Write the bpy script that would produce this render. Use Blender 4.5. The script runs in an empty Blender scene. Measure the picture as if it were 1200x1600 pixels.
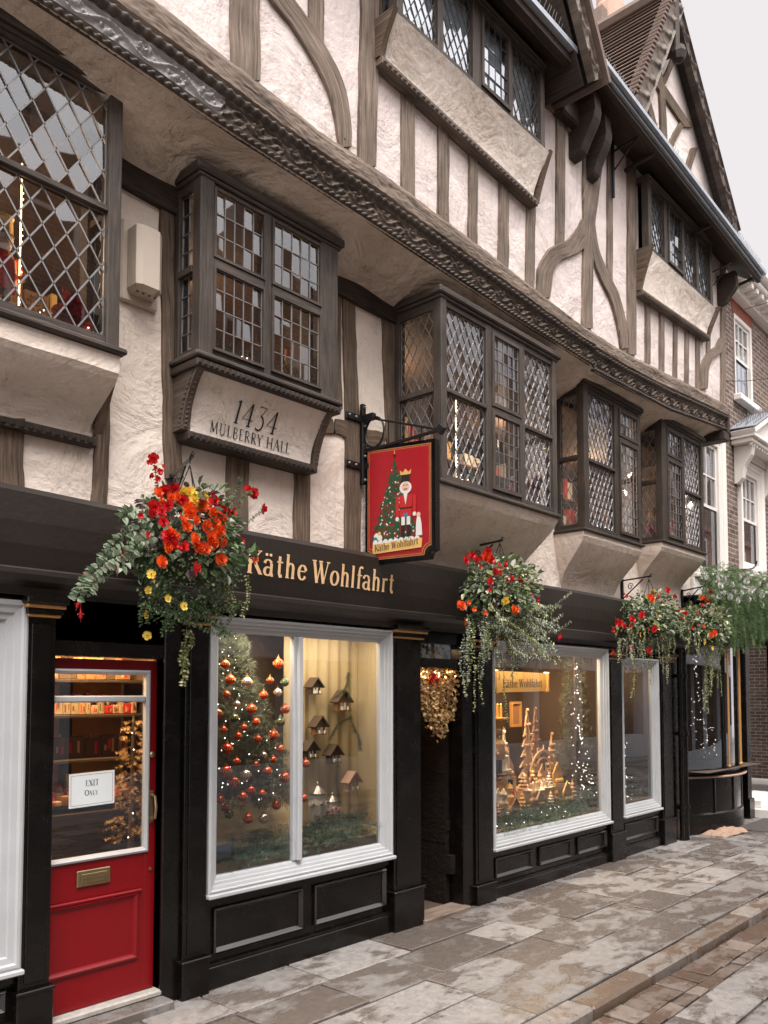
import bpy, bmesh, math, random
import numpy as np
from mathutils import Vector, Matrix
from mathutils import noise as mnoise
R = random.Random(7)
C = bpy.context.scene.collection
S = bpy.context.scene
# ------------------------------------------------------------------ camera
F = 1300.; CXP = 600.; HV = 1083.; PITCH = math.radians(3.0); YAW = math.radians(42.1); CH = 1.9; CD = 4.5
PYP = HV - F * math.tan(PITCH)
FW = Vector((math.cos(YAW)*math.cos(PITCH), math.sin(YAW)*math.cos(PITCH), math.sin(PITCH)))
RT = Vector((math.sin(YAW), -math.cos(YAW), 0)); UP = RT.cross(FW)
cam = bpy.data.cameras.new('camera'); camo = bpy.data.objects.new('camera', cam); C.objects.link(camo)
cam.sensor_fit = 'HORIZONTAL'; cam.sensor_width = 36; cam.lens = F/1200*36
cam.shift_y = (PYP-800)/1200; cam.clip_end = 500; cam.clip_start = .05
camo.matrix_world = Matrix(((RT.x, UP.x, -FW.x, 0), (RT.y, UP.y, -FW.y, -CD), (RT.z, UP.z, -FW.z, CH), (0, 0, 0, 1)))
S.camera = camo
S.view_settings.view_transform = 'Standard'; S.view_settings.look = 'None'; S.view_settings.gamma = 1
S.view_settings.exposure = 1.42
S.render.resolution_x = 768; S.render.resolution_y = 1024
S.cycles.use_denoising = True
try: S.cycles.denoiser = 'OPENIMAGEDENOISE'
except Exception: pass
S.cycles.max_bounces = 7; S.cycles.transparent_max_bounces = 12; S.cycles.caustics_reflective = False; S.cycles.caustics_refractive = False
# ------------------------------------------------------------------ sky: pale overcast
W = bpy.data.worlds.new('World'); S.world = W; W.use_nodes = True
nt = W.node_tree; nt.nodes.clear()
SUN_EL, SUN_AZ = math.radians(62), math.radians(212)      # azimuth clockwise from +y
sky = nt.nodes.new('ShaderNodeTexSky'); sky.sky_type = 'NISHITA'; sky.sun_disc = False
sky.sun_elevation = SUN_EL; sky.sun_rotation = SUN_AZ
tc = nt.nodes.new('ShaderNodeTexCoord'); sep = nt.nodes.new('ShaderNodeSeparateXYZ')
nt.links.new(tc.outputs['Generated'], sep.inputs[0])
rmp = nt.nodes.new('ShaderNodeValToRGB'); rmp.color_ramp.elements[0].position = .30; rmp.color_ramp.elements[1].position = 1
rmp.color_ramp.elements[0].color = (.195, .184, .183, 1); rmp.color_ramp.elements[1].color = (1, .97, .95, 1)   # cloud brightens towards the hidden sun
sdv = Vector((math.sin(SUN_AZ)*math.cos(SUN_EL), math.cos(SUN_AZ)*math.cos(SUN_EL), math.sin(SUN_EL)))
dt = nt.nodes.new('ShaderNodeVectorMath'); dt.operation = 'DOT_PRODUCT'; dt.inputs[1].default_value = sdv
nt.links.new(tc.outputs['Generated'], dt.inputs[0]); nt.links.new(dt.outputs['Value'], rmp.inputs[0])
mul = nt.nodes.new('ShaderNodeVectorMath'); mul.operation = 'SCALE'; mul.inputs[3].default_value = 17.5
nt.links.new(rmp.outputs[0], mul.inputs[0])
mix = nt.nodes.new('ShaderNodeMix'); mix.data_type = 'RGBA'; mix.inputs[0].default_value = .93
nt.links.new(sky.outputs[0], mix.inputs[6]); nt.links.new(mul.outputs[0], mix.inputs[7])
bg = nt.nodes.new('ShaderNodeBackground'); bg.inputs[1].default_value = .1
out = nt.nodes.new('ShaderNodeOutputWorld'); nt.links.new(mix.outputs[2], bg.inputs[0]); nt.links.new(bg.outputs[0], out.inputs[0])
sl = bpy.data.lights.new('sun', 'SUN'); sl.energy = 1.5; sl.angle = math.radians(25); sl.color = (1, .95, .9)
so = bpy.data.objects.new('sun', sl); C.objects.link(so)
sd = Vector((math.sin(SUN_AZ)*math.cos(SUN_EL), math.cos(SUN_AZ)*math.cos(SUN_EL), math.sin(SUN_EL)))
so.rotation_euler = sd.to_track_quat('Z', 'Y').to_euler(); so.location = sd*30

# ------------------------------------------------------------------ helpers
def ray(u, v): return FW + RT*((u-CXP)/F) + UP*((PYP-v)/F)
def at(u, v, y=0.):                                   # pixel of the photo on the vertical plane y
    d = ray(u, v); t = (y+CD)/d.y; return Vector((d.x*t, y, CH+d.z*t))
def atx(u, v, x):                                     # on the plane x
    d = ray(u, v); t = x/d.x; return Vector((x, -CD+d.y*t, CH+d.z*t))

class MB:
    def __init__(s): s.v = []; s.f = []; s.uv = []; s.m = []; s.a = []
    def face(s, pts, uv=None, m=0, a=.5):
        n = len(s.v); s.v += [tuple(p) for p in pts]; s.f.append(tuple(range(n, n+len(pts))))
        s.uv.append(uv if uv else [(p[0]+p[1]*.7, p[2]) for p in pts]); s.m.append(m); s.a.append(a)
    def box(s, x0, x1, y0, y1, z0, z1, m=0, a=.5, bev=0.):
        if x1 < x0: x0, x1 = x1, x0
        if y1 < y0: y0, y1 = y1, y0
        if z1 < z0: z0, z1 = z1, z0
        s.obox(Vector(((x0+x1)/2, (y0+y1)/2, (z0+z1)/2)), Vector((1, 0, 0)), Vector((0, 1, 0)), Vector((0, 0, 1)), x1-x0, y1-y0, z1-z0, m, a, bev)
    def obox(s, c, ax, ay, az, sx, sy, sz, m=0, a=.5, bev=0.):
        d = [sx, sy, sz]; L = d.index(max(d)); A = (ax, ay, az); off = R.random()*20
        b = min(bev, min(d)*.45)
        for i in range(3):
            j, k = (i+1) % 3, (i+2) % 3
            for sg in (-1, 1):
                hj, hk = d[j]/2-b, d[k]/2-b
                q = [(-hj, -hk), (hj, -hk), (hj, hk), (-hj, hk)]
                if sg < 0: q = q[::-1]
                pts = []; uv = []
                for (p, r) in q:
                    w = [0, 0, 0]; w[i] = sg*d[i]/2; w[j] = p; w[k] = r
                    pts.append(c+A[0]*w[0]+A[1]*w[1]+A[2]*w[2])
                    o = [w[t] for t in range(3) if t != L]
                    uv.append((w[L]+off, o[0]+o[1]*1.3+off) if L != i else (w[j]*.2+off, w[k]+off))
                s.face(pts, uv, m, a)
        if b > 0:                                      # bevel strips and corners
            for i in range(3):
                j, k = (i+1) % 3, (i+2) % 3
                for sj in (-1, 1):
                    for sk in (-1, 1):
                        pts = []
                        for (si, e) in ((-1, 0), (1, 0), (1, 1), (-1, 1)):
                            w = [0, 0, 0]; w[i] = si*(d[i]/2-b)
                            w[j] = sj*(d[j]/2-(b if e else 0)); w[k] = sk*(d[k]/2-(0 if e else b))
                            pts.append(c+A[0]*w[0]+A[1]*w[1]+A[2]*w[2])
                        if sj*sk < 0: pts = pts[::-1]
                        s.face(pts, [(0+off, off), (d[i]+off, off), (d[i]+off, b+off), (off, b+off)], m, a)
            for sx_ in (-1, 1):
                for sy_ in (-1, 1):
                    for sz_ in (-1, 1):
                        sg = (sx_, sy_, sz_); pts = []
                        for i in range(3):
                            w = [sg[t]*(d[t]/2-b) for t in range(3)]; w[i] = sg[i]*d[i]/2
                            pts.append(c+A[0]*w[0]+A[1]*w[1]+A[2]*w[2])
                        if sx_*sy_*sz_ < 0: pts = pts[::-1]
                        s.face(pts, None, m, a)
    def bar(s, p, q, w, h=None, m=0, a=.5, up=None):
        p, q = Vector(p), Vector(q); h = h or w; d = q-p; L = d.length
        if L < 1e-6: return
        d /= L; up = Vector(up) if up is not None else (Vector((0, 0, 1)) if abs(d.z) < .9 else Vector((0, 1, 0)))
        sx = d.cross(up).normalized(); uz = sx.cross(d)
        s.obox((p+q)/2, d, sx, uz, L, w, h, m, a)
    def tube(s, pts, r, n=8, m=0, a=.5, cap=True):
        pts = [Vector(p) for p in pts]; rr = r if isinstance(r, (list, tuple)) else [r]*len(pts)
        base = len(s.v); rings = []
        ref = None
        for i, p in enumerate(pts):
            t = (pts[min(i+1, len(pts)-1)]-pts[max(i-1, 0)]).normalized()
            if ref is None: ref = t.orthogonal().normalized()
            ref = (ref-t*ref.dot(t)); ref = ref.normalized() if ref.length > 1e-6 else t.orthogonal().normalized()
            b = t.cross(ref)
            rings.append([p+(ref*math.cos(2*math.pi*k/n)+b*math.sin(2*math.pi*k/n))*rr[i] for k in range(n)])
        for g in rings: s.v += [tuple(x) for x in g]
        L = 0
        for i in range(len(pts)-1):
            l2 = L+(pts[i+1]-pts[i]).length
            for k in range(n):
                k2 = (k+1) % n
                s.f.append((base+i*n+k, base+i*n+k2, base+(i+1)*n+k2, base+(i+1)*n+k)); s.m.append(m); s.a.append(a)
                s.uv.append([(L, k/n*.1), (L, (k+1)/n*.1), (l2, (k+1)/n*.1), (l2, k/n*.1)])
            L = l2
        if cap:
            s.f.append(tuple(base+k for k in range(n))[::-1]); s.m.append(m); s.a.append(a); s.uv.append([(0, 0)]*n)
            e = base+(len(pts)-1)*n
            s.f.append(tuple(e+k for k in range(n))); s.m.append(m); s.a.append(a); s.uv.append([(0, 0)]*n)
    def lathe(s, c, prof, n=16, m=0, a=.5, axis=Vector((0, 0, 1))):
        c = Vector(c); ax = axis.normalized(); e1 = ax.orthogonal().normalized(); e2 = ax.cross(e1); base = len(s.v)
        for (r, h) in prof:
            for k in range(n):
                t = 2*math.pi*k/n; s.v.append(tuple(c+ax*h+e1*(r*math.cos(t))+e2*(r*math.sin(t))))
        for i in range(len(prof)-1):
            for k in range(n):
                k2 = (k+1) % n
                s.f.append((base+i*n+k, base+i*n+k2, base+(i+1)*n+k2, base+(i+1)*n+k)); s.m.append(m); s.a.append(a)
                s.uv.append([(0, 0), (0, 1), (1, 1), (1, 0)])
    def ball(s, c, r, m=0, a=.5, n=10, sq=(1, 1, 1)):
        c = Vector(c); base = len(s.v); h = n//2
        for i in range(h+1):
            ph = math.pi*i/h
            for k in range(n):
                t = 2*math.pi*k/n
                s.v.append((c.x+r*sq[0]*math.sin(ph)*math.cos(t), c.y+r*sq[1]*math.sin(ph)*math.sin(t), c.z+r*sq[2]*math.cos(ph)))
        for i in range(h):
            for k in range(n):
                k2 = (k+1) % n
                s.f.append((base+i*n+k, base+(i+1)*n+k, base+(i+1)*n+k2, base+i*n+k2)); s.m.append(m); s.a.append(a)
                s.uv.append([(0, 0), (0, 1), (1, 1), (1, 0)])
    def grid(s, P, m=0, a=.5, flip=False, uv=None):     # P[i][j] points
        base = len(s.v); ni, nj = len(P), len(P[0])
        for row in P: s.v += [tuple(p) for p in row]
        for i in range(ni-1):
            for j in range(nj-1):
                q = [base+i*nj+j, base+(i+1)*nj+j, base+(i+1)*nj+j+1, base+i*nj+j+1]
                if flip: q = q[::-1]
                s.f.append(tuple(q)); s.m.append(m); s.a.append(a)
                s.uv.append([(uv(s.v[t]) if uv else (s.v[t][0], s.v[t][2]+s.v[t][1])) for t in q])
    def prism(s, pts, off, m=0, a=.5):                  # polygon extruded by vector off
        off = Vector(off); P = [Vector(p) for p in pts]; Q = [p+off for p in P]
        s.face(P, None, m, a); s.face(Q[::-1], None, m, a)
        for i in range(len(P)):
            j = (i+1) % len(P); L = (P[j]-P[i]).length
            s.face([P[j], P[i], Q[i], Q[j]], [(L, 0), (0, 0), (0, off.length), (L, off.length)], m, a)
    def ringprof(s, x0, x1, z0, z1, prof, m=0, a=.5):   # mitred moulding round a rectangle; prof = (inset, y)
        rings = [[(x0+i, y, z0+i), (x1-i, y, z0+i), (x1-i, y, z1-i), (x0+i, y, z1-i)] for i, y in prof]
        for A, B in zip(rings[:-1], rings[1:]):
            for k in range(4):
                j = (k+1) % 4; o = R.random()*9
                L = (Vector(A[k])-Vector(A[j])).length
                s.face([A[k], A[j], B[j], B[k]], [(o, 0), (o+L, 0), (o+L, .03), (o, .03)], m, a)
    def build(s, name, mats, parent=None, smooth=False, fix=False, bevel=0):
        me = bpy.data.meshes.new(name); me.from_pydata(s.v, [], s.f)
        if not isinstance(mats, (list, tuple)): mats = [mats]
        for m_ in mats: me.materials.append(m_)
        me.polygons.foreach_set('material_index', s.m)
        ul = me.uv_layers.new(name='UVMap'); flat = []
        for u in s.uv:
            for q in u: flat += [q[0], q[1]]
        ul.data.foreach_set('uv', flat)
        at_ = me.attributes.new('shade', 'FLOAT', 'FACE'); at_.data.foreach_set('value', s.a)
        if smooth: me.polygons.foreach_set('use_smooth', [True]*len(s.f))
        if fix:
            bm = bmesh.new(); bm.from_mesh(me); bmesh.ops.remove_doubles(bm, verts=bm.verts, dist=1e-5)
            bmesh.ops.recalc_face_normals(bm, faces=bm.faces); bm.to_mesh(me); bm.free()
        o = bpy.data.objects.new(name, me); C.objects.link(o)
        if parent is not None:
            o.parent = parent; o.matrix_parent_inverse = WM(parent).inverted()
        return o
def WM(o):
    m = Matrix.Translation(o.location) @ o.rotation_euler.to_matrix().to_4x4() @ Matrix.Diagonal((*o.scale, 1))
    return m if o.parent is None else WM(o.parent) @ o.matrix_parent_inverse @ m
def thing(name, label, cat, loc=(0, 0, 0), group=None, kind=None):
    o = bpy.data.objects.new(name, None); C.objects.link(o); o.location = loc; o.empty_display_size = .1
    tag(o, label, cat, group, kind); return o
def tag(o, label=None, cat=None, group=None, kind=None):
    if label: o['label'] = label
    if cat: o['category'] = cat
    if group: o['group'] = group
    if kind: o['kind'] = kind
    return o
def copy_tree(o, parent=None):
    c = o.copy(); C.objects.link(c)
    if parent is not None: c.parent = parent
    for ch in [x for x in bpy.data.objects if x.parent == o]: copy_tree(ch, c)
    return c

# ------------------------------------------------------------------ materials
def newmat(name):
    m = bpy.data.materials.new(name); m.use_nodes = True; nt = m.node_tree
    return m, nt, nt.nodes['Principled BSDF']
def N(nt, t, **k):
    n = nt.nodes.new(t)
    for a, b in k.items():
        if a.startswith('i_'): n.inputs[a[2:]].default_value = b
        else: setattr(n, a, b)
    return n
def ramp(nt, src, stops):
    r = nt.nodes.new('ShaderNodeValToRGB'); e = r.color_ramp.elements
    while len(e) < len(stops): e.new(.5)
    for i, (p, c) in enumerate(stops):
        e[i].position = p; e[i].color = (c, c, c, 1) if isinstance(c, (int, float)) else (*c, 1)
    nt.links.new(src, r.inputs[0]); return r
def mixc(nt, f, a, b, typ='MIX'):
    m = nt.nodes.new('ShaderNodeMix'); m.data_type = 'RGBA'; m.blend_type = typ
    for s, i in ((f, 0), (a, 6), (b, 7)):
        if hasattr(s, 'is_linked') or hasattr(s, 'links'): nt.links.new(s, m.inputs[i])
        else: m.inputs[i].default_value = s if i == 0 else (*s, 1)
    return m.outputs[2]
def noise(nt, vec, scale, detail=4, rough=.55, dist=0):
    n = N(nt, 'ShaderNodeTexNoise'); n.inputs['Scale'].default_value = scale; n.inputs['Detail'].default_value = detail
    n.inputs['Roughness'].default_value = rough; n.inputs['Distortion'].default_value = dist
    if vec is not None: nt.links.new(vec, n.inputs['Vector'])
    return n.outputs['Fac']
def bump(nt, b, src, dist, strength=1., prev=None):
    n = nt.nodes.new('ShaderNodeBump'); n.inputs['Distance'].default_value = dist; n.inputs['Strength'].default_value = strength
    nt.links.new(src, n.inputs['Height'])
    if prev is not None: nt.links.new(prev, n.inputs['Normal'])
    if b is not None: nt.links.new(n.outputs[0], b.inputs['Normal'])
    return n.outputs[0]
def mapping(nt, src, scale):
    m = nt.nodes.new('ShaderNodeMapping'); m.inputs['Scale'].default_value = scale; nt.links.new(src, m.inputs['Vector']); return m.outputs[0]
def geo_pos(nt): return nt.nodes.new('ShaderNodeNewGeometry').outputs['Position']
def plain(name, col, rough=.5, metal=0, var=.12, bmp=.0006, spec=.5, sc=14, emis=None, es=1):
    m, nt, b = newmat(name); p = geo_pos(nt)
    n = noise(nt, p, sc, 5)
    c = mixc(nt, n, tuple(x*(1-var) for x in col), tuple(min(1, x*(1+var)) for x in col)); nt.links.new(c, b.inputs['Base Color'])
    b.inputs['Roughness'].default_value = rough; b.inputs['Metallic'].default_value = metal; b.inputs['Specular IOR Level'].default_value = spec
    if bmp: bump(nt, b, noise(nt, p, sc*6, 3), bmp)
    if emis: b.inputs['Emission Color'].default_value = (*emis, 1); b.inputs['Emission Strength'].default_value = es
    return m
def wood(name, dark, light, rough=.75, crack=.5, gs=1.0, bmp=.003):
    m, nt, b = newmat(name); uv = N(nt, 'ShaderNodeTexCoord').outputs['UV']; p = geo_pos(nt)
    v = mapping(nt, uv, (2.2*gs, 42*gs, 1)); g = noise(nt, v, 1.6, 6, .65, .6)
    v2 = mapping(nt, uv, (1.6*gs, 34*gs, 1)); g2 = noise(nt, v2, 1.3, 5, .7, .3)
    big = noise(nt, p, 3, 4)
    c1 = ramp(nt, g, [(.3, dark), (.68, light)]).outputs[0]
    bigr = ramp(nt, big, [(.3, .62), (.7, 1.12)]).outputs[0]
    c2 = mixc(nt, 1., c1, bigr, 'MULTIPLY')
    ck = ramp(nt, g2, [(.31, 1), (.38, 0)]).outputs[0]
    fm = N(nt, 'ShaderNodeMath', operation='MULTIPLY'); nt.links.new(ck, fm.inputs[0]); fm.inputs[1].default_value = crack
    c3 = mixc(nt, fm.outputs[0], c2, tuple(x*.25 for x in dark)); nt.links.new(c3, b.inputs['Base Color'])
    b.inputs['Roughness'].default_value = rough; b.inputs['Specular IOR Level'].default_value = .3
    pr = bump(nt, None, g, bmp); bump(nt, b, g2, bmp*.8, 1, pr); return m
def plaster(name, col, stain=(.5, .4, .32), bs=1.0, st=.25):
    m, nt, b = newmat(name); p = geo_pos(nt)
    n1 = noise(nt, p, 2.1, 6, .6, .4); n2 = noise(nt, mapping(nt, p, (1, 1, 1.6)), 9, 5, .6, 1.2); n3 = noise(nt, p, 60, 4, .6)
    vr = N(nt, 'ShaderNodeTexNoise'); vr.noise_type = 'RIDGED_MULTIFRACTAL'; nt.links.new(p, vr.inputs['Vector'])
    vr.inputs['Scale'].default_value = 5.5; vr.inputs['Detail'].default_value = 3; vr.inputs['Distortion'].default_value = .8
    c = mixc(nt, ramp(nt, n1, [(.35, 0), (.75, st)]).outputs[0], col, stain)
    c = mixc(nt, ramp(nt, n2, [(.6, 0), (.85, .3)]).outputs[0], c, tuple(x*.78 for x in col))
    # thin vertical weather streaks
    sv = noise(nt, mapping(nt, p, (14, 14, .9)), 1.2, 4, .6)
    c = mixc(nt, ramp(nt, sv, [(.55, 0), (.8, .42)]).outputs[0], c, tuple(x*.6 for x in stain))
    vo = N(nt, 'ShaderNodeTexVoronoi', feature='DISTANCE_TO_EDGE'); vo.inputs['Scale'].default_value = 2.6; vd = N(nt, 'ShaderNodeVectorMath', operation='ADD')
    nz = N(nt, 'ShaderNodeTexNoise'); nz.inputs['Scale'].default_value = 3.5; nz.inputs['Detail'].default_value = 6; nt.links.new(p, nz.inputs['Vector']); nt.links.new(p, vd.inputs[0]); nt.links.new(nz.outputs['Color'], vd.inputs[1]); nt.links.new(vd.outputs[0], vo.inputs['Vector'])
    cm = N(nt, 'ShaderNodeMath', operation='MULTIPLY'); nt.links.new(ramp(nt, vo.outputs['Distance'], [(.0, .75), (.010, 0)]).outputs[0], cm.inputs[0]); nt.links.new(ramp(nt, n1, [(.45, 0), (.6, 1)]).outputs[0], cm.inputs[1])
    c = mixc(nt, cm.outputs[0], c, tuple(x*.35 for x in stain))
    nt.links.new(c, b.inputs['Base Color']); b.inputs['Roughness'].default_value = .88; b.inputs['Specular IOR Level'].default_value = .2
    pr = bump(nt, None, n1, .07*bs); pr = bump(nt, None, n2, .0055*bs, 1, pr)
    vm = N(nt, 'ShaderNodeMath', operation='MULTIPLY'); nt.links.new(vr.outputs['Fac'], vm.inputs[0]); nt.links.new(ramp(nt, n1, [(.4, 0), (.62, 1)]).outputs[0], vm.inputs[1])
    pr = bump(nt, None, vm.outputs[0], .005*bs, .8, pr); bump(nt, b, n3, .0012*bs, 1, pr); return m
def paint_black(name):
    m, nt, b = newmat(name); p = geo_pos(nt)
    n = noise(nt, p, 6, 6, .65); n2 = noise(nt, p, 40, 4)
    c = mixc(nt, ramp(nt, n, [(.4, 0), (.8, 1)]).outputs[0], (.003, .0024, .0022), (.008, .0062, .0055)); nt.links.new(c, b.inputs['Base Color'])
    nt.links.new(ramp(nt, n, [(.3, .16), (.75, .36)]).outputs[0], b.inputs['Roughness']); b.inputs['Specular IOR Level'].default_value = .35
    pr = bump(nt, None, n, .003); bump(nt, b, n2, .0005, 1, pr); return m
def glass(name, tint=(1, 1, 1), refl=1.0, rough=0.0, wav=0.0, base=.06):
    m, nt, b = newmat(name); nt.nodes.remove(b); o = nt.nodes['Material Output']
    tr = N(nt, 'ShaderNodeBsdfTransparent'); tr.inputs[0].default_value = (*tint, 1)
    gl = N(nt, 'ShaderNodeBsdfGlossy'); gl.inputs['Roughness'].default_value = rough; gl.inputs[0].default_value = (.93, .95, 1, 1)
    fr = N(nt, 'ShaderNodeFresnel'); fr.inputs[0].default_value = 1.52
    mr = N(nt, 'ShaderNodeMath', operation='MULTIPLY_ADD'); nt.links.new(fr.outputs[0], mr.inputs[0]); mr.inputs[1].default_value = refl; mr.inputs[2].default_value = base; mr.use_clamp = True
    if wav:
        nn = noise(nt, geo_pos(nt), 2.2, 2); bn = bump(nt, None, nn, wav); nt.links.new(bn, gl.inputs['Normal'])
    mx = N(nt, 'ShaderNodeMixShader'); nt.links.new(mr.outputs[0], mx.inputs[0]); nt.links.new(tr.outputs[0], mx.inputs[1]); nt.links.new(gl.outputs[0], mx.inputs[2])
    nt.links.new(mx.outputs[0], o.inputs['Surface']); return m
def brick(name, c1, c2, mortar, sx=1.):
    m, nt, b = newmat(name); p = geo_pos(nt)
    sp = N(nt, 'ShaderNodeSeparateXYZ'); nt.links.new(p, sp.inputs[0]); ad = N(nt, 'ShaderNodeMath', operation='ADD')
    nt.links.new(sp.outputs[0], ad.inputs[0]); nt.links.new(sp.outputs[1], ad.inputs[1])
    cb = N(nt, 'ShaderNodeCombineXYZ'); nt.links.new(ad.outputs[0], cb.inputs[0]); nt.links.new(sp.outputs[2], cb.inputs[1])
    br = N(nt, 'ShaderNodeTexBrick'); nt.links.new(cb.outputs[0], br.inputs['Vector'])
    br.inputs['Scale'].default_value = 1; br.inputs['Brick Width'].default_value = .225; br.inputs['Row Height'].default_value = .075
    br.inputs['Mortar Size'].default_value = .009; br.inputs['Bias'].default_value = -.1; br.inputs['Mortar Smooth'].default_value = .3
    br.inputs['Color1'].default_value = (*c1, 1); br.inputs['Color2'].default_value = (*c2, 1); br.inputs['Mortar'].default_value = (*mortar, 1)
    n = noise(nt, p, 12, 5); n2 = noise(nt, p, 1.3, 4)
    c = mixc(nt, 1., br.outputs['Color'], ramp(nt, n, [(.3, .65), (.7, 1.2)]).outputs[0], 'MULTIPLY')
    c = mixc(nt, 1., c, ramp(nt, n2, [(.3, .75), (.7, 1.15)]).outputs[0], 'MULTIPLY')
    nt.links.new(c, b.inputs['Base Color']); b.inputs['Roughness'].default_value = .9
    iv = N(nt, 'ShaderNodeMath', operation='SUBTRACT'); iv.inputs[0].default_value = 1; nt.links.new(br.outputs['Fac'], iv.inputs[1])
    pr = bump(nt, None, iv.outputs[0], .006); bump(nt, b, n, .002, 1, pr); return m
def stone(name, dry, dry2, wet, wetf=1., sc=1.6):
    m, nt, b = newmat(name); p = geo_pos(nt)
    at_ = N(nt, 'ShaderNodeAttribute', attribute_name='shade')
    n = noise(nt, p, 16, 6, .65); nb = noise(nt, p, 90, 3)
    c = mixc(nt, ramp(nt, n, [(.3, 0), (.7, 1)]).outputs[0], dry, dry2)
    c = mixc(nt, 1., c, ramp(nt, at_.outputs['Fac'], [(0, .62), (1, 1.2)]).outputs[0], 'MULTIPLY')
    sp = ramp(nt, nb, [(.3, .82), (.7, 1.1)]).outputs[0]; c = mixc(nt, 1., c, sp, 'MULTIPLY')
    # water patches left by rain; slabs differ in how much they hold
    w = noise(nt, mapping(nt, p, (1, 1.7, 1)), sc, 10, .68, .25)
    ad = N(nt, 'ShaderNodeMath', operation='MULTIPLY_ADD'); nt.links.new(at_.outputs['Fac'], ad.inputs[0]); ad.inputs[1].default_value = -.14; nt.links.new(w, ad.inputs[2])
    sp2 = noise(nt, p, 26, 2, .4); c = mixc(nt, ramp(nt, sp2, [(.69, 0), (.73, .75)]).outputs[0], c, tuple(x*.3 for x in dry))
    wf = ramp(nt, ad.outputs[0], [(.39, 0), (.465, wetf)]).outputs[0]
    wc = mixc(nt, n, wet, tuple(x*1.7 for x in wet))
    c = mixc(nt, wf, c, wc); nt.links.new(c, b.inputs['Base Color'])
    nt.links.new(ramp(nt, wf, [(0, .50), (1, .20)]).outputs[0], b.inputs['Roughness'])
    pr = bump(nt, None, n, .004); bump(nt, b, nb, .0012, 1, pr); return m
def leafmat(name, c1, c2, rough=.5, edge=None):
    m, nt, b = newmat(name); at_ = N(nt, 'ShaderNodeAttribute', attribute_name='shade')
    st = [(0, c1), (1, c2)]
    if edge: st = [(0, c1), (.6, c2), (.8, edge)]
    nt.links.new(ramp(nt, at_.outputs['Fac'], st).outputs[0], b.inputs['Base Color'])
    b.inputs['Roughness'].default_value = rough
    b.inputs['Subsurface Weight'].default_value = 0
    t = N(nt, 'ShaderNodeBsdfTranslucent'); nt.links.new(ramp(nt, at_.outputs['Fac'], st).outputs[0], t.inputs[0])
    mx = N(nt, 'ShaderNodeMixShader'); mx.inputs[0].default_value = .22
    nt.links.new(b.outputs[0], mx.inputs[1]); nt.links.new(t.outputs[0], mx.inputs[2]); nt.links.new(mx.outputs[0], nt.nodes['Material Output'].inputs['Surface'])
    return m
def emit(name, col, s):
    m, nt, b = newmat(name); b.inputs['Emission Color'].default_value = (*col, 1); b.inputs['Emission Strength'].default_value = s; b.inputs['Base Color'].default_value = (*col, 1); return m

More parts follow.
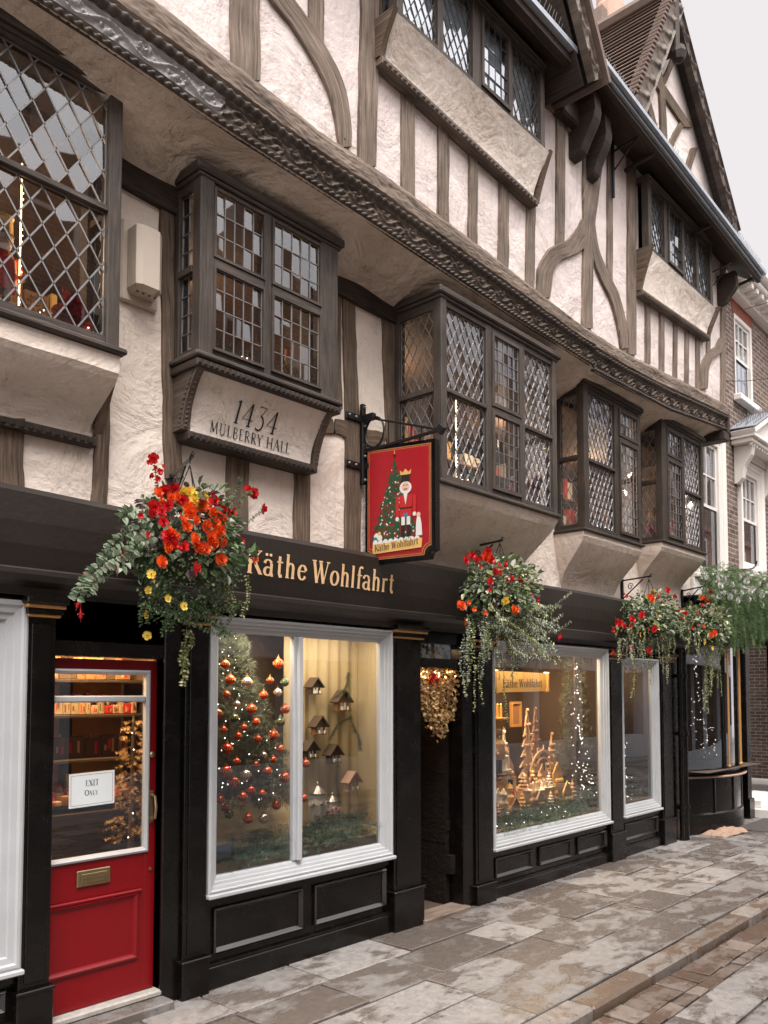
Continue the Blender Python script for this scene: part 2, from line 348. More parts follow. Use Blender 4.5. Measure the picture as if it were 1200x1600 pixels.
M = dict(
 oak=wood('weathered oak', (.066, .047, .036), (.30, .228, .18), crack=.85, gs=.75, bmp=.004),
 oak2=wood('brown oak', (.045, .029, .02), (.22, .155, .11), crack=.8, gs=.75, bmp=.004),
 dark=wood('dark stained oak', (.016, .011, .008), (.072, .05, .038), rough=.6, crack=.5),
 grey=wood('grey painted timber', (.030, .0225, .0185), (.108, .083, .069), rough=.6, crack=.5),
 carvedk=wood('blackened carving', (.022, .016, .013), (.10, .074, .06), rough=.5, crack=.2, gs=.6, bmp=.001),
 oakdk=wood('dark weathered board', (.03, .022, .018), (.12, .09, .075), crack=.5, gs=.6),
 carve=wood('carved oak', (.05, .036, .028), (.19, .145, .115), rough=.6, crack=.3, gs=.6, bmp=.0015),
 carvepale=plain('pale primed carving', (.30, .28, .275), .6, var=.3, bmp=.002),
 plast_up=plaster('limewashed plaster', (.70, .615, .59), (.50, .405, .36), .9, .5),
 plast=plaster('cream plaster', (.77, .665, .59), (.54, .43, .34), .85, .42),
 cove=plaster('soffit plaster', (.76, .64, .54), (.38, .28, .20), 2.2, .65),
 base_up=plaster('smooth limewash', (.82, .73, .66), (.58, .46, .36), .9, .5),
 black=paint_black('black gloss paint'),
 blackm=plain('matt black fascia', (.020, .0145, .0115), .45, var=.35, bmp=.003, sc=4),
 white=plain('white gloss paint', (.42, .43, .445), .32, var=.12, bmp=.0004, sc=5),
 cream=plain('cream stucco paint', (.76, .71, .67), .5, var=.06, bmp=.001),
 red=plain('red gloss paint', (.185, .002, .005), .32, var=.12, bmp=.001, spec=.35),
 gold=plain('old gold paint', (.52, .27, .09), .4, metal=.2, var=.2),
 goldm=plain('bright gold leaf', (.80, .50, .16), .4, metal=.1, var=.12),
 letter=plain('gold lettering paint', (.80, .52, .28), .5, var=.1),
 ink=plain('black lettering paint', (.012, .011, .012), .6, var=.1, bmp=0),
 green_ink=plain('dark green ink', (.02, .045, .02), .7, bmp=0), red_ink=plain('red ink', (.25, .02, .02), .7, bmp=0),
 paper=plain('white paper', (.72, .76, .78), .7, var=.04),
 iron=plain('black iron', (.016, .014, .014), .45, metal=.4, var=.3, bmp=.001),
 bolt=plain('bolt head', (.25, .23, .22), .35, metal=.7),
 brass=plain('aged brass', (.32, .24, .13), .35, metal=.9, var=.25),
 lead=plain('lead came', (.25, .24, .24), .42, metal=.5, var=.2, bmp=0),
 flash=plain('lead flashing', (.34, .37, .42), .4, metal=.35, var=.3, bmp=.002),
 darklead=plain('dark lead came', (.07, .06, .055), .5, metal=.3, bmp=0),
 glass=glass('window pane glass', (.93, .94, .95), refl=1.4, base=.08),
 quarry=glass('old leaded glass', (.86, .88, .9), refl=1.5, rough=.02, base=.05),
 quarry_sky=glass('old leaded glass upper', (.9, .95, 1), refl=1.5, rough=.05, base=.22),
 sash=glass('sash glass', (.55, .6, .65), refl=1.5, base=.2),
 bowglass=glass('bow glass', (.75, .78, .8), refl=1.6, base=.28),
 backing=plain('pale blue pane backing', (.74, .82, .90), .9, var=.25, sc=2.2),  # tone of the sheet added behind the oriel panes to brighten them
 gloss=plain('wet looking black gloss', (.010, .008, .0075), .16, var=.3, bmp=.0004, spec=.9),
 earth=plain('pale bounce ground', (.26, .235, .215), .9),  # kept pale to bounce light up under the bays
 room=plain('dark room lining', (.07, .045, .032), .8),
 roomwarm=plain('warm room lining', (.42, .25, .12), .8),
 brickm=brick('old plum brick', (.115, .068, .052), (.20, .135, .108), (.36, .31, .275)),
 redbrick=plain('rubbed red brick', (.26, .075, .045), .85, var=.25, sc=9),
 brick2=brick('red brick opposite', (.30, .13, .09), (.38, .19, .13), (.5, .45, .4)),
 slab=stone('york stone flags', (.17, .156, .149), (.275, .255, .243), (.078, .062, .052), .80, 2.6),
 kerb=stone('kerb stone', (.16, .137, .122), (.26, .232, .212), (.10, .068, .048), .9, 2.2),
 sett=stone('brown setts', (.125, .097, .08), (.20, .16, .135), (.07, .045, .032), .8, 3.),
 mortar=plain('dark joint', (.055, .045, .038), .95),
 tile=plain('clay roof tile', (.15, .105, .085), .85, var=.4, bmp=.003, sc=9),
 clay=plain('clay pot', (.45, .28, .21), .8, var=.2),
 cloth=plain('yellow satin cloth', (.66, .50, .25), .45, var=.08, sc=3),
 clothb=plain('pale yellow backcloth', (.40, .32, .19), .7, var=.1, sc=3),
 wd_light=plain('carved light wood', (.52, .33, .19), .6, var=.25, sc=40),
 wd_mid=plain('toy wood', (.26, .13, .06), .6, var=.3, sc=30),
 wd_dk=plain('dark toy wood', (.075, .05, .035), .7, var=.3, sc=30),
 bred=plain('red bauble glass', (.75, .06, .015), .15, metal=.35, var=.1, bmp=0),
 bgreen=plain('green bauble glass', (.05, .12, .07), .15, metal=.4, bmp=0),
 bclear=plain('silver bauble glass', (.6, .6, .58), .15, metal=.7, bmp=0),
 bulb=emit('fairy light', (1, .9, .78), 6.),
 bulbw=emit('warm bulb', (1, .62, .25), 4.),
 fir=leafmat('fir needles', (.012, .025, .014), (.16, .17, .11)),  # paler needles carry frosted highlights, light on the branches put into the colour
 firg=leafmat('swag fir', (.025, .06, .02), (.16, .24, .09)),
 garl=leafmat('tinsel garland', (.02, .05, .03), (.10, .18, .12)),
 leaf=leafmat('basket leaves', (.035, .075, .025), (.13, .20, .08)),
 vari=leafmat('variegated trailing leaves', (.11, .16, .04), (.34, .37, .14), edge=(.66, .64, .38)),
 silver=leafmat('grey green leaves', (.13, .18, .10), (.60, .63, .50)),
 sage=leafmat('sage fuchsia leaves', (.10, .15, .09), (.34, .40, .28)),
 purple=leafmat('purple leaves', (.05, .025, .03), (.14, .075, .075)),
 goldleaf=leafmat('gilded leaves', (.20, .10, .03), (.85, .60, .30)),
 f_red=leafmat('red petals', (.45, .008, .012), (.72, .02, .02)),
 f_or=leafmat('orange petals', (.72, .07, .008), (.92, .16, .02)),
 f_ye=leafmat('yellow petals', (.72, .45, .03), (.88, .66, .12)),
 f_wh=leafmat('white petals', (.50, .49, .46), (.68, .67, .63)),
 moss=plain('moss liner', (.03, .035, .015), .95, var=.4),
 skin=plain('toy face paint', (.75, .45, .33), .6), wht=plain('white toy paint', (.75, .72, .68), .6),
 toyred=plain('red toy paint', (.50, .02, .02), .5), blue=plain('blue toy paint', (.05, .18, .35), .5),
 signred=plain('sign red paint', (.36, .007, .014), .45, var=.06, bmp=0),
 signgreen=plain('sign green paint', (.015, .085, .035), .5, bmp=0, var=.4, sc=60),
 kraft=plain('brown paper bag', (.34, .22, .16), .8, var=.1),
 ivory=plain('ivory plastic', (.55, .46, .38), .45, var=.05, bmp=.0005),
 mat=plain('rubber mat', (.10, .085, .08), .8, var=.3),
 opp=plain('cream render', (.76, .71, .66), .8), oppgrey=plain('grey shopfront paint', (.45, .47, .50), .5),
)

# ------------------------------------------------------------------ shape helpers
def catmull(P, n=6):
    P = [Vector(p) for p in P]
    if len(P) < 3:
        return [P[0].lerp(P[1], i/n) for i in range(n+1)]
    Q = [P[0]*2-P[1]]+P+[P[-1]*2-P[-2]]; o = []
    for i in range(1, len(Q)-2):
        a, b, c, d = Q[i-1:i+3]
        for k in range(n):
            t = k/n; o.append(.5*((2*b)+(c-a)*t+(2*a-5*b+4*c-d)*t*t+(3*b-a-3*c+d)*t**3))
    o.append(P[-1]); return o
def timber(name, pts, w, y, mat, parent, dep=.02, jit=.006, n=8):
    """a wall timber: centreline pts and width read off the photo, on wall plane y, standing dep proud"""
    ws = w if isinstance(w, (list, tuple)) else [w]*len(pts)
    P = catmull([(p[0], p[1], ws[i]) for i, p in enumerate(pts)], n)
    timber.k = getattr(timber, 'k', 0)+1; dep += (timber.k % 9)*.0011
    L = []; off = R.random()*30; s = 0; prev = None; seed = R.random()*50
    for i, p in enumerate(P):
        t = Vector((P[min(i+1, len(P)-1)].x-P[max(i-1, 0)].x, P[min(i+1, len(P)-1)].y-P[max(i-1, 0)].y)).normalized()
        # widths are horizontal extents for steep timbers, vertical for flat ones
        if len(pts) > 4: nrm = Vector((-t.y, t.x)) if t.y < 0 else Vector((-t.y, t.x)); nrm = nrm if pts[-1][1] < pts[0][1] else nrm
        else:
            nrm = Vector((1, 0)) if abs(t.y) > .8 else Vector((t.y, -t.x))
            if nrm.x < 0: nrm = -nrm
        a = at(p.x-nrm.x*p.z/2, p.y-nrm.y*p.z/2, y); b = at(p.x+nrm.x*p.z/2, p.y+nrm.y*p.z/2, y)
        if prev is not None: s += (a.lerp(b, .5)-prev).length
        prev = a.lerp(b, .5); d = (b-a).normalized()
        a += d*jit*2.2*mnoise.noise(Vector((s*4, seed, 0))); b += d*jit*2.2*mnoise.noise(Vector((s*4, seed, 9)))
        a += d*jit*mnoise.noise(Vector((s*17, seed, 3))); b += d*jit*mnoise.noise(Vector((s*17, seed, 5)))
        W_ = (b-a).length; c = min(.007, W_*.2); f = Vector((0, -dep, 0)); f2 = Vector((0, -dep+c*.7, 0)); bk = Vector((0, .03, 0))
        L.append(([a+bk, a+f2, a+d*c+f, b-d*c+f, b+f2, b+bk], [0, .03, .035, .035+W_, .04+W_, .07+W_], s))
    m = MB()
    for (A, va, sa), (B, vb, sb) in zip(L[:-1], L[1:]):
        for k in range(5):
            m.face([A[k], A[k+1], B[k+1], B[k]], [(sa+off, va[k]+off), (sa+off, va[k+1]+off), (sb+off, vb[k+1]+off), (sb+off, vb[k]+off)])
    for A, fl in ((L[0][0], 0), (L[-1][0], 1)): m.face(A if fl else A[::-1], None)
    for A in (L[1], L[-2]):                               # oak pegs near the joints
        if R.random() < .8 and (A[0][3]-A[0][2]).length > .06:
            c_ = A[0][2].lerp(A[0][3], R.uniform(.3, .7)); m.ball((c_.x, c_.y-.001, c_.z+R.uniform(-.05, .05)), .009, n=6, sq=(1, .5, 1))
    o = m.build(name, mat, parent, fix=True); return o

def wall_holes(mb, x0, x1, z0, z1, y, holes, m=0, step=.5):
    xs = sorted({x0, x1} | {h[0] for h in holes} | {h[1] for h in holes} | {x0+step*i for i in range(int((x1-x0)/step)+1)})
    zs = sorted({z0, z1} | {h[2] for h in holes} | {h[3] for h in holes})
    xs = [x for x in xs if x0 <= x <= x1]; zs = [z for z in zs if z0 <= z <= z1]
    for a, b in zip(xs[:-1], xs[1:]):
        for c, d in zip(zs[:-1], zs[1:]):
            mx, mz = (a+b)/2, (c+d)/2
            if any(h[0] < mx < h[1] and h[2] < mz < h[3] for h in holes): continue
            mb.face([(a, y, c), (b, y, c), (b, y, d), (a, y, d)], None, m)

def clip_poly(poly, w, h):
    for (ax, lim, sg) in ((0, 0, 1), (0, w, -1), (1, 0, 1), (1, h, -1)):
        o = []
        for i in range(len(poly)):
            p, q = poly[i], poly[(i+1) % len(poly)]
            dp, dq = (p[ax]-lim)*sg, (q[ax]-lim)*sg
            if dp >= 0: o.append(p)
            if dp*dq < 0:
                t = dp/(dp-dq); o.append((p[0]+(q[0]-p[0])*t, p[1]+(q[1]-p[1])*t))
        poly = o
        if len(poly) < 3: return []
    return poly
def clip_seg(p, q, w, h):
    t0, t1 = 0., 1.; d = (q[0]-p[0], q[1]-p[1])
    for a, lim in ((0, w), (1, h)):
        if abs(d[a]) < 1e-9:
            if p[a] < 0 or p[a] > lim: return None
            continue
        u, v = (0-p[a])/d[a], (lim-p[a])/d[a]
        if u > v: u, v = v, u
        t0, t1 = max(t0, u), min(t1, v)
    if t1-t0 < 1e-4: return None
    return ((p[0]+d[0]*t0, p[1]+d[1]*t0), (p[0]+d[0]*t1, p[1]+d[1]*t1))
def leaded(gl, ld, O, ax, w, h, kind='diamond', cw=.1, ch=.16, tilt=.03, lw=.005):
    """leaded light: gl gets one face per quarry, each leaning its own way; ld gets the lead cames.  O lower corner, ax unit vector, up = z"""
    O = Vector(O); ax = Vector(ax); az = Vector((0, 0, 1)); nn = az.cross(ax) if True else None
    nn = ax.cross(az)                                       # outward normal
    polys = []; segs = []
    if kind == 'rect':
        nc = max(1, round(w/cw)); nr = max(1, round(h/ch)); cw, ch = w/nc, h/nr
        for i in range(nc):
            for j in range(nr): polys.append([(i*cw, j*ch), ((i+1)*cw, j*ch), ((i+1)*cw, (j+1)*ch), (i*cw, (j+1)*ch)])
        segs += [((i*cw, 0), (i*cw, h)) for i in range(1, nc)] + [((0, j*ch), (w, j*ch)) for j in range(1, nr)]
    else:
        n = int(w/cw)+3; k = int(h/ch)+3
        for i in range(-1, n):
            for j in range(-1, k):
                for (sx, sz) in ((0, 0), (.5, .5)):
                    cx, cz = (i+sx)*cw, (j+sz)*ch
                    polys.append([(cx, cz-ch/2), (cx+cw/2, cz), (cx, cz+ch/2), (cx-cw/2, cz)])
        sl = ch/cw
        for i in range(-k-n-2, n+k+2):
            c = (i+.5)*cw
            segs.append(((c-10*cw*2, -10*ch*2), (c+20*cw*2, 20*ch*2)))
            segs.append(((c+10*cw*2, -10*ch*2), (c-20*cw*2, 20*ch*2)))
    for p in polys:
        q = clip_poly(p, w, h)
        if len(q) < 3: continue
        cx, cz = p[0][0], p[1][1]; a, b = R.gauss(0, tilt), R.gauss(0, tilt)
        gl.face([O+ax*x+az*z+nn*(a*(x-cx)+b*(z-cz)) for x, z in q], None, 0, R.random())
    for s_ in segs:
        c = clip_seg(s_[0], s_[1], w, h)
        if c: ld.bar(O+ax*c[0][0]+az*c[0][1]+nn*.003, O+ax*c[1][0]+az*c[1][1]+nn*.003, lw, .008, up=nn)
    for e in (((0, 0), (w, 0)), ((0, h), (w, h)), ((0, 0), (0, h)), ((w, 0), (w, h))):
        ld.bar(O+ax*e[0][0]+az*e[0][1]+nn*.002, O+ax*e[1][0]+az*e[1][1]+nn*.002, lw*1.2, .008, up=nn)

# ------------------------------------------------------------------ lettering (drawn strokes; cap height 1)
def arc(cx, cy, rx, ry, a0, a1, n=14):
    return [(cx+rx*math.cos(math.radians(a0+(a1-a0)*i/n)), cy+ry*math.sin(math.radians(a0+(a1-a0)*i/n))) for i in range(n+1)]
def G_(adv, *st): return adv, st
SR = lambda x, y, w=.13: ([(x-w, y), (x+w, y)], .05)
GL = {
 'K': G_(.80, ([(.2, 0), (.2, 1)], .16), ([(.72, .97), (.26, .42)], .06), ([(.38, .56), (.76, .03)], .15), SR(.2, .025), SR(.2, .975), SR(.68, .975, .1), SR(.76, .025, .1)),
 'a': G_(.56, (arc(.24, .47, .19, .19, 170, 20), None), ([(.43, .52), (.43, .1), (.47, .03), (.55, .05)], .13), (arc(.25, .18, .18, .17, 60, 330), None)),
 'ä': G_(.56, (arc(.24, .47, .19, .19, 170, 20), None), ([(.43, .52), (.43, .1), (.47, .03), (.55, .05)], .13), (arc(.25, .18, .18, .17, 60, 330), None), ([(.14, .82), (.14, .93)], .12), ([(.36, .82), (.36, .93)], .12)),
 't': G_(.40, ([(.2, .88), (.2, .14), (.25, .03), (.36, .06)], .13), ([(.04, .63), (.38, .63)], .06)),
 'h': G_(.62, ([(.16, 0), (.16, 1.03)], .13), (arc(.32, .44, .155, .2, 165, 0), None), ([(.475, .44), (.475, 0)], .13), SR(.16, .02, .1), SR(.475, .02, .1), SR(.12, 1.0, .07)),
 'e': G_(.55, (arc(.28, .33, .21, .31, 15, 330, 22), None), ([(.10, .38), (.48, .38)], .05)),
 'W': G_(1.08, ([(.12, 1), (.34, 0)], .15), ([(.34, 0), (.54, .95)], .06), ([(.50, 1), (.74, 0)], .15), ([(.74, 0), (.98, 1)], .06), SR(.12, .975), SR(.52, .975, .12), SR(.98, .975, .11)),
 'o': G_(.58, (arc(.29, .32, .22, .31, 0, 360, 26), None)),
 'l': G_(.32, ([(.16, 0), (.16, 1.03)], .13), SR(.16, .02, .1), SR(.12, 1.0, .07)),
 'f': G_(.36, ([(.17, 0), (.17, .85)], .13), (arc(.30, .86, .13, .15, 180, 40, 8), .09), ([(.03, .62), (.35, .62)], .06), SR(.17, .02, .1)),
 'r': G_(.44, ([(.16, 0), (.16, .64)], .13), (arc(.31, .47, .15, .15, 170, 45, 8), .1), SR(.16, .02, .1), SR(.11, .62, .06)),
 'M': G_(.95, ([(.16, 0), (.2, 1)], .045), ([(.2, 1), (.47, .1)], .11), ([(.47, .1), (.75, 1)], .045), ([(.75, 1), (.8, 0)], .1), SR(.16, .02, .08), SR(.8, .02, .09)),
 'U': G_(.78, ([(.17, 1), (.17, .35)], .1), (arc(.39, .32, .22, .31, 180, 360, 14), .07), ([(.61, 1), (.61, .32)], .045), SR(.17, .98, .1), SR(.61, .98, .09)),
 'L': G_(.58, ([(.17, 0), (.17, 1)], .1), ([(.17, .025), (.52, .025), (.55, .18)], .045), SR(.17, .98, .1)),
 'B': G_(.62, ([(.17, 0), (.17, 1)], .1), ([(.17, .975), (.32, .975)]+arc(.32, .76, .16, .215, 90, -90, 10)+[(.17, .545)], .055), ([(.17, .535), (.34, .535)]+arc(.34, .28, .2, .255, 90, -90, 10)+[(.17, .025)], .065)),
 'E': G_(.58, ([(.17, 0), (.17, 1)], .1), ([(.1, .975), (.5, .975), (.51, .84)], .045), ([(.17, .53), (.42, .53)], .045), ([(.1, .025), (.52, .025), (.54, .17)], .045)),
 'R': G_(.66, ([(.17, 0), (.17, 1)], .1), ([(.17, .975), (.34, .975)]+arc(.34, .74, .18, .235, 90, -90, 10)+[(.17, .505)], .06), ([(.32, .5), (.62, .0)], .09), SR(.17, .02, .09)),
 'Y': G_(.66, ([(.07, 1), (.34, .5)], .1), ([(.62, 1), (.34, .5)], .045), ([(.34, .52), (.34, 0)], .1), SR(.34, .02, .1), SR(.07, .98, .07), SR(.62, .98, .07)),
 'H': G_(.82, ([(.17, 0), (.17, 1)], .1), ([(.65, 0), (.65, 1)], .1), ([(.17, .52), (.65, .52)], .045), SR(.17, .98, .09), SR(.17, .02, .09), SR(.65, .98, .09), SR(.65, .02, .09)),
 'A': G_(.76, ([(.08, 0), (.37, 1)], .045), ([(.37, 1), (.68, 0)], .11), ([(.18, .36), (.56, .36)], .045), SR(.08, .02, .08), SR(.68, .02, .09)),
 'X': G_(.70, ([(.08, 1), (.62, 0)], .12), ([(.6, 1), (.1, 0)], .05), SR(.08, .98, .08), SR(.62, .02, .09), SR(.6, .98, .07), SR(.1, .02, .07)),
 'I': G_(.34, ([(.17, 0), (.17, 1)], .11), SR(.17, .98, .1), SR(.17, .02, .1)),
 'T': G_(.66, ([(.33, 0), (.33, 1)], .11), ([(.04, .83), (.06, .975), (.6, .975), (.62, .83)], .05), SR(.33, .02, .1)),
 'O': G_(.84, (arc(.42, .5, .34, .49, 0, 360, 30), None)),
 'N': G_(.80, ([(.16, 0), (.16, 1)], .05), ([(.16, 1), (.64, 0)], .12), ([(.64, 0), (.64, 1)], .05), SR(.16, .02, .08), SR(.14, .98, .08), SR(.64, .98, .08)),
 '1': G_(.40, ([(.22, 0), (.22, 1)], .1), ([(.22, 1), (.1, .9)], .04), SR(.22, .02, .12)),
 '4': G_(.70, ([(.46, 0), (.46, 1)], .1), ([(.46, 1), (.05, .3), (.66, .3)], .05), SR(.46, .02, .12)),
 '3': G_(.62, ([(.08, 1), (.52, 1), (.28, .62)], .05), (arc(.27, .3, .25, .32, 90, -130, 16), .08)),
 'G': G_(.8, (arc(.42, .5, .33, .48, 50, 350, 24), None)), 'C': G_(.7, (arc(.42, .5, .33, .48, 50, 310, 24), None)),
 'D': G_(.75, ([(.17, 0), (.17, 1)], .12), ([(.17, .97), (.3, .97)]+arc(.3, .5, .35, .47, 90, -90, 12)+[(.17, .03)], .08)),
 'F': G_(.55, ([(.17, 0), (.17, 1)], .12), ([(.17, .96), (.5, .96)], .07), ([(.17, .52), (.42, .52)], .07)),
 '.': G_(.2, ([(.1, 0), (.1, .1)], .1)), ' ': G_(.34),
}
def text_width(s, track=0): return sum(GL[c][0]+track for c in s)
def letter(mb, s, pos, size, m=0, lift=.0015, track=0., bold=1., thin=.05, thick=.14):
    """pos(x, h, e): maps text coordinates (metres along, metres up, lift off the surface) to a point"""
    x = 0; k = 0
    for ch in s:
        adv, st = GL[ch]
        for pts, w in st:
            pts = [Vector((p[0]+x, p[1])) for p in pts]; n = len(pts); L = []; R_ = []
            closed = (pts[0]-pts[-1]).length < 1e-3
            for i, p in enumerate(pts):
                a = pts[i-1] if i > 0 else (pts[-2] if closed else p); b = pts[i+1] if i < n-1 else (pts[1] if closed else p)
                t = (b-a).normalized()
                ww = (thin+(thick-thin)*abs(t.y)**1.3 if w is None else w)*bold
                if w is not None and w < .07 and bold > 1: ww = w*(bold**.5)
                nr = Vector((-t.y, t.x))*ww/2; L.append(p+nr); R_.append(p-nr)
            e = lift+.00035*(k % 7); k += 1
            for i in range(n-1):
                q = [L[i], R_[i], R_[i+1], L[i+1]]
                mb.face([pos(v.x*size, v.y*size, e) for v in q], None, m)
        x += adv+track
    return x*size

# ------------------------------------------------------------------ ground
def slabs(mb, x0, x1, y0, y1, z, rowh, lens, gap=.017, th=.06, tilt=.004, shade=None, alongx=True):
    y = y0; ri = 0
    while y < y1-1e-3:
        h = rowh[ri % len(rowh)]*R.uniform(.94, 1.06); ye = min(y+h, y1)
        if y1-ye < .12: ye = y1
        x = x0-R.uniform(0, lens[1])
        while x < x1:
            L = R.uniform(*lens); xa, xb = x+gap/2, x+L-gap/2; ya, yb = y+gap/2, ye-gap/2
            s = R.random(); dz = R.uniform(-tilt, tilt); ta, tb = R.uniform(-tilt, tilt), R.uniform(-tilt, tilt)
            b = .007
            jx = lambda: R.uniform(-.004, .004)
            co = [(xa+jx(), ya+jx()), (xb+jx(), ya+jx()), (xb+jx(), yb+jx()), (xa+jx(), yb+jx())]
            zz = [z+dz+ta*sx+tb*sy for sx, sy in ((-1, -1), (1, -1), (1, 1), (-1, 1))]
            ins = [(b, b), (-b, b), (-b, -b), (b, -b)]
            T = [Vector((c[0]+i[0], c[1]+i[1], q)) for c, i, q in zip(co, ins, zz)]; B = [Vector((c[0], c[1], q-.006)) for c, q in zip(co, zz)]; D = [Vector((c[0], c[1], z-th)) for c in co]
            mb.face(T, None, 0, s)
            for k in range(4):
                j = (k+1) % 4; mb.face([B[k], B[j], T[j], T[k]], None, 0, s); mb.face([D[k], D[j], B[j], B[k]], None, 0, s)
            x += L
        y = ye; ri += 1
PAVE_Y = -1.80; RZ = -.07
m = MB(); m.face([(-60, -60, RZ-.05), (140, -60, RZ-.05), (140, 60, RZ-.05), (-60, 60, RZ-.05)]); tag(m.build('ground', M['earth']), kind='structure')
m = MB(); slabs(m, -5, 19, PAVE_Y, .16, 0, [.47, .40, .44, .50], (.45, .95)); tag(m.build('pavement', M['slab']), kind='structure')
m = MB(); m.face([(-4, PAVE_Y, -.012), (30, PAVE_Y, -.012), (30, .14, -.012), (-4, .14, -.012)]); tag(m.build('pavement_bed', M['mortar']), kind='structure')
m = MB()
x = -5
while x < 20:
    L = R.uniform(.7, 1.25); s = R.random(); dz = R.uniform(-.008, .006); m.box(x+.004, x+L-.004, PAVE_Y-.19+R.uniform(-.006, .006), PAVE_Y-.006, -.2, .002+dz, a=s, bev=.018); x += L
tag(m.build('kerb', M['kerb']), kind='structure')
m = MB(); slabs(m, -5, 20, PAVE_Y-.52, PAVE_Y-.2, RZ, [.105], (.17, .27), gap=.012, tilt=.005); tag(m.build('gutter_channel', M['sett']), kind='structure')
m = MB(); slabs(m, -6, 24, -7.2, PAVE_Y-.52, RZ+.005, [.46, .38, .5], (.45, 1.0), tilt=.003); tag(m.build('road', M['slab']), kind='structure')

# ================================================================== THE HALL
hall = thing('timber_framed_house', 'old timber framed hall with jettied upper floors, leaded bays and black shopfront', 'building', (6, 0, 0))
def interp(tab, x):
    if x <= tab[0][0]: return tab[0][1]
    for (a, b), (c, d) in zip(tab[:-1], tab[1:]):
        if x <= c: return b+(d-b)*(x-a)/(c-a)
    return tab[-1][1]
ZL = [(-1, 5.42), (2.1, 5.357), (2.9, 5.31), (4.04, 5.285), (5.02, 5.258), (6.05, 5.222), (7.54, 5.205), (7.56, 5.16), (9.44, 5.224), (11.25, 5.416)]
ZT = [(-1, 5.86), (2.46, 5.785), (3.73, 5.69), (4.7, 5.69), (5.92, 5.626), (7.27, 5.545), (8.27, 5.56), (10.17, 5.71), (11.3, 5.77)]
XR = 11.26
BAYS = dict(b0=(1.0, 2.41, 3.83, 5.40), b1=(2.98, 4.12, 4.0, 5.16), b2=(5.12, 6.86, 3.58, 5.06), b3=(7.68, 8.98, 3.57, 5.16), b4=(9.6, 10.84, 3.7, 5.25))
m = MB(); wall_holes(m, -.5, XR, 2.85, 5.3, 0, [BAYS[k] for k in BAYS]); m.face([(XR, 0, 2.85), (XR, 5, 2.85), (XR, 5, 5.3), (XR, 0, 5.3)])
m.build('plaster_wall', M['plast'], hall)
OR = [(4.42, 6.37, 6.83, 7.62), (8.72, 10.46, 6.86, 7.66)]
m = MB(); wall_holes(m, -.5, XR+.02, 5.5, 8.4, -.5, OR); m.face([(XR+.02, -.5, 5.3), (XR+.02, 5, 5.3), (XR+.02, 5, 8.4), (XR+.02, -.5, 8.4)])
m.face([(-.5, -.5, 5.5), (-.5, 5, 5.5), (-.5, 5, 8.4), (-.5, -.5, 8.4)])
m.build('upper_plaster_wall', M['plast_up'], hall)
# jetty soffit, lumpy coved plaster
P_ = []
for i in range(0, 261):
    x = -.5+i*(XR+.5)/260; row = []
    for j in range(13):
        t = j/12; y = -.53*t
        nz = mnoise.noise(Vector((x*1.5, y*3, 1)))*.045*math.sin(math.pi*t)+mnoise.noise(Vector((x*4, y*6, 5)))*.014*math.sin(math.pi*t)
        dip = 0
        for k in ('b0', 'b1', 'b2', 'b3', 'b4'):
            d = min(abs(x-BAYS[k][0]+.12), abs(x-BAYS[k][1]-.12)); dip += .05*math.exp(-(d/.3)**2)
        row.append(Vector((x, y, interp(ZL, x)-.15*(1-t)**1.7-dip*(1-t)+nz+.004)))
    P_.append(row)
m = MB(); m.grid(P_); m.build('jetty_soffit', M['cove'], hall, smooth=True)
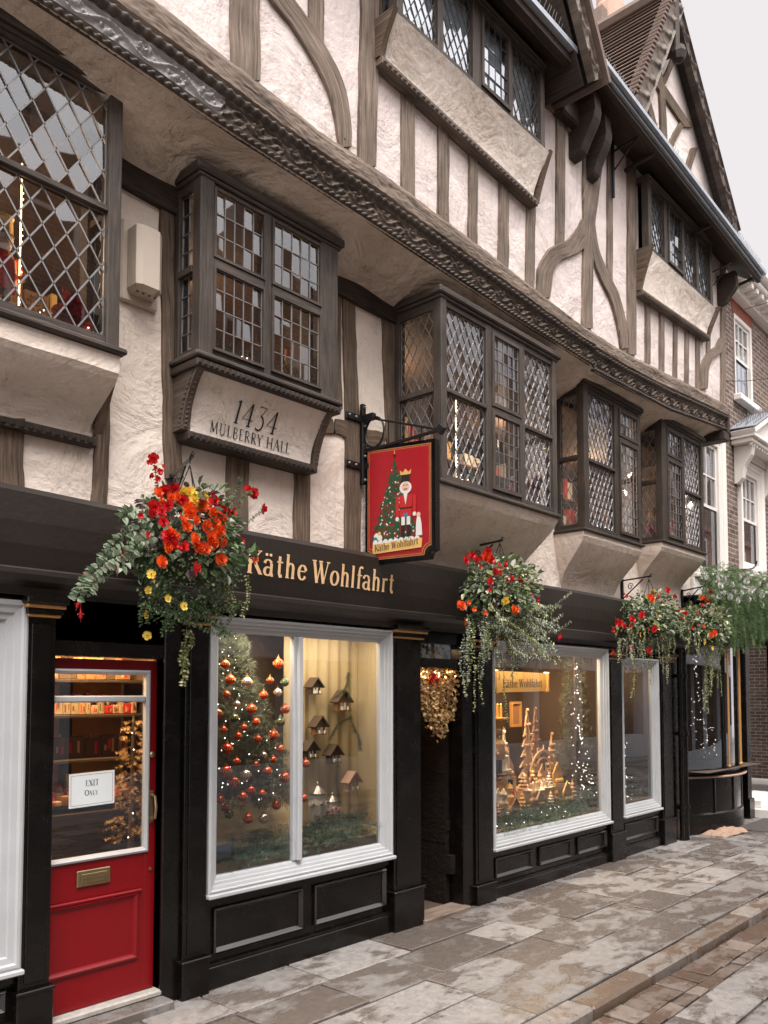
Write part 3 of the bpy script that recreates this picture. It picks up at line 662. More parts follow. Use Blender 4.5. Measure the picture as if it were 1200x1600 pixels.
# carved bressummer
def frieze():
    def blob(x, s, cx, cs, rx, rs):
        return max(0., 1-((x-cx)/rx)**2-((s-cs)/rs)**2)
    m = MB(); dx = .0085; x = .3; nx = int((XR+.02-x)/dx); prof = []
    NR = 56; rows = []
    for i in range(nx+1):
        X = x+i*dx; zl, zt = interp(ZL, X), interp(ZT, X); H = zt-zl; row = []
        pale = X < 2.93
        for j in range(NR+1):
            s = j/NR; h = 0
            if s < .12:                                  # lower bead and dart row
                q = s/.12; ph = (X/.054) % 1
                h = .022*math.sin(math.pi*q)*.6+.017*math.sqrt(max(0, 1-((ph-.5)/.34)**2-((q-.5)/.40)**2))
            elif s < .42:                                # vine board
                q = (s-.12)/.30; P0 = .42 if pale else .30; ph = X/P0; c = .5+.28*math.sin(2*math.pi*ph)
                sl = abs(math.cos(2*math.pi*ph)); d = abs(q-c)/(1+1.2*sl)
                h = .017*math.exp(-(d/.045)**2)
                for k in (-1, 0, 1):                     # curling leaves in each hollow
                    b = math.floor(ph*2)+k; cx = (b+.5)*P0/2; up_ = 1 if b % 2 else -1
                    for (ox, os, rx, rs) in ((0, .10, .030, .12), (.032, .26, .020, .11), (-.032, .24, .020, .12), (.010, .37, .016, .08), (-.052, .04, .016, .08), (.055, .02, .013, .07)):
                        bb = blob(X, q, cx+ox, .5+up_*os, rx, rs)
                        if bb > 0: h = max(h, .019*math.sqrt(bb)*(1-.5*(abs(math.sin((X-cx-ox)*120+q*9)) > .75)))
                h += .004*mnoise.noise(Vector((X*40, q*12, 2)))+.004
                if q < .05 or q > .95: h = .02
            elif s < .575:                               # upper roll with beads
                q = (s-.42)/.155; ph = (X/.070) % 1
                h = .014+.026*q+.015*math.sqrt(max(0, 1-((ph-.5)/.34)**2-((q-.45)/.36)**2))
                if .84 < q: h -= .016
            else:                                        # plain weathered beam
                q = (s-.575)/.425
                h = .036-.016*max(0, q-.75)/.25+.006*mnoise.noise(Vector((X*2.2, q*2, 7)))+.004*mnoise.noise(Vector((X*20, q*14, 4)))
                if q < .06: h = .022
            h += .003*mnoise.noise(Vector((X*9, s*8, 3)))
            zz = zl+H*s+.006*mnoise.noise(Vector((X*1.3, 3, 8)))
            row.append(Vector((X, -.512-h*1.45, zz)))
        top = row[-1]; bot = row[0]
        row.append(Vector((X, -.49, top.z+.012))); row.insert(0, Vector((X, -.50, bot.z+.004)))
        rows.append(row)
    m = MB(); base = 0; nj = NR+3
    for r_ in rows: m.v += [tuple(p) for p in r_]
    for i in range(nx):
        X = x+i*dx
        for j in range(nj-1):
            m.f.append((i*nj+j, (i+1)*nj+j, (i+1)*nj+j+1, i*nj+j+1)); s = j/NR
            m.m.append(1 if (X < 2.93 and .13 < s < .42) else (2 if s > .575 else (3 if (s < .115 or s > .42) else 0))); m.a.append(.5)
            v0, v1 = j*.0075, (j+1)*.0075; m.uv.append([(X, v0), (X+dx, v0), (X+dx, v1), (X, v1)])
    o = m.build('carved_bressummer', [M['carve'], M['carvepale'], M['oak'], M['carvedk']], hall, smooth=True)
    return o
frieze()
m = MB(); m.box(XR-.16, XR+.03, -.56, .02, 5.27, 5.385, bev=.01); m.box(XR-.02, XR+.05, -.565, -.47, 5.38, 5.72, bev=.01); m.build('jetty_end_beam', M['dark'], hall)
# upper storey timbers (photo outlines, wall plane y=-.5)
UP_ = [
 ([(381, -60), (381, 60), (381, 128)], 46), ([(400, -60), (437, 0), (467, 40), (503, 97), (524, 147), (533, 190), (537, 232)], [34, 30, 28, 27, 26, 22, 17]),
 ([(492, -70), (492, 30), (492, 70)], 23), ([(576, -60), (575, 60), (573, 130), (570, 262)], 27),
 ([(636, 140), (635, 312)], 20), ([(691, 195), (690, 352)], 16), ([(737, 240), (736, 390)], 12.5), ([(785, 285), (784, 420)], 14), ([(832, 240), (828, 330), (826, 452)], 13),
 ([(874, 120), (874, 260), (873, 383)], 13),
 ([(846, 466), (850, 425), (866, 398), (890, 388), (908, 368), (914, 345)], [20, 24, 25, 26, 26, 14]),
 ([(925, 150), (924, 240), (918, 350), (916, 420), (915, 514)], [22, 30, 18, 15, 15]),
 ([(922, 352), (927, 395), (941, 432), (957, 464), (967, 500), (973, 545)], [8, 12, 15, 15, 13, 9]),
 ([(951, 190), (951, 330), (950, 450)], 7.5), ([(985, 240), (985, 400), (985, 555)], 12.5),
 ([(1010, 455), (1010, 570)], 6.5), ([(1032, 470), (1032, 582)], 6), ([(1054, 490), (1053, 592)], 6), ([(1072, 505), (1071, 602)], 5.5), ([(1089, 515), (1088, 612)], 5.5),
 ([(1107, 380), (1106, 480), (1105, 555)], 5), ([(1098, 608), (1099, 576), (1108, 556), (1120, 547), (1127, 530)], [9, 12, 13, 13, 9]), ([(1128, 400), (1128, 520), (1128, 640)], 6.5),
 ([(700, 60), (780, 140), (860, 165), (912, 232)], [10, 12, 16, 14]),
]
for i, (pts, w) in enumerate(UP_):
    timber('curved_brace' if len(pts) > 4 else 'timber_stud', pts, w, -.5, M['oak'], hall, dep=.022 if len(pts) <= 3 else .028)
# gable timbers
for pts, w in [([(1002, 100), (1035, 145), (1072, 200)], [13, 14, 13]), ([(1031, 140), (1036, 240)], 8), ([(1002, 125), (1012, 165), (1030, 230)], [7, 8, 6]),
               ([(1068, 186), (1052, 215), (1038, 245)], [10, 9, 8]), ([(1083, 232), (1066, 285)], 9), ([(1016, 78), (1026, 110), (1033, 132)], [5, 6, 6]), ([(1052, 88), (1034, 132)], 7), ([(985, 150), (1010, 190)], 9)]:
    timber('gable_brace', pts, w, -.74, M['oak2'], hall, dep=.025)
# first floor timbers on plane y=0
LOW = [
 ([(259, 270), (260, 450), (266, 600), (270, 748)], [24, 20, 24, 27]), ([(370, 712), (369, 880)], 33), ([(470, 738), (468, 880)], 24),
 ([(498, 668), (530, 668), (560, 682), (600, 690)], [22, 24, 26, 26]), ([(543, 455), (545, 540), (549, 650), (550, 760), (549, 890)], [19, 20, 22, 25, 25]),
 ([(604, 470), (610, 600), (615, 720), (618, 900)], [20, 22, 22, 22]), ([(526, 450), (529, 640)], 7),
 ([(18, 655), (18, 775)], 38), ([(163, 560), (158, 700), (151, 800)], [14, 22, 26]),
]
for pts, w in LOW: timber('timber_stud', pts, w, 0, M['oak2'], hall, dep=.018)
def strip_beam(name, p0, p1, y0, y1, h, mat, par=hall, bev=.006, beads=None):
    m = MB(); p0, p1 = Vector(p0), Vector(p1); d = (p1-p0); L = d.length; d.normalize(); up = Vector((0, 0, 1)); up = (up-d*up.dot(d)).normalized()
    c = (p0+p1)/2; c.y = (y0+y1)/2
    m.obox(c, d, Vector((0, 1, 0)), up, L, abs(y1-y0), h, bev=bev)
    if beads:
        n = int(L/beads)
        for i in range(n):
            q = p0+d*(beads*(i+.5)); m.ball((q.x, min(y0, y1)-.002, q.z), beads*.42, n=6, sq=(1, .55, h*.36/(beads*.42)))
    return m.build(name, mat, par)
strip_beam('wall_plate', (-.3, 0, 5.07), (2.0, 0, 5.07), .02, -.05, .17, M['dark']); strip_beam('wall_plate', (2.3, 0, 5.10), (3.0, 0, 5.06), .02, -.05, .2, M['dark'])
strip_beam('wall_plate', (4.1, 0, 5.06), (5.15, 0, 5.05), .02, -.05, .16, M['dark']); strip_beam('wall_plate', (6.8, 0, 5.03), (XR, 0, 5.1), .02, -.05, .12, M['dark'])

# ------------------------------------------------------------------ bays
def bay(name, label, x0, x1, yf, z0, z1, cols, wood_, wy=0., glassm='quarry', leadm='lead', side=None, sillh=.05, headh=.07, dz=0., over=.05, lw=.007, capy=.06, sideframe=.07, hasright=True, rail=.035, cf=.032):
    """cols: (xa, xb, kind, [transom z], casement?, cw, ch)"""
    fr = MB(); panes = []; T = .075
    ed = [x0]+[e for c in cols for e in (c[0], c[1])]+[x1]
    for i in range(0, len(ed), 2):
        corner = i in (0, len(ed)-2)
        fr.box(ed[i], ed[i+1], yf-(.012 if corner else .004), yf+T, z0, z1, bev=.006)
    for (xa, xb, kind, trs, cas, cw, ch) in cols:
        fr.box(xa, xb, yf, yf+T-.005, z1-headh, z1); fr.box(xa, xb, yf, yf+T-.005, z0, z0+sillh)
        zz = [z0+sillh]+list(trs)+[z1-headh]
        for t in trs: fr.box(xa, xb, yf-.009, yf+T-.01, t-rail/2, t+rail/2, bev=.004)
        for a, b in zip(zz[:-1], zz[1:]):
            a2 = a+(rail/2 if a in trs else 0); b2 = b-(rail/2 if b in trs else 0); xa2, xb2 = xa, xb; yy = yf+.03
            if cas:
                f = cf
                fr.ringprof(xa-.006, xb+.006, a2+.001, b2-.001, [(0, yf+.01), (0, yf-.018), (f, yf-.018), (f, yf+.02)]); xa2 += f-.006; xb2 -= f-.006; a2 += f; b2 -= f; yy = yf+.005
            gl = MB(); ld = MB(); leaded(gl, ld, (xa2, yy, a2), (1, 0, 0), xb2-xa2, b2-a2, kind, cw, ch, lw=lw); panes.append((gl, ld))
    # sides
    dep = wy-yf-T
    if dep > .08:
        for sx, ax, ok in ((x0, (0, -1, 0), True), (x1, (0, 1, 0), hasright)):
            sg = 1 if sx == x0 else -1; p = .06
            fr.box(sx, sx+sg*T, wy-sideframe, wy+.02, z0, z1, bev=.004)
            fr.box(sx+sg*.003, sx+sg*(T-.003), yf+T, wy-sideframe, z1-headh-.03, z1); fr.box(sx+sg*.003, sx+sg*(T-.003), yf+T, wy-sideframe, z0, z0+sillh)
            w = wy-sideframe-yf-T
            zz = [z0+sillh]+([side[3]] if side[3] else [])+[z1-headh-.03]
            if side[3]: fr.box(sx-sg*.006, sx+sg*(T-.01), yf+T, wy-sideframe, side[3]-.02, side[3]+.02)
            for a, b in zip(zz[:-1], zz[1:]):
                a2 = a+(.02 if a == side[3] else 0); b2 = b-(.02 if b == side[3] else 0)
                if sg > 0: O = (sx+.03, wy-sideframe, a2)
                else: O = (sx-.03, yf+T, a2)
                gl = MB(); ld = MB(); leaded(gl, ld, O, ax, w, b2-a2, side[0], side[1], side[2], lw=lw); panes.append((gl, ld))
    o = fr.build(name, wood_, hall); o['label'] = label
    m = MB(); m.box(x0-over, x1+over, yf-over, wy+.02, z1, z1+capy, bev=.012); m.box(x0-over*.5, x1+over*.5, yf-over*.5, wy+.02, z1-.025, z1, bev=.008); m.build('bay_cornice', wood_, o)
    m = MB(); m.box(x0-over*.8, x1+over*.8, yf-over*.8, wy, z0-.035, z0, bev=.010); m.build('window_sill', wood_, o)
    for gl, ld in panes: gl.build('leaded_glass', M[glassm], o); ld.build('lead_cames', M[leadm], o)
    return o
def hopper(name, x0, x1, yf, zt, bx0, bx1, zb, mat, par, wy=0., rim=.06, curve=1.0, n=14, lump=.006):
    """coved plaster apron under a bay, closed at the ends, running back to the wall"""
    rows = []
    for i in range(n+1):
        t = i/n
        if curve > 0: f = 1-math.sin(t*math.pi/2)**1.15        # concave sweep
        else: f = 1-t
        a = x0+(bx0-x0)*t**1.1; b = x1+(bx1-x1)*t**1.1; y = wy+(yf-wy)*f; z = zt-rim-(zt-rim-zb)*t
        if curve > 0: z = zt-rim-(zt-rim-zb)*(t**.85)
        r = [Vector((a, wy+.01, z))]
        for k in range(4): r.append(Vector((a, wy+(y-wy)*(k+1)/4, z)))
        nn = 16
        for k in range(1, nn): 
            X = a+(b-a)*k/nn; r.append(Vector((X, y-lump*mnoise.noise(Vector((X*4, z*5, 2)))*2*math.sin(math.pi*t), z+lump*mnoise.noise(Vector((X*3, 1, 2))))))
        for k in range(4): r.append(Vector((b, y+(wy-y)*k/4, z)))
        r.append(Vector((b, wy+.01, z))); rows.append(r)
    top = [Vector((p.x, p.y, zt)) for p in rows[0]]
    m = MB(); m.grid([top]+rows, flip=True); return m.build(name, mat, par, smooth=False)
# bay 0 (far left, big diamond leads)
b = bay('bay_window', 'grey framed bay with large diamond leads at the far left', .9, 2.41, -.3, 3.84, 5.33, [(1.0, 1.62, 'diamond', [4.62], False, .135, .20), (1.70, 2.33, 'diamond', [4.62], False, .135, .20)], M['grey'],
        side=('diamond', .13, .2, 4.62), sillh=.05, headh=.05, lw=.0085)
hopper('plaster_apron', .9, 2.42, -.3, 3.80, .9, 2.40, 3.40, M['plast'], b, rim=.10)
strip_beam('carved_rail', (.5, 0, 3.34), (2.42, 0, 3.355), .0, -.07, .055, M['dark'], b, beads=.05)
m = MB(); m.prism([(2.42, -.01, 3.76), (2.42, -.2, 3.76), (2.42, -.12, 3.62), (2.42, -.06, 3.48), (2.42, -.01, 3.40)], (.055, 0, 0)); m.build('curved_bracket', M['oak2'], b)
# bay 1 with date panel
b1 = bay('bay_window', 'grey framed casement bay above the date panel', 2.955, 4.15, -.29, 4.0, 5.14, [(3.06, 3.465, 'rect', [4.61], True, .081, .13), (3.535, 3.98, 'rect', [4.61], True, .085, .13)], M['grey'],
        side=('rect', .09, .13, 4.55), sillh=.04, headh=.05, lw=.005, over=.045, rail=.05, cf=.018)
strip_beam('carved_rail', (2.93, 0, 3.93), (4.17, 0, 3.93), -.02, -.315, .05, M['dark'], b1, beads=.042)
# date panel: curved plaster panel
rows = []
def panel_pt(X, t):                                       # t 0 top..1 bottom
    y = -.115-.15*(1-math.sin(t*math.pi/2)**.8); return Vector((X, y, 3.905-.355*t))
for i in range(13):
    t = i/12; inset = .035*math.sin(t*math.pi/2)
    rows.append([panel_pt(2.99+inset+(1.10-2*inset)*k/20, t) for k in range(21)])
m = MB(); m.grid(rows, flip=True)
m.face([(2.99, 0, 3.905)]+[tuple(r[0]) for r in rows]+[(3.025, 0, 3.55)]); m.face(([(4.09, 0, 3.905)]+[tuple(r[-1]) for r in rows]+[(4.055, 0, 3.55)])[::-1])
dp = m.build('date_panel', M['base_up'], b1, smooth=False)
def on_panel(x0, z0, slope=0.):
    def f(x, h, e):
        X = x0+x; z = z0+h+slope*x; t = max(0, min(1, (3.905-z)/.355)); p = panel_pt(X, t); return (X, p.y-e-.002, z)
    return f
m = MB(); sz = .138; w = text_width('1434', .1)*sz; letter(m, '1434', on_panel(3.525-w/2, 3.682), sz, track=.1, bold=1.05)
sz = .074; w = text_width('MULBERRY HALL', .06)*sz; letter(m, 'MULBERRY HALL', on_panel(3.51-w/2, 3.583), sz, track=.06, bold=1.12)
m.build('date_lettering', M['ink'], dp)
strip_beam('carved_rail', (2.99, 0, 3.52), (4.10, 0, 3.52), 0, -.15, .055, M['dark'], b1, beads=.045)
for X in (2.955, 4.075):
    m = MB(); pr = []
    for i in range(9):
        t = i/8; pr.append((X, -.125-.165*(1-math.sin(t*math.pi/2)**.8)-.01*math.sin(t*math.pi), 3.905-.35*t))
    m.prism([(X, 0, 3.905)]+pr+[(X, 0, 3.55)], (.05, 0, 0))
    for i in range(12):
        t = (i+.5)/12; m.ball((X-.002, -.10-.14*(1-math.sin(t*math.pi/2)), 3.9-.34*t), .013, n=6, sq=(.6, 1, .8)); m.ball((X+.026, -.133-.165*(1-math.sin(t*math.pi/2)**.8), 3.9-.34*t), .012, n=6, sq=(1, .7, .8))
    m.build('carved_bracket', M['carve'], b1)
# bay 2
b2 = bay('bay_window', 'widest dark bay with three tall leaded lights behind the hanging sign', 5.09, 6.86, -.5, 3.58, 5.07,
        [(5.165, 5.72, 'diamond', [4.32], False, .085, .15), (5.80, 6.24, 'rect', [4.33], True, .075, .105), (6.32, 6.79, 'diamond', [4.30], False, .085, .15)], M['grey'],
        side=('diamond', .085, .15, 4.32), lw=.005, over=.045)
hopper('plaster_apron', 5.08, 6.88, -.5, 3.545, 5.25, 6.86, 2.93, M['plast'], b2, rim=.02)
b3 = bay('bay_window', 'dark bay with diamond lights left and square leads right, third from the left', 7.66, 8.99, -.35, 3.60, 5.12,
        [(7.76, 8.36, 'diamond', [4.33], False, .085, .15), (8.46, 8.92, 'rect', [4.72], True, .075, .10)], M['dark'], side=('diamond', .085, .15, 4.35), lw=.005, over=.04)
hopper('plaster_apron', 7.65, 9.0, -.35, 3.565, 7.80, 9.0, 3.0, M['plast'], b3, rim=.05)
b4 = bay('bay_window', 'smallest dark bay at the right hand end, over the last baskets', 9.57, 10.86, -.35, 3.74, 5.21,
        [(9.72, 10.17, 'rect', [4.78], True, .075, .10), (10.27, 10.79, 'diamond', [4.46], False, .085, .15)], M['dark'], side=('diamond', .085, .15, 4.46), lw=.005, over=.04)
hopper('plaster_apron', 9.56, 10.88, -.35, 3.705, 9.72, 10.9, 3.22, M['plast'], b4, rim=.05)
# ------------------------------------------------------------------ oriels on the upper floor
def oriel(label, x0, x1, yf, z0, z1, cols, zbl, zbr):
    m = MB()
    for i in range(60):
        a, b = x0+.08+(x1-x0-.16)*i/60, x0+.08+(x1-x0-.16)*(i+1)/60; m.face([(a, yf+.075+.012*math.sin(i*1.3), z0), (b, yf+.075+.012*math.sin(i*1.3+1.3), z0), (b, yf+.075+.012*math.sin(i*1.3+1.3), z1), (a, yf+.075+.012*math.sin(i*1.3), z1)])
    nc = m
    o = bay('oriel_window', label, x0, x1, yf, z0, z1, cols, M['grey'], wy=-.5, glassm='quarry_sky', leadm='darklead', side=('diamond', .08, .13, None), lw=.005, over=.03, capy=.03, sideframe=.03)
    nc.build('pane_backing', M['backing'], o)  # added pale blue sheet, makes the panes read as bright sky
    n = 12; rows = []
    for i in range(n+1):
        t = i/n; f = (1-t)**1.5; row = []
        for k in range(31):
            s = k/30; X = x0-.05+(x1-x0+.1)*s; ins = .06*math.sin(t*math.pi/2)*(1 if s > .5 else -1)*abs(2*s-1)
            zb = zbl+(zbr-zbl)*s; zt = z0-.02; row.append(Vector((X-ins, -.56+(yf-.03+.56)*f+.012*mnoise.noise(Vector((X*2.5, t*2, 4)))*math.sin(math.pi*t), zt+(zb-zt)*t)))
        rows.append(row)
    m = MB(); m.grid(rows, flip=True)
    m.face([(rows[0][0].x, -.5, z0-.02)]+[tuple(r[0]) for r in rows]+[(rows[-1][0].x, -.5, zbl)])
    m.face(([(rows[0][-1].x, -.5, z0-.02)]+[tuple(r[-1]) for r in rows]+[(rows[-1][-1].x, -.5, zbr)])[::-1])
    m.face([rows[0][0], rows[0][-1], (x1+.05, -.5, z0-.02), (x0-.05, -.5, z0-.02)][::-1]); m.build('plaster_apron', M['base_up'], o)
    strip_beam('carved_rail', (x0-.06, 0, zbl-.03), (x1+.02, 0, zbr-.03), -.5, -.60, .06, M['carve'], o, beads=.055)
    for X, zb in ((x0-.07, zbl), (x1+.03, zbr)):
        m = MB(); pr = [(X, -.575-.15*(1-i/8)**1.5-.012*math.sin(math.pi*i/8), z0+.0-(z0-zb)*i/8) for i in range(9)]
        m.prism([(X, -.5, z0)]+pr+[(X, -.5, zb)], (.045, 0, 0)); m.build('curved_bracket', M['oak2'], o)
    return o
oriel('long oriel under the left gable, four leaded lights', 4.36, 6.40, -.68, 6.83, 7.60, [(4.43, 4.85, 'diamond', [], False, .085, .15), (4.92, 5.31, 'diamond', [], False, .085, .15), (5.42, 5.83, 'rect', [], True, .09, .12), (5.89, 6.34, 'diamond', [], False, .085, .15)], 6.53, 6.40)
oriel('small oriel under the right gable, tucked below the gutter', 8.66, 10.55, -.64, 6.84, 7.66, [(8.74, 9.10, 'diamond', [], False, .085, .15), (9.19, 9.60, 'rect', [], True, .09, .12), (9.68, 10.05, 'diamond', [], False, .085, .15), (10.12, 10.48, 'diamond', [], False, .085, .15)], 6.37, 6.48)
# ------------------------------------------------------------------ eaves, gutters, gables
def slab4(m, a, b, c, d, th, mi=0):
    a, b, c, d = map(Vector, (a, b, c, d)); n = (b-a).cross(d-a).normalized()*th
    m.prism([a, b, c, d], n, mi)
GY = -.87; q_ = at(885, 88, GY); G1x, G1z = q_.x, q_.z
gl_, gr_ = at(930, 118, GY), at(1184, 441, GY)
def gu(x): return gl_.z+(gr_.z-gl_.z)*(x-gl_.x)/(gr_.x-gl_.x)
m = MB(); slab4(m, (2.2, -.87, G1z-.08), (G1x, -.87, G1z-.08), (G1x, -.5, 7.86), (2.2, -.5, 7.86), -.03); m.build('eaves_soffit', M['dark'], hall)
m = MB(); m.bar((2.2, GY-.02, G1z-.03), (G1x+.02, GY-.02, G1z-.03), .05, .11, up=(0, 0, 1)); m.build('eaves_board', M['dark'], hall)
m = MB(); m.bar((2.2, GY-.06, G1z+.02), (G1x+.03, GY-.06, G1z+.02), .08, .05, up=(0, 0, 1)); m.bar((2.2, GY, G1z+.07), (G1x+.03, GY, G1z+.07), .14, .03, up=(0, 0, 1)); m.build('lead_gutter', M['flash'], hall)
XL, XE = gl_.x-.04, gr_.x
m = MB(); m.grid([[Vector((XL+(XE-XL)*i/24, GY+.02, gu(XL+(XE-XL)*i/24))), Vector((XL+(XE-XL)*i/24, -.495, gu(XL+(XE-XL)*i/24)+.10+.16*i/24))] for i in range(25)]); m.build('eaves_soffit', M['dark'], hall)
m = MB(); m.bar((XL-.04, GY-.01, gu(XL)+.05), (XE+.02, GY-.01, gu(XE)+.05), .05, .11, up=(0, 0, 1)); m.box(XL-.08, XL, GY-.06, -.55, gu(XL)-.05, gu(XL)+.14, bev=.01)
for X in (8.4, 10.0, 11.5): m.bar((X, GY, gu(X)+.02), (X, -.5, gu(X)-.03), .04, .03)
m.build('eaves_board', M['dark'], hall)
m = MB(); m.bar((XL, GY-.05, gu(XL)+.05), (XE+.02, GY-.05, gu(XE)+.05), .028, .022); m.bar((XL, GY-.07, gu(XL)+.10), (XE+.03, GY-.07, gu(XE)+.10), .075, .045, up=(0, 0, 1)); m.bar((XL, GY+.03, gu(XL)+.15), (XE, GY+.03, gu(XE)+.15), .2, .03); m.build('lead_gutter', M['flash'], hall)
m = MB()
for (xa, xb, f) in ((4.5, G1x, None), (XL+.05, 8.9, gu), (10.3, XE, gu)):
    n = int((xb-xa)/.05)
    for i in range(n):
        X = xa+(xb-xa)*i/n; z = (f(X)+.12) if f else G1z+.07
        for dy in (-.05, .0, .05): m.bar((X, GY, z), (X+R.uniform(-.02, .02), GY+dy*1.3, z+.14), .004)
o = m.build('bird_spikes', M['lead'], hall); o['kind'] = 'stuff'
GW = -.74; A2 = at(1047, -8, GW); RF = at(1143, 356, GW); LF = at(972, 158, GW)
sl = (LF-A2); LF2 = A2+sl*1.35
m = MB(); LF2 = A2+sl*((A2.z-7.86)/(A2.z-LF.z)); m.face([LF2, (RF.x+.1, GW, 7.66), (RF.x+.1, GW, RF.z-.1), RF, A2]); m.build('gable_plaster', M['plast_up'], hall)
# gable 2 roof: two slopes running back from the bargeboards
def bz(u, v, y=-.86): return at(u, v, y)
Aap = bz(1049, -14); Lf = bz(986, 152); Rf = bz(1148, 356); Ld = (Lf-Aap).normalized(); Rd = (Rf-Aap).normalized()
LfE = Aap+Ld*(Lf-Aap).length*1.03; RfE = Aap+Rd*(Rf-Aap).length*1.02; back = Vector((0, 5.2, 0))
m = MB()
def courses(m, A, B, back, n, sgn):
    d = (B-A)/n; nrm = d.cross(back).normalized()*sgn
    if nrm.z < 0: nrm = -nrm
    for i in range(n):
        p = A+d*i; q = A+d*(i+1.08); t = 0; k = 0
        m_ = max(2, int(back.length/.9))
        for k in range(m_):
            y0, y1 = back*(k/m_), back*((k+.998)/m_); j = R.uniform(0, .003)
            m.prism([p+y0+nrm*.0, q+y0+nrm*(.028+j), q+y1+nrm*(.028+j), p+y1+nrm*.0], nrm*.014, 0, R.random())
courses(m, Aap, LfE, back, 24, 1)
m.face([Aap-Vector((0, 0, .03)), LfE-Vector((0, 0, .03)), LfE+back-Vector((0, 0, .03)), Aap+back-Vector((0, 0, .03))]); m.face([Aap-Vector((0, 0, .02)), RfE-Vector((0, 0, .02)), RfE+back, Aap+back])
courses(m, Aap, RfE, Vector((0, 1.2, 0)), 24, 1)
m.tube([Aap+Vector((0, 0, .03)), Aap+back+Vector((0, 0, .03))], .09, 8); m.build('tiled_roof', M['tile'], hall)
def barge(A, B, w, y, th, mat, carve=True, side=1, name='bargeboard'):
    d = (B-A).normalized(); n = Vector((-d.z, 0, d.x)); n = n if n.z < 0 else -n
    m = MB(); n_ = int((B-A).length/.012); nj = 12; rows = []
    for i in range(n_+1):
        s = (B-A).length*i/n_; row = []
        for j in range(nj+1):
            q = j/nj; ph = s/.30; c = .5+.26*math.sin(2*math.pi*ph); h = .02*math.exp(-((q-c)/.13)**2)
            h += .016*max(0, 1-((ph*2 % 1-.5)/.28)**2-((q-(.5-.25*(1 if int(ph*2) % 2 else -1)))/.24)**2)
            if q < .08 or q > .92: h = .026
            p = A+d*s+n*(w*q); row.append(Vector((p.x, y-h, p.z)))
        row.insert(0, Vector((row[0].x, y+th, row[0].z))); row.append(Vector((row[-1].x, y+th, row[-1].z))); rows.append(row)
    m.grid(rows, uv=lambda v: (v[0]*.7+v[2]*.7, v[2]*.3)); return m.build(name, mat, hall, smooth=False, fix=True)
barge(Aap+Vector((0, 0, .02)), LfE, .24, -.90, .05, M['carve']); barge(Aap+Vector((0, 0, .02)), RfE, .22, -.90, .05, M['oakdk'])
m = MB()
for P0, P1 in ((Aap, LfE), (Aap, RfE)):
    d = (P1-P0).normalized(); n = Vector((-d.z, 0, d.x)); n = n if n.z < 0 else -n; o = n*.07
    m.prism([P0+o, P1+o, P1+o+Vector((0, .14, 0)), P0+o+Vector((0, .14, 0))], n*.05)
m.box(Aap.x-.05, Aap.x+.05, -.93, -.74, Aap.z-.75, Aap.z-.05, bev=.01); m.ball((Aap.x, -.93, Aap.z-.78), .09, n=8, sq=(1, 1, 1.2)); m.build('rafter_soffit', M['dark'], hall)
m = MB()
for (Pp, dd, k) in ((LfE, (LfE-Aap).normalized(), 24),):
    for i in range(26):
        p = Aap+dd*(i*(LfE-Aap).length/26)+Vector((0, -.05, .02)); m.box(p.x-.04, p.x+.025, p.y-.02, p.y+.1, p.z-.02, p.z+.02, bev=.008)
m.build('verge_tiles', M['tile'], hall)
# gable 1: right slope and bargeboard coming down beside the first gutter
g0 = at(897, -10, -1.0); g1 = at(931, 128, -1.0); gd = (g1-g0).normalized(); gA = g0-gd*2.6
barge(gA, g1, .16, -1.04, .05, M['carve'])
m = MB(); up = Vector((gd.z, 0, -gd.x)); up = up if up.z > 0 else -up
m.prism([gA, g1, g1+Vector((0, 4, 0)), gA+Vector((0, 4, 0))], up*.04); dn = -up*.17
m.prism([gA+dn+Vector((0, .04, 0)), g1+dn+Vector((0, .04, 0)), g1+dn+Vector((0, .5, 0)), gA+dn+Vector((0, .5, 0))], -up*.04); m.build('rafter_soffit', M['dark'], hall)
m = MB(); m.prism([gA+up*.05+Vector((0, -.1, 0)), g1+up*.05+gd*.05+Vector((0, -.1, 0)), g1+up*.05+gd*.05+Vector((0, 4, 0)), gA+up*.05+Vector((0, 4, 0))], up*.05); m.build('tiled_roof', M['tile'], hall)
m = MB(); m.face([(gA.x-.2, -.504, 7.9), (6.75, -.504, 7.9), (g1.x+.3, -.504, g1.z+.3), (gA.x+.3, -.504, gA.z)]); m.build('gable_plaster', M['plast_up'], hall)
# corbel under the meeting of the two roofs
def corbel(x, w, y0, y1, z0, z1, mat, name='eaves_corbel'):
    m = MB(); pr = []
    for i in range(11):
        t = i/10; y = y0+(y1-y0)*math.sin(t*math.pi/2); z = z0+(z1-z0)*(1-math.cos(t*math.pi/2)); pr.append((x, y-.02*math.sin(t*9), z))
    m.prism([(x, y0+.02, z0)]+pr+[(x, y1, z1+.12), (x, y0+.02, z1+.12)], (w, 0, 0)); return m.build(name, mat, hall)
corbel(7.16, .13, -.5, -.78, 7.2, 7.66, M['dark']); corbel(7.46, .13, -.5, -.74, 7.12, 7.60, M['dark']); corbel(11.1, .10, -.5, -.74, 7.1, 7.38, M['dark'])
m = MB(); m.box(6.85, 7.75, -.62, -.49, 7.48, 7.84, bev=.02); m.build('tie_beam_end', M['dark'], hall)
m = MB(); p = at(952, 240, -.52); m.tube([(p.x, -.56, p.z+.12), (p.x, -.56, p.z-.5)], .018, 6); m.bar((p.x, -.56, p.z), (p.x+.1, -.86, p.z+.12), .018); m.bar((p.x, -.56, p.z-.22), (p.x+.06, -.83, p.z+.1), .014)
q = at(1100, 455, -.52); m.bar((q.x, -.54, q.z+.2), (q.x, -.86, q.z+.25), .015); m.bar((q.x, -.54, q.z-.05), (q.x, -.83, q.z+.22), .012); m.build('gutter_bracket', M['iron'], hall)

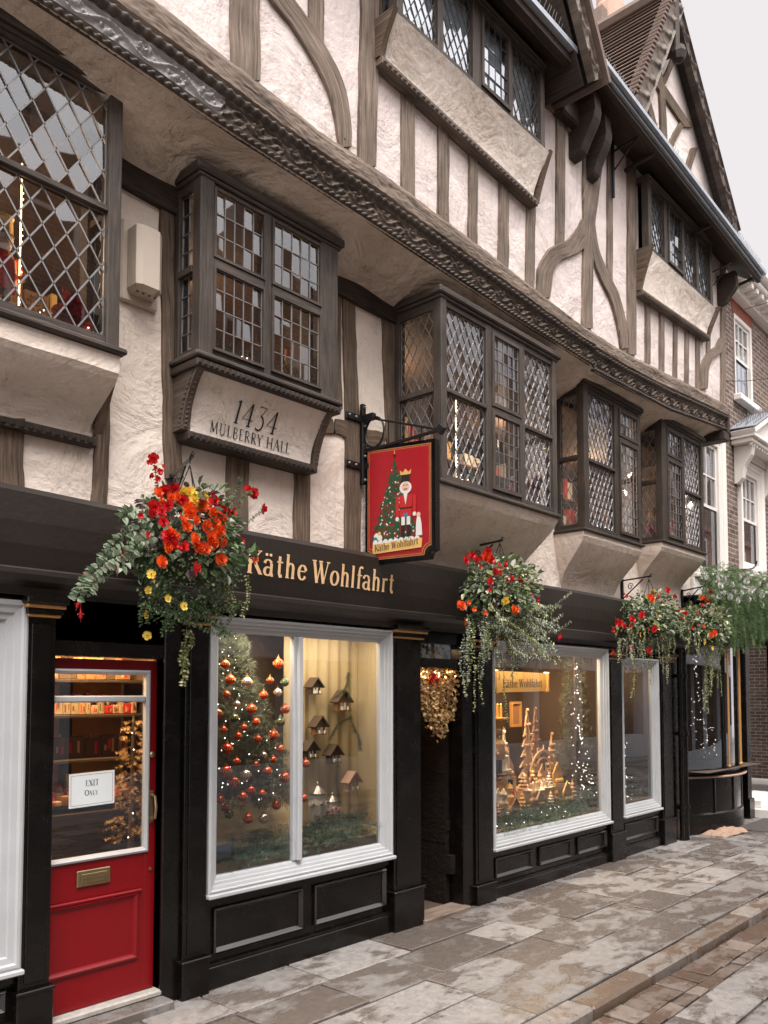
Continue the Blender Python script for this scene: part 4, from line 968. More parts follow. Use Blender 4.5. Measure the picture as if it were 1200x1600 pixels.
# ================================================================== SHOPFRONT
FP = [(-.03, 3.0), (-.17, 2.975), (-.205, 2.94), (-.20, 2.80), (-.185, 2.68), (-.165, 2.60), (-.155, 2.565), (-.165, 2.555), (-.165, 2.53), (-.13, 2.50), (-.075, 2.47), (-.07, 2.45), (-.07, 2.425)]
rows = []
for i in range(0, 95):
    X = -.5+i*.125; wob = .012*mnoise.noise(Vector((X*.8, 2, 2)))
    rows.append([Vector((X, y-(wob if z > 2.6 else 0), z+wob*.8+(.03*max(0, 1-(X-1)/1.6) if X < 2.6 and z > 2.9 else 0))) for y, z in FP])
m = MB(); m.grid(rows, flip=True); fas = m.build('shop_fascia', M['blackm'], hall, smooth=False)
def on_fascia(x0, z0, slope=0):
    zs = [p[1] for p in FP][::-1]; ys = [p[0] for p in FP][::-1]
    def f(x, h, e):
        z = z0+h+slope*x; X = x0+x; y = float(np.interp(z, zs, ys)); return (X, y-.003-.012*mnoise.noise(Vector((X*.8, 2, 2)))-e, z)
    return f
m = MB(); sz = .158; letter(m, 'Käthe', on_fascia(3.415, 2.69), sz, track=.115, bold=1.12); letter(m, 'Wohlfahrt', on_fascia(4.00, 2.685), sz, track=.07, bold=1.12)
m.build('gold_lettering', M['letter'], fas)
HOLES = [(1.0, 2.02, .42, 2.40), (2.22, 2.93, 0, 2.13), (3.28, 5.0, .63, 2.38), (5.40, 6.0, 0, 2.40), (6.47, 8.70, .49, 2.38), (9.09, 10.04, .50, 2.30)]
m = MB(); wall_holes(m, -.5, 11.0, -.06, 2.5, .0, HOLES, step=3); m.build('shopfront_boarding', M['black'], hall)
def pilaster(x0, x1, capz, y=-.05, plinth=.30, capx=None):
    m = MB(); m.box(x0, x1, y, .01, plinth, capz, bev=.004); m.box(x0+.03, x1-.03, y-.008, y, plinth+.05, capz-.06, bev=.003)
    o = m.build('pilaster', M['black'], hall)
    m = MB(); m.box(x0-.015, x1+.015, y-.025, .008, -.03, plinth, bev=.006); m.box(x0-.022, x1+.022, y-.034, .007, plinth-.005, plinth+.018, bev=.005); m.build('plinth', M['black'], o)
    cx0, cx1 = capx or (x0, x1)
    m = MB(); m.box(cx0-.02, cx1+.03, y-.06, .006, capz+.022, capz+.045, bev=.006); m.box(cx0-.005, cx1+.012, y-.035, .005, capz-.025, capz-.008, bev=.005); m.build('gilt_capital', M['gold'], o)
    m = MB(); m.box(cx0-.03, cx1+.04, y-.08, .004, capz+.045, capz+.08, bev=.006); m.box(cx0-.01, cx1+.02, y-.045, .004, capz-.008, capz+.022); m.build('capital_block', M['black'], o)
    return o
pilaster(2.035, 2.205, 2.34); pilaster(3.06, 3.235, 2.36, plinth=.22); pilaster(5.045, 5.385, 2.37); pilaster(8.745, 9.06, 2.31); pilaster(10.14, 10.47, 2.32)
pilaster(6.16, 6.43, 2.34, plinth=.16)
def shop_window(x0, x1, z0, z1, label, mull=None, wide=.13, ins2=None):
    # stepped white moulding
    w = wide; pr = [(0, 0), (0, -.055), (.012, -.062), (.022*w/.13, -.062), (.03*w/.13, -.05), (.055*w/.13, -.045), (.06*w/.13, -.032), (.085*w/.13, -.028), (.09*w/.13, -.014), (w-.012, -.008), (w, .0), (w, .035)]
    m = MB(); m.ringprof(x0, x1, z0, z1, pr)
    m.box(x0-.01, x1+.01, -.085, -.002, z0-.028, z0, bev=.006)
    if mull:
        m.box(mull-.022, mull+.022, -.045, .03, z0+w, z1-w, bev=.008); m.box(mull-.045, mull+.045, -.015, .028, z0+w, z1-w, bev=.004)
    o = m.build('shop_window', M['white'], hall); o['label'] = label
    m = MB()
    segs = [(x0+w, x1-w)] if not mull else [(x0+w, mull-.045), (mull+.045, x1-w)]
    for i, (a, b) in enumerate(segs):
        g = MB(); g.face([(a, .02, z0+w), (b, .02, z0+w), (b, .02, z1-w), (a, .02, z1-w)]); g.build('window_pane', M['glass'], o)
    return o
shop_window(.9, 2.045, .44, 2.40, 'white framed display window at the left edge', wide=.16)
shop_window(3.245, 5.03, .61, 2.405, 'white framed window with centre mullion, between red door and entrance', mull=4.045, wide=.10)
shop_window(6.44, 8.735, .465, 2.40, 'wide white framed window right of the open entrance', wide=.11)
shop_window(9.065, 10.07, .48, 2.32, 'narrow white framed window at the right end', wide=.11)
def riser(x0, x1, z1, n, base=.14):
    m = MB(); m.box(x0, x1, -.035, .005, -.05, base, bev=.005); m.box(x0, x1, -.022, .004, base, base+.02); m.box(x0, x1, -.018, .003, z1-.05, z1)
    w = (x1-x0)/n; g = .07; rr_ = m.build('panelled_stall_riser', M['black'], hall)
    for i in range(n):
        m = MB()
        a, b = x0+i*w+g, x0+(i+1)*w-g*.6; c, d = base+.075, z1-.075
        m.ringprof(a, b, c, d, [(0, -.004), (0, -.020), (.010, -.028), (.022, -.016), (.034, -.004)]); m.build('panel_moulding', M['gloss'], rr_)
    return rr_
riser(.6, 2.03, .41, 2); riser(3.25, 5.03, .58, 2); riser(6.44, 8.74, .435, 3, .10); riser(9.07, 10.1, .45, 1, .10)
# shop floor and threshold stones
m = MB(); m.box(2.2, 2.95, -.14, .2, -.03, .055, bev=.01, a=.3); m.build('door_step', M['slab'], hall)
m = MB(); m.box(2.2, 2.95, -.02, .1, .055, .095, bev=.01); m.build('white_threshold', plain('worn white paint', (.36, .33, .30), .6, var=.45, sc=22), hall)
m = MB(); m.box(5.38, 6.02, -.10, .12, -.03, .035, bev=.008); m.build('entrance_threshold', M['oak'], hall)
# door
dx0, dx1, dz0, dz1, dy = 2.14, 2.915, .10, 2.10, .045
m = MB()
m.box(dx0, dx0+.085, dy, dy+.045, dz0, dz1); m.box(2.845, dx1, dy, dy+.045, dz0, dz1, bev=.003); m.box(dx0+.085, 2.845, dy, dy+.045, 2.03, dz1); m.box(dx0+.085, 2.845, dy+.001, dy+.045, dz0, .93)
m.ringprof(2.225, 2.80, .30, .70, [(0, dy+.002), (.0, dy-.012), (.014, dy-.016), (.026, dy-.004), (.034, dy+.001)])
m.box(2.20, 2.82, dy-.02, dy, .695, .715, bev=.006)
door = m.build('shop_door', M['red'], hall); door['label'] = 'glossy red door with glazed upper half'
m = MB(); m.ringprof(2.215, 2.86, .93, 2.04, [(0, dy+.01), (0, dy-.012), (.012, dy-.018), (.028, dy-.008), (.030, dy+.02)]); m.box(2.245, 2.83, dy-.010, dy+.03, 1.845, 1.885, bev=.008); m.build('glazing_frame', M['white'], door)
g = MB(); g.face([(2.24, dy+.015, .955), (2.835, dy+.015, .955), (2.835, dy+.015, 1.845), (2.24, dy+.015, 1.845)]); g.face([(2.24, dy+.015, 1.885), (2.835, dy+.015, 1.885), (2.835, dy+.015, 2.01), (2.24, dy+.015, 2.01)]); g.build('door_glass', M['glass'], door)
m = MB(); m.box(2.40, 2.61, dy-.012, dy, .785, .88, bev=.005); m.box(2.425, 2.585, dy-.018, dy-.012, .805, .86, bev=.004); m.box(2.43, 2.58, dy-.022, dy-.018, .832, .838); m.build('letter_plate', M['brass'], door)
m = MB(); m.box(2.868, 2.898, dy-.006, dy, 1.10, 1.30, bev=.003); m.tube([(2.883, dy-.006, 1.27), (2.883, dy-.045, 1.265), (2.883, dy-.055, 1.20), (2.883, dy-.045, 1.135), (2.883, dy-.006, 1.13)], .009, 8); m.ball((2.883, dy-.012, 1.27), .013, n=8); m.ball((2.883, dy-.012, 1.13), .013, n=8); m.build('door_handle', M['brass'], door)
m = MB(); m.lathe((2.883, dy, 1.52), [(.02, 0), (.02, .006), (.012, .014), (0, .016)], 12, axis=Vector((0, -1, 0))); m.lathe((2.883, dy, .82), [(.012, 0), (.01, .008), (0, .01)], 10, axis=Vector((0, -1, 0))); m.build('door_lock', M['brass'], door)
m = MB(); m.box(2.925, 3.06, -.02, .08, 0, 2.42, bev=.006); m.box(2.18, 2.94, -.01, .09, 2.11, 2.20, bev=.005); m.box(2.18, 3.05, .0, .05, 2.2, 2.44); m.box(2.925, 2.945, .0, .11, .09, 2.12); m.build('door_frame', M['black'], hall)
m = MB(); m.box(5.385, 5.41, -.015, .12, 0, 2.42, bev=.004); m.box(5.995, 6.16, -.03, .14, 0, 2.42, bev=.006); m.box(5.41, 5.995, .0, .1, 2.12, 2.20, bev=.004); m.box(5.41, 5.995, .005, .08, 2.33, 2.43); m.build('door_frame', M['black'], hall)
m = MB(); m.face([(5.41, .04, 2.20), (5.995, .04, 2.20), (5.995, .04, 2.33), (5.41, .04, 2.33)]); m.build('fanlight', M['sash'], hall)
# rainwater pipes at the right-hand end
for X, r in ((10.72, .05), (10.62, .03)):
    m = MB(); m.tube([(X, -.09, -.05), (X, -.09, 2.5)], r, 12)
    for z in (.4, 1.35, 2.1): m.lathe((X, -.09, z), [(r, 0), (r+.014, .0), (r+.014, .05), (r, .05)], 12); m.box(X-.03, X+.03, -.05, .0, z+.005, z+.045)
    m.build('drainpipe', M['black'], hall)
m = MB(); m.box(10.5, 11.0, -.01, .02, -.05, 2.52, bev=.004); m.build('end_boarding', M['black'], hall)
# rooms behind (dark linings so windows look into depth)
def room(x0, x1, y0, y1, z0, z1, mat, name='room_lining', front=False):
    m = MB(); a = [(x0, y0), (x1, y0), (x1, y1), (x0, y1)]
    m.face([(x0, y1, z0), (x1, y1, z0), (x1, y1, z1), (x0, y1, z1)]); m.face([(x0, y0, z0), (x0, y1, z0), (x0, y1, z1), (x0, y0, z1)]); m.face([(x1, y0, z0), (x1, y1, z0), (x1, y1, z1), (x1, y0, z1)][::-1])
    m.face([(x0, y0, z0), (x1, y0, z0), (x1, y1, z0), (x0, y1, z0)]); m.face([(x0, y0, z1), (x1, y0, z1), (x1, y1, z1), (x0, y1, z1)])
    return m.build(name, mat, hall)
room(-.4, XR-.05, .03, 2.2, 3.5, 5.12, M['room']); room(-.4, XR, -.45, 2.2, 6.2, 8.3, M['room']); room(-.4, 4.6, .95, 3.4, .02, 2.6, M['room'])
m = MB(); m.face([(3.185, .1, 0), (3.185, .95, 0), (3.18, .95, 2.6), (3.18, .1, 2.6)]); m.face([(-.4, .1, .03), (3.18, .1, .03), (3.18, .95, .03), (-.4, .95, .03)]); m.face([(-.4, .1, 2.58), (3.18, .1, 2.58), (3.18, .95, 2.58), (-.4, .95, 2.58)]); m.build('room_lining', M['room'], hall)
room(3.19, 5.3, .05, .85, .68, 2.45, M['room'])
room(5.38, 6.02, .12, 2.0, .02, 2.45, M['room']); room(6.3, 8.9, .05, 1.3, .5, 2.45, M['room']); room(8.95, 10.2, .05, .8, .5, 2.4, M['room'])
def lamp(loc, e, col=(1, .72, .42), r=.06, size=None):
    l = bpy.data.lights.new('shop_lamp', 'AREA' if size else 'POINT'); l.energy = e; l.color = col
    if size: l.shape = 'RECTANGLE'; l.size, l.size_y = size
    else: l.shadow_soft_size = r
    o = bpy.data.objects.new('shop_lamp', l); C.objects.link(o); o.location = loc; return o
lamp((4.3, .22, 2.42), 11, (1, .80, .55), size=(1.6, .4)); lamp((3.6, .10, 2.43), 5, (1, .85, .65), size=(.5, .08)); lamp((7.5, .35, 2.42), 42, (1, .72, .42), size=(1.8, .6)); lamp((9.6, .4, 2.36), 5, (1, .75, .5), size=(.7, .4))  # second lamp is added to put warm highlights on the tree
lamp((1.5, 2.0, 2.5), 25, (1, .58, .25), size=(2.0, .8)); lamp((5.7, .22, 2.3), 2.2, (1, .6, .3), size=(.3, .1))
for X, e in ((1.6, 12), (3.5, 8), (5.9, 16), (8.2, 14), (10.2, 12)): lamp((X, .9, 4.9), e, (1, .68, .40), r=.12)

# ================================================================== BRICK HOUSE NEXT DOOR
nb = thing('brick_house', 'plum brick town house with white sash windows beyond the timbered hall', 'building', (14, 0, 0))
NX0, NX1 = XR, 19.5; CZ = 8.12
W_A = (11.62, 12.50, 3.62, 5.62); W_B = (13.42, 14.22, 3.88, 5.45); W_C = (13.24, 14.04, 6.58, 7.90); W_D = (15.5, 16.3, 6.58, 7.9); W_E = (15.7, 16.5, 3.88, 5.45); W_F = (11.7, 12.4, 6.6, 7.9)
m = MB(); wall_holes(m, NX0, NX1, 3.25, CZ, .03, [W_A, W_B, W_C, W_D, W_E, W_F]); m.face([(NX1, .03, 0), (NX1, 6, 0), (NX1, 6, CZ), (NX1, .03, CZ)]); m.build('brick_wall', M['brickm'], nb)
for (a, b, c, d) in (W_C, W_D, W_F):
    m = MB(); m.prism([(a-.02, .022, d), (b+.02, .022, d), (b+.14, .022, d+.3), (a-.14, .022, d+.3)], (0, .03, 0)); m.build('brick_arch', M['redbrick'], nb)
def sash(a, b, c, d, cols=2, rows=4, sill=True, surround=0., y=.03):
    o_ = MB(); fr = .055
    o_.ringprof(a, b, c, d, [(0, y-.012), (0, y-.02), (fr, y-.014), (fr, y+.03)])
    mid = (c+d)/2
    for (z0, z1, yy) in ((mid-.02, d-fr, y+.03), (c+fr, mid+.02, y+.055)):
        o_.ringprof(a+fr, b-fr, z0, z1, [(0, yy), (0, yy-.01), (.045, yy-.01), (.045, yy+.02)])
        for i in range(1, cols): X = a+fr+.045+(b-a-2*fr-.09)*i/cols; o_.box(X-.011, X+.011, yy-.008, yy+.015, z0+.045, z1-.045)
        for i in range(1, rows//2): Z = z0+.045+(z1-z0-.09)*i/(rows//2); o_.box(a+fr+.045, b-fr-.045, yy-.006, yy+.013, Z-.011, Z+.011)
    if surround:
        w = surround; o_.ringprof(a-w, b+w, c-w*.4, d+w, [(0, y), (0, y-.06), (.03, y-.075), (.06, y-.05), (w*.7, y-.045), (w*.75, y-.03), (w, y-.025), (w, y)])
    if sill: o_.box(a-.07-surround, b+.07+surround, y-.13, y-.001, c-.10-surround*.4, c-.002-surround*.4, bev=.01)
    f = o_.build('sash_window', M['cream'], nb)
    g = MB(); g.face([(a+fr, y+.045, c+fr), (b-fr, y+.045, c+fr), (b-fr, y+.045, d-fr), (a+fr, y+.045, d-fr)]); g.build('sash_glass', M['sash'], f)
    g = MB(); g.face([(a, y+.5, c), (b, y+.5, c), (b, y+.5, d), (a, y+.5, d)]); g.build('window_blind', M['opp'], f)
    return f
sash(*W_A, cols=2, rows=4, surround=.13); fB = sash(*W_B, cols=3, rows=4, surround=.15); sash(*W_C, cols=3, rows=4); sash(*W_D, cols=3, rows=4); sash(*W_E, cols=3, rows=4, surround=.15); sash(*W_F, cols=3, rows=4)
for (a, b, c, d) in (W_B, W_E):                           # pedimented hood on scroll consoles
    m = MB(); z = d+.28; A_, B_ = a-.42, b+.42
    m.box(a-.16, b+.16, -.06, .02, d+.16, z); m.box(A_, B_, -.30, .02, z, z+.07, bev=.01); m.box(A_-.03, B_+.03, -.35, .019, z+.07, z+.12, bev=.01)
    mx = (a+b)/2; h = .46
    m.prism([(A_-.03, -.27, z+.12), (B_+.03, -.27, z+.12), (mx, -.27, z+.12+h-.08)], (0, .28, 0))
    for P0, P1 in (((A_-.05, -.18, z+.15), (mx, -.18, z+.12+h)), ((mx, -.18, z+.12+h), (B_+.05, -.18, z+.15))): m.bar(P0, P1, .36, .07, up=(0, 0, 1)); 
    for X in (a-.30, b+.17):
        m.prism([(X, .02, d+.27), (X, -.26, d+.27), (X, -.24, d+.12), (X, -.13, d-.05), (X, -.10, d-.22), (X, -.03, d-.30), (X, .02, d-.30)], (.13, 0, 0))
    for i in range(14):
        X = A_+.05+(B_-A_-.1)*i/13; m.box(X-.018, X+.018, -.28, -.24, z-.045, z, bev=.003)
    hood = m.build('pedimented_hood', M['cream'], nb)
    m = MB(); m.prism([(A_-.06, -.37, z+.205), (mx, -.37, z+.18+h), (mx, .02, z+.20+h), (A_-.06, .02, z+.225)], (0, 0, .012)); m.prism([(B_+.06, -.37, z+.205), (mx, -.37, z+.18+h), (mx, .02, z+.20+h), (B_+.06, .02, z+.225)], (0, 0, .012)); m.build('lead_capping', M['flash'], hood)
    m = MB()
    for i in range(26):
        for yy in (-.33, -.2, -.08):
            X = A_+(mx-A_)*i/26; Z = z+.22+h*(i/26)*.95; m.bar((X, yy, Z), (X+R.uniform(-.03, .01), yy+R.uniform(-.03, .03), Z+.12), .004)
    o = m.build('bird_spikes', M['lead'], hood); o['kind'] = 'stuff'
m = MB(); m.box(NX0+.02, NX1, -.05, .03, 3.22, 3.50, bev=.01); m.box(NX0+.03, NX1, -.09, .029, 3.50, 3.56, bev=.01); m.build('stone_string_course', M['cream'], nb)
m = MB(); m.box(NX0+.05, NX1+.2, -.12, .03, CZ, CZ+.14, bev=.01); m.box(NX0+.05, NX1+.3, -.34, .03, CZ+.14, CZ+.24, bev=.02); m.box(NX0+.05, NX1+.3, -.44, .03, CZ+.24, CZ+.36, bev=.03)
for i in range(34): m.box(NX0+.2+i*.24, NX0+.30+i*.24, -.30, -.11, CZ+.05, CZ+.138, bev=.006)
m.build('cornice', M['cream'], nb)
m = MB(); m.prism([(NX0, -.3, CZ+.36), (NX1, -.3, CZ+.36), (NX1, 4, CZ+2.6), (NX0, 4, CZ+2.6)], (0, 0, .08)); m.build('slate_roof', M['blackm'], nb)
# ground floor of the neighbour: bow window with gilt beads, dark door recess
m = MB(); wall_holes(m, XR-.1, NX1, 0, 3.3, .10, [(10.98, 13.12, .82, 2.75), (13.6, 14.7, 0, 2.7)], step=3); m.box(11.0, NX1, -.16, .09, 2.78, 3.2, bev=.01); m.box(11.0, NX1, -.24, .088, 3.1, 3.215, bev=.02); m.build('shopfront_boarding', M['black'], nb)
BX0, BX1, BB = 10.96, 13.12, .28
def bow(s, off=0.): # s 0..1 along; returns point on arc
    return Vector((BX0+(BX1-BX0)*s, .06-(BB+off)*math.sin(math.pi*s)**.8, 0))
m = MB(); NB = 28
def bowstrip(m, z0, z1, o0, o1=None):
    o1 = o0 if o1 is None else o1
    for i in range(NB):
        a, b = bow(i/NB, o0), bow((i+1)/NB, o0); c, d = bow(i/NB, o1), bow((i+1)/NB, o1)
        m.face([(a.x, a.y, z0), (b.x, b.y, z0), (d.x, d.y, z1), (c.x, c.y, z1)])
for z0, z1, o0, o1 in ((0, .26, .05, .05), (.26, .28, .05, .02), (.28, .74, .02, .02), (.74, .76, .02, .10), (.76, .79, .10, .10), (.79, .80, .10, 0), (.80, .86, 0, 0), (.86, .865, 0, -.1), (2.55, 2.56, -.02, .02), (2.56, 2.80, .02, .04), (2.80, 2.83, .04, .14), (2.83, 2.92, .14, .14), (2.92, 2.93, .14, -.4)): bowstrip(m, z0, z1, o0, o1)
for s in (.02, .26, .5, .74, .98):
    p = bow(s, .03); m.box(p.x-.02, p.x+.02, p.y-.006, p.y+.03, .28, .74, bev=.003)
for s, w in ((.0, .05), (.40, .02), (.64, .02), (1.0, .05)):
    p = bow(s, .0); m.box(p.x-w, p.x+w, p.y-.025, p.y+.04, .86, 2.56, bev=.005)
bw = m.build('bow_window', M['black'], nb)
m = MB()
for s in (.43, .67, .72, .97): p = bow(s, .035); m.tube([(p.x, p.y, .87), (p.x, p.y, 2.55)], .013, 8); m.ball((p.x, p.y, .885), .026, n=8)
m.build('gilt_bead', M['gold'], bw)
m = MB(); m.tube([bow(i/NB, .115)+Vector((0, 0, .765)) for i in range(NB+1)], .014, 6); m.build('copper_sill_bead', M['clay'], bw)
m = MB(); bowstrip(m, .865, 2.55, -.005); m.build('curved_glass', M['bowglass'], bw, smooth=True)
m = MB(); m.box(13.15, 13.32, -.07, .09, -.04, 2.8, bev=.006); m.box(13.13, 13.34, -.10, .089, -.04, .3, bev=.006); m.build('pilaster', M['black'], nb)
m = MB(); m.box(14.75, 14.95, -.07, .09, -.04, 2.8, bev=.006); m.build('pilaster', M['black'], nb)
m = MB(); m.box(13.4, 14.9, -.45, .15, -.02, .13, bev=.015, a=.9); m.box(13.5, 14.8, -.15, .4, .13, .25, bev=.015, a=.9); m.build('stone_step', M['cream'], nb)
m = MB(); m.box(13.6, 14.7, .5, .56, .2, 2.7); m.build('shop_door', M['black'], nb)
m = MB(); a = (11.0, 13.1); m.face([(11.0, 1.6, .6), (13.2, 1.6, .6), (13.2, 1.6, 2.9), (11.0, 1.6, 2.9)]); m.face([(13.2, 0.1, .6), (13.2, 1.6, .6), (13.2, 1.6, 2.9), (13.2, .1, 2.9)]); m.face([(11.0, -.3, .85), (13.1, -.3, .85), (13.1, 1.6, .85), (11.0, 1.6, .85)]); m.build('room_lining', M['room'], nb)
# chimneys and far roofs
def chim(u, w, y, zb, zt, mat, lab):
    p = at(u, 60, y); o = thing('chimney_pot', lab, 'chimney', (p.x, y, zb)); m = MB()
    m.lathe((p.x, y, zb), [(w*1.25, 0), (w*1.2, (zt-zb)*.25), (w, (zt-zb)*.3), (w*.95, (zt-zb)*.85), (w*1.1, (zt-zb)*.88), (w*1.1, zt-zb), (w*.8, zt-zb)], 16)
    m.build('pot', mat, o); return o
p1 = at(910, 20, 3.2); p2 = at(952, 12, 3.2)
chim(910, .17, 3.2, p1.z-.9, p1.z+.9, M['iron'], 'dark chimney pot rising behind the tiled roof'); c2 = chim(953, .27, 3.2, p2.z-.5, p2.z+1.2, M['clay'], 'wide terracotta chimney pot on a tiled base behind the roof')
m = MB(); m.prism([(p2.x-.9, 3.0, p2.z-2.2), (p2.x+.7, 3.0, p2.z-2.2), (p2.x+.45, 3.1, p2.z-.3), (p2.x-.5, 3.1, p2.z-.3)], (0, .8, 0)); m.build('tiled_base', M['tile'], c2)
# ================================================================== OPPOSITE SIDE (seen only in the reflections)
def opposite(x0, x1, h, wallm, lab):
    o = thing('house_opposite', lab, 'building', ((x0+x1)/2, -7.4, 0), group='houses across the street'); Y = -7.2
    m = MB(); m.box(x0, x1, Y-.4, Y, 3.0, h); m.box(x0-.05, x1+.05, Y-.4, Y+.25, h, h+.2); m.build('wall', wallm, o)
    m = MB(); k_ = max(1, int((x1-x0)/3.4)); gw = (x1-x0)/k_
    for i in range(k_): a = x0+i*gw; hh = 1.1+.9*((i*7) % 3)/2; m.prism([(a, Y, h+.2), (a+gw, Y, h+.2), (a+gw*.5, Y, h+.2+hh)], (0, -5, 0))
    for i in range(k_): a = x0+(i+.93)*gw; m.box(a-.35, a+.35, Y-2.5, Y-1.6, h, h+3.0); m.tube([(a-.15, Y-2, h+3), (a-.15, Y-2, h+3.5)], .1, 8); m.tube([(a+.15, Y-2, h+3), (a+.15, Y-2, h+3.5)], .1, 8)
    m.build('roof', M['tile'], o)
    m = MB(); m.box(x0, x1, Y-.4, Y+.02, -.1, .6); m.box(x0, x1, Y-.4, Y+.12, 2.55, 3.0); n = int((x1-x0)/1.9); w = (x1-x0)/n
    for i in range(n+1): m.box(x0+i*w-.13, x0+i*w+.13, Y-.4, Y+.05, .6, 2.55)
    m.build('shopfront', M['oppgrey'], o)
    m = MB(); m.box(x0, x1, Y-.38, Y-.3, .6, 2.55); m.build('shop_glass', M['room'], o)
    for fl in (3.7, 6.1):
        if fl+1.6 > h: continue
        for i in range(n):
            cx = x0+(i+.5)*w; f = MB(); f.ringprof(cx-.5, cx+.5, -(fl+1.6), -fl, [(0, 0), (0, .05), (.08, .05), (.08, -.02)])
            f = MB(); f.box(cx-.55, cx-.46, Y, Y+.05, fl, fl+1.6); f.box(cx+.46, cx+.55, Y, Y+.05, fl, fl+1.6); f.box(cx-.46, cx+.46, Y, Y+.05, fl+1.5, fl+1.6); f.box(cx-.6, cx+.6, Y, Y+.1, fl-.08, fl)
            f.box(cx-.46, cx+.46, Y, Y+.04, fl+.77, fl+.83); f.box(cx-.02, cx+.02, Y, Y+.035, fl, fl+1.5); ww = f.build('window', M['cream'], o)
            g = MB(); g.face([(cx+.46, Y+.012, fl), (cx-.46, Y+.012, fl), (cx-.46, Y+.012, fl+1.5), (cx+.46, Y+.012, fl+1.5)]); g.build('pane', M['blackm'], ww)
opposite(-7.5, 3.6, 7.0, M['opp'], 'cream rendered row with grey shopfronts opposite'); opposite(3.7, 10.4, 8.7, M['brick2'], 'red brick house with white windows opposite'); opposite(10.5, 21, 7.3, M['opp'], 'lower cream house far along the opposite side'); opposite(21.2, 38, 7.9, M['brick2'], 'long brick row at the far end of the opposite side')

# ================================================================== PLANTS
def rv(s=1.): return Vector((R.gauss(0, s), R.gauss(0, s), R.gauss(0, s)))
def leaf(m, p, d, n, L, W_, mi=0, a=None, fold=.25):
    d = d.normalized(); s = d.cross(n)
    if s.length < 1e-4: s = d.orthogonal()
    s.normalize(); n = s.cross(d); a = R.random() if a is None else a
    T = p+d*L-n*L*.12; c1 = p+d*L*.3; c2 = p+d*L*.68
    up = n*W_*fold
    m.face([p, c1-s*W_*.5+up, c2-s*W_*.38+up*.8, T], None, mi, a); m.face([p, T, c2+s*W_*.38+up*.8, c1+s*W_*.5+up], None, mi, a)
def strand(mt, ml, path, L, gap, mi=0, r=.0016, sr=.6):
    P = catmull(path, 8); mt.tube(P, r, 4, cap=False); acc = 0
    for i in range(len(P)-1):
        seg = P[i+1]-P[i]; k = max(1, int(seg.length/(gap*R.uniform(.7, 1.5))))
        for j in range(k):
            p = P[i]+seg*(j/k); t = seg.normalized()
            for sgn in (-1, 1):
                o = t.cross(Vector((R.gauss(0, .5), -1, R.gauss(0, .5)))).normalized()*sgn
                leaf(ml, p, o+t*.25+rv(.2), Vector((0, -1, .4))+rv(.4), L*R.uniform(.6, 1.1), L*sr*R.uniform(.8, 1.1), mi)
def flower_data(name, mat, r, petals=5, layers=3, cup=.5, centre=None):
    m = MB()
    for l in range(layers):
        for k in range(petals):
            a = 2*math.pi*(k+l*.5)/petals+R.uniform(-.2, .2); tilt = .15+l*cup; rr = r*(1-.22*l)
            d = Vector((math.cos(a)*math.cos(tilt), -math.sin(tilt)*.8-.12*l, math.sin(a)*math.cos(tilt))); s = Vector((-math.sin(a), 0, math.cos(a))); w = rr*.95
            c = Vector((0, -.004*l, 0)); sh = R.random()
            p1 = c+d*rr*.45-s*w*.5; p2 = c+d*rr*.95-s*w*.42; p3 = c+d*rr*1.05+Vector((0, -rr*.12, 0)); p4 = c+d*rr*.95+s*w*.42; p5 = c+d*rr*.45+s*w*.5
            md = c+d*rr*.7+Vector((0, rr*.08, 0))
            for q in ((c, p1, md), (p1, p2, md), (p2, p3, md), (p3, p4, md), (p4, p5, md), (p5, c, md)): m.face(q, None, 0, sh)
    if centre: m.ball((0, -r*.25, 0), r*.16, m=1, n=6)
    o = m.build(name, [mat]+([centre] if centre else [])); me = o.data; bpy.data.objects.remove(o); return me
FD = dict(red=flower_data('begonia_bloom', M['f_red'], .047), orange=flower_data('begonia_bloom', M['f_or'], .047), yellow=flower_data('begonia_bloom', M['f_ye'], .042),
          small=flower_data('small_bloom', M['f_red'], .024, 5, 2), smallo=flower_data('small_bloom', M['f_or'], .026, 5, 2), pet=flower_data('petunia_bloom', M['f_ye'], .033, 5, 1, centre=M['purple']), white=flower_data('rose_bloom', M['f_wh'], .062, 6, 4, cup=.38))
def fuchsia_data():
    m = MB(); m.tube([(0, 0, .03), (0, 0, 0), (0, 0, -.02)], [.002, .006, .008], 6)
    for k in range(4):
        a = k*math.pi/2+.3; d = Vector((math.cos(a), math.sin(a), -.35)); leaf(m, Vector((0, 0, -.018)), d, Vector((0, 0, 1)), .038, .014, 0, .9)
    m.lathe((0, 0, -.05), [(.004, -.012), (.014, 0), (.012, .03), (.003, .034)], 7, a=.2); m.tube([(0, 0, -.05), (.002, 0, -.085)], .0015, 4)
    o = m.build('fuchsia', M['f_red']); me = o.data; bpy.data.objects.remove(o); return me
FU = fuchsia_data()
def inst(me, name, parent, p, s=1., rot=None):
    o = bpy.data.objects.new(name, me); C.objects.link(o); o.parent = parent; o.location = Vector(p)-parent.location
    o.rotation_euler = rot or (R.uniform(-.5, .5), R.uniform(0, 6), R.uniform(-.7, .7)); o.scale = (s, s, s); return o
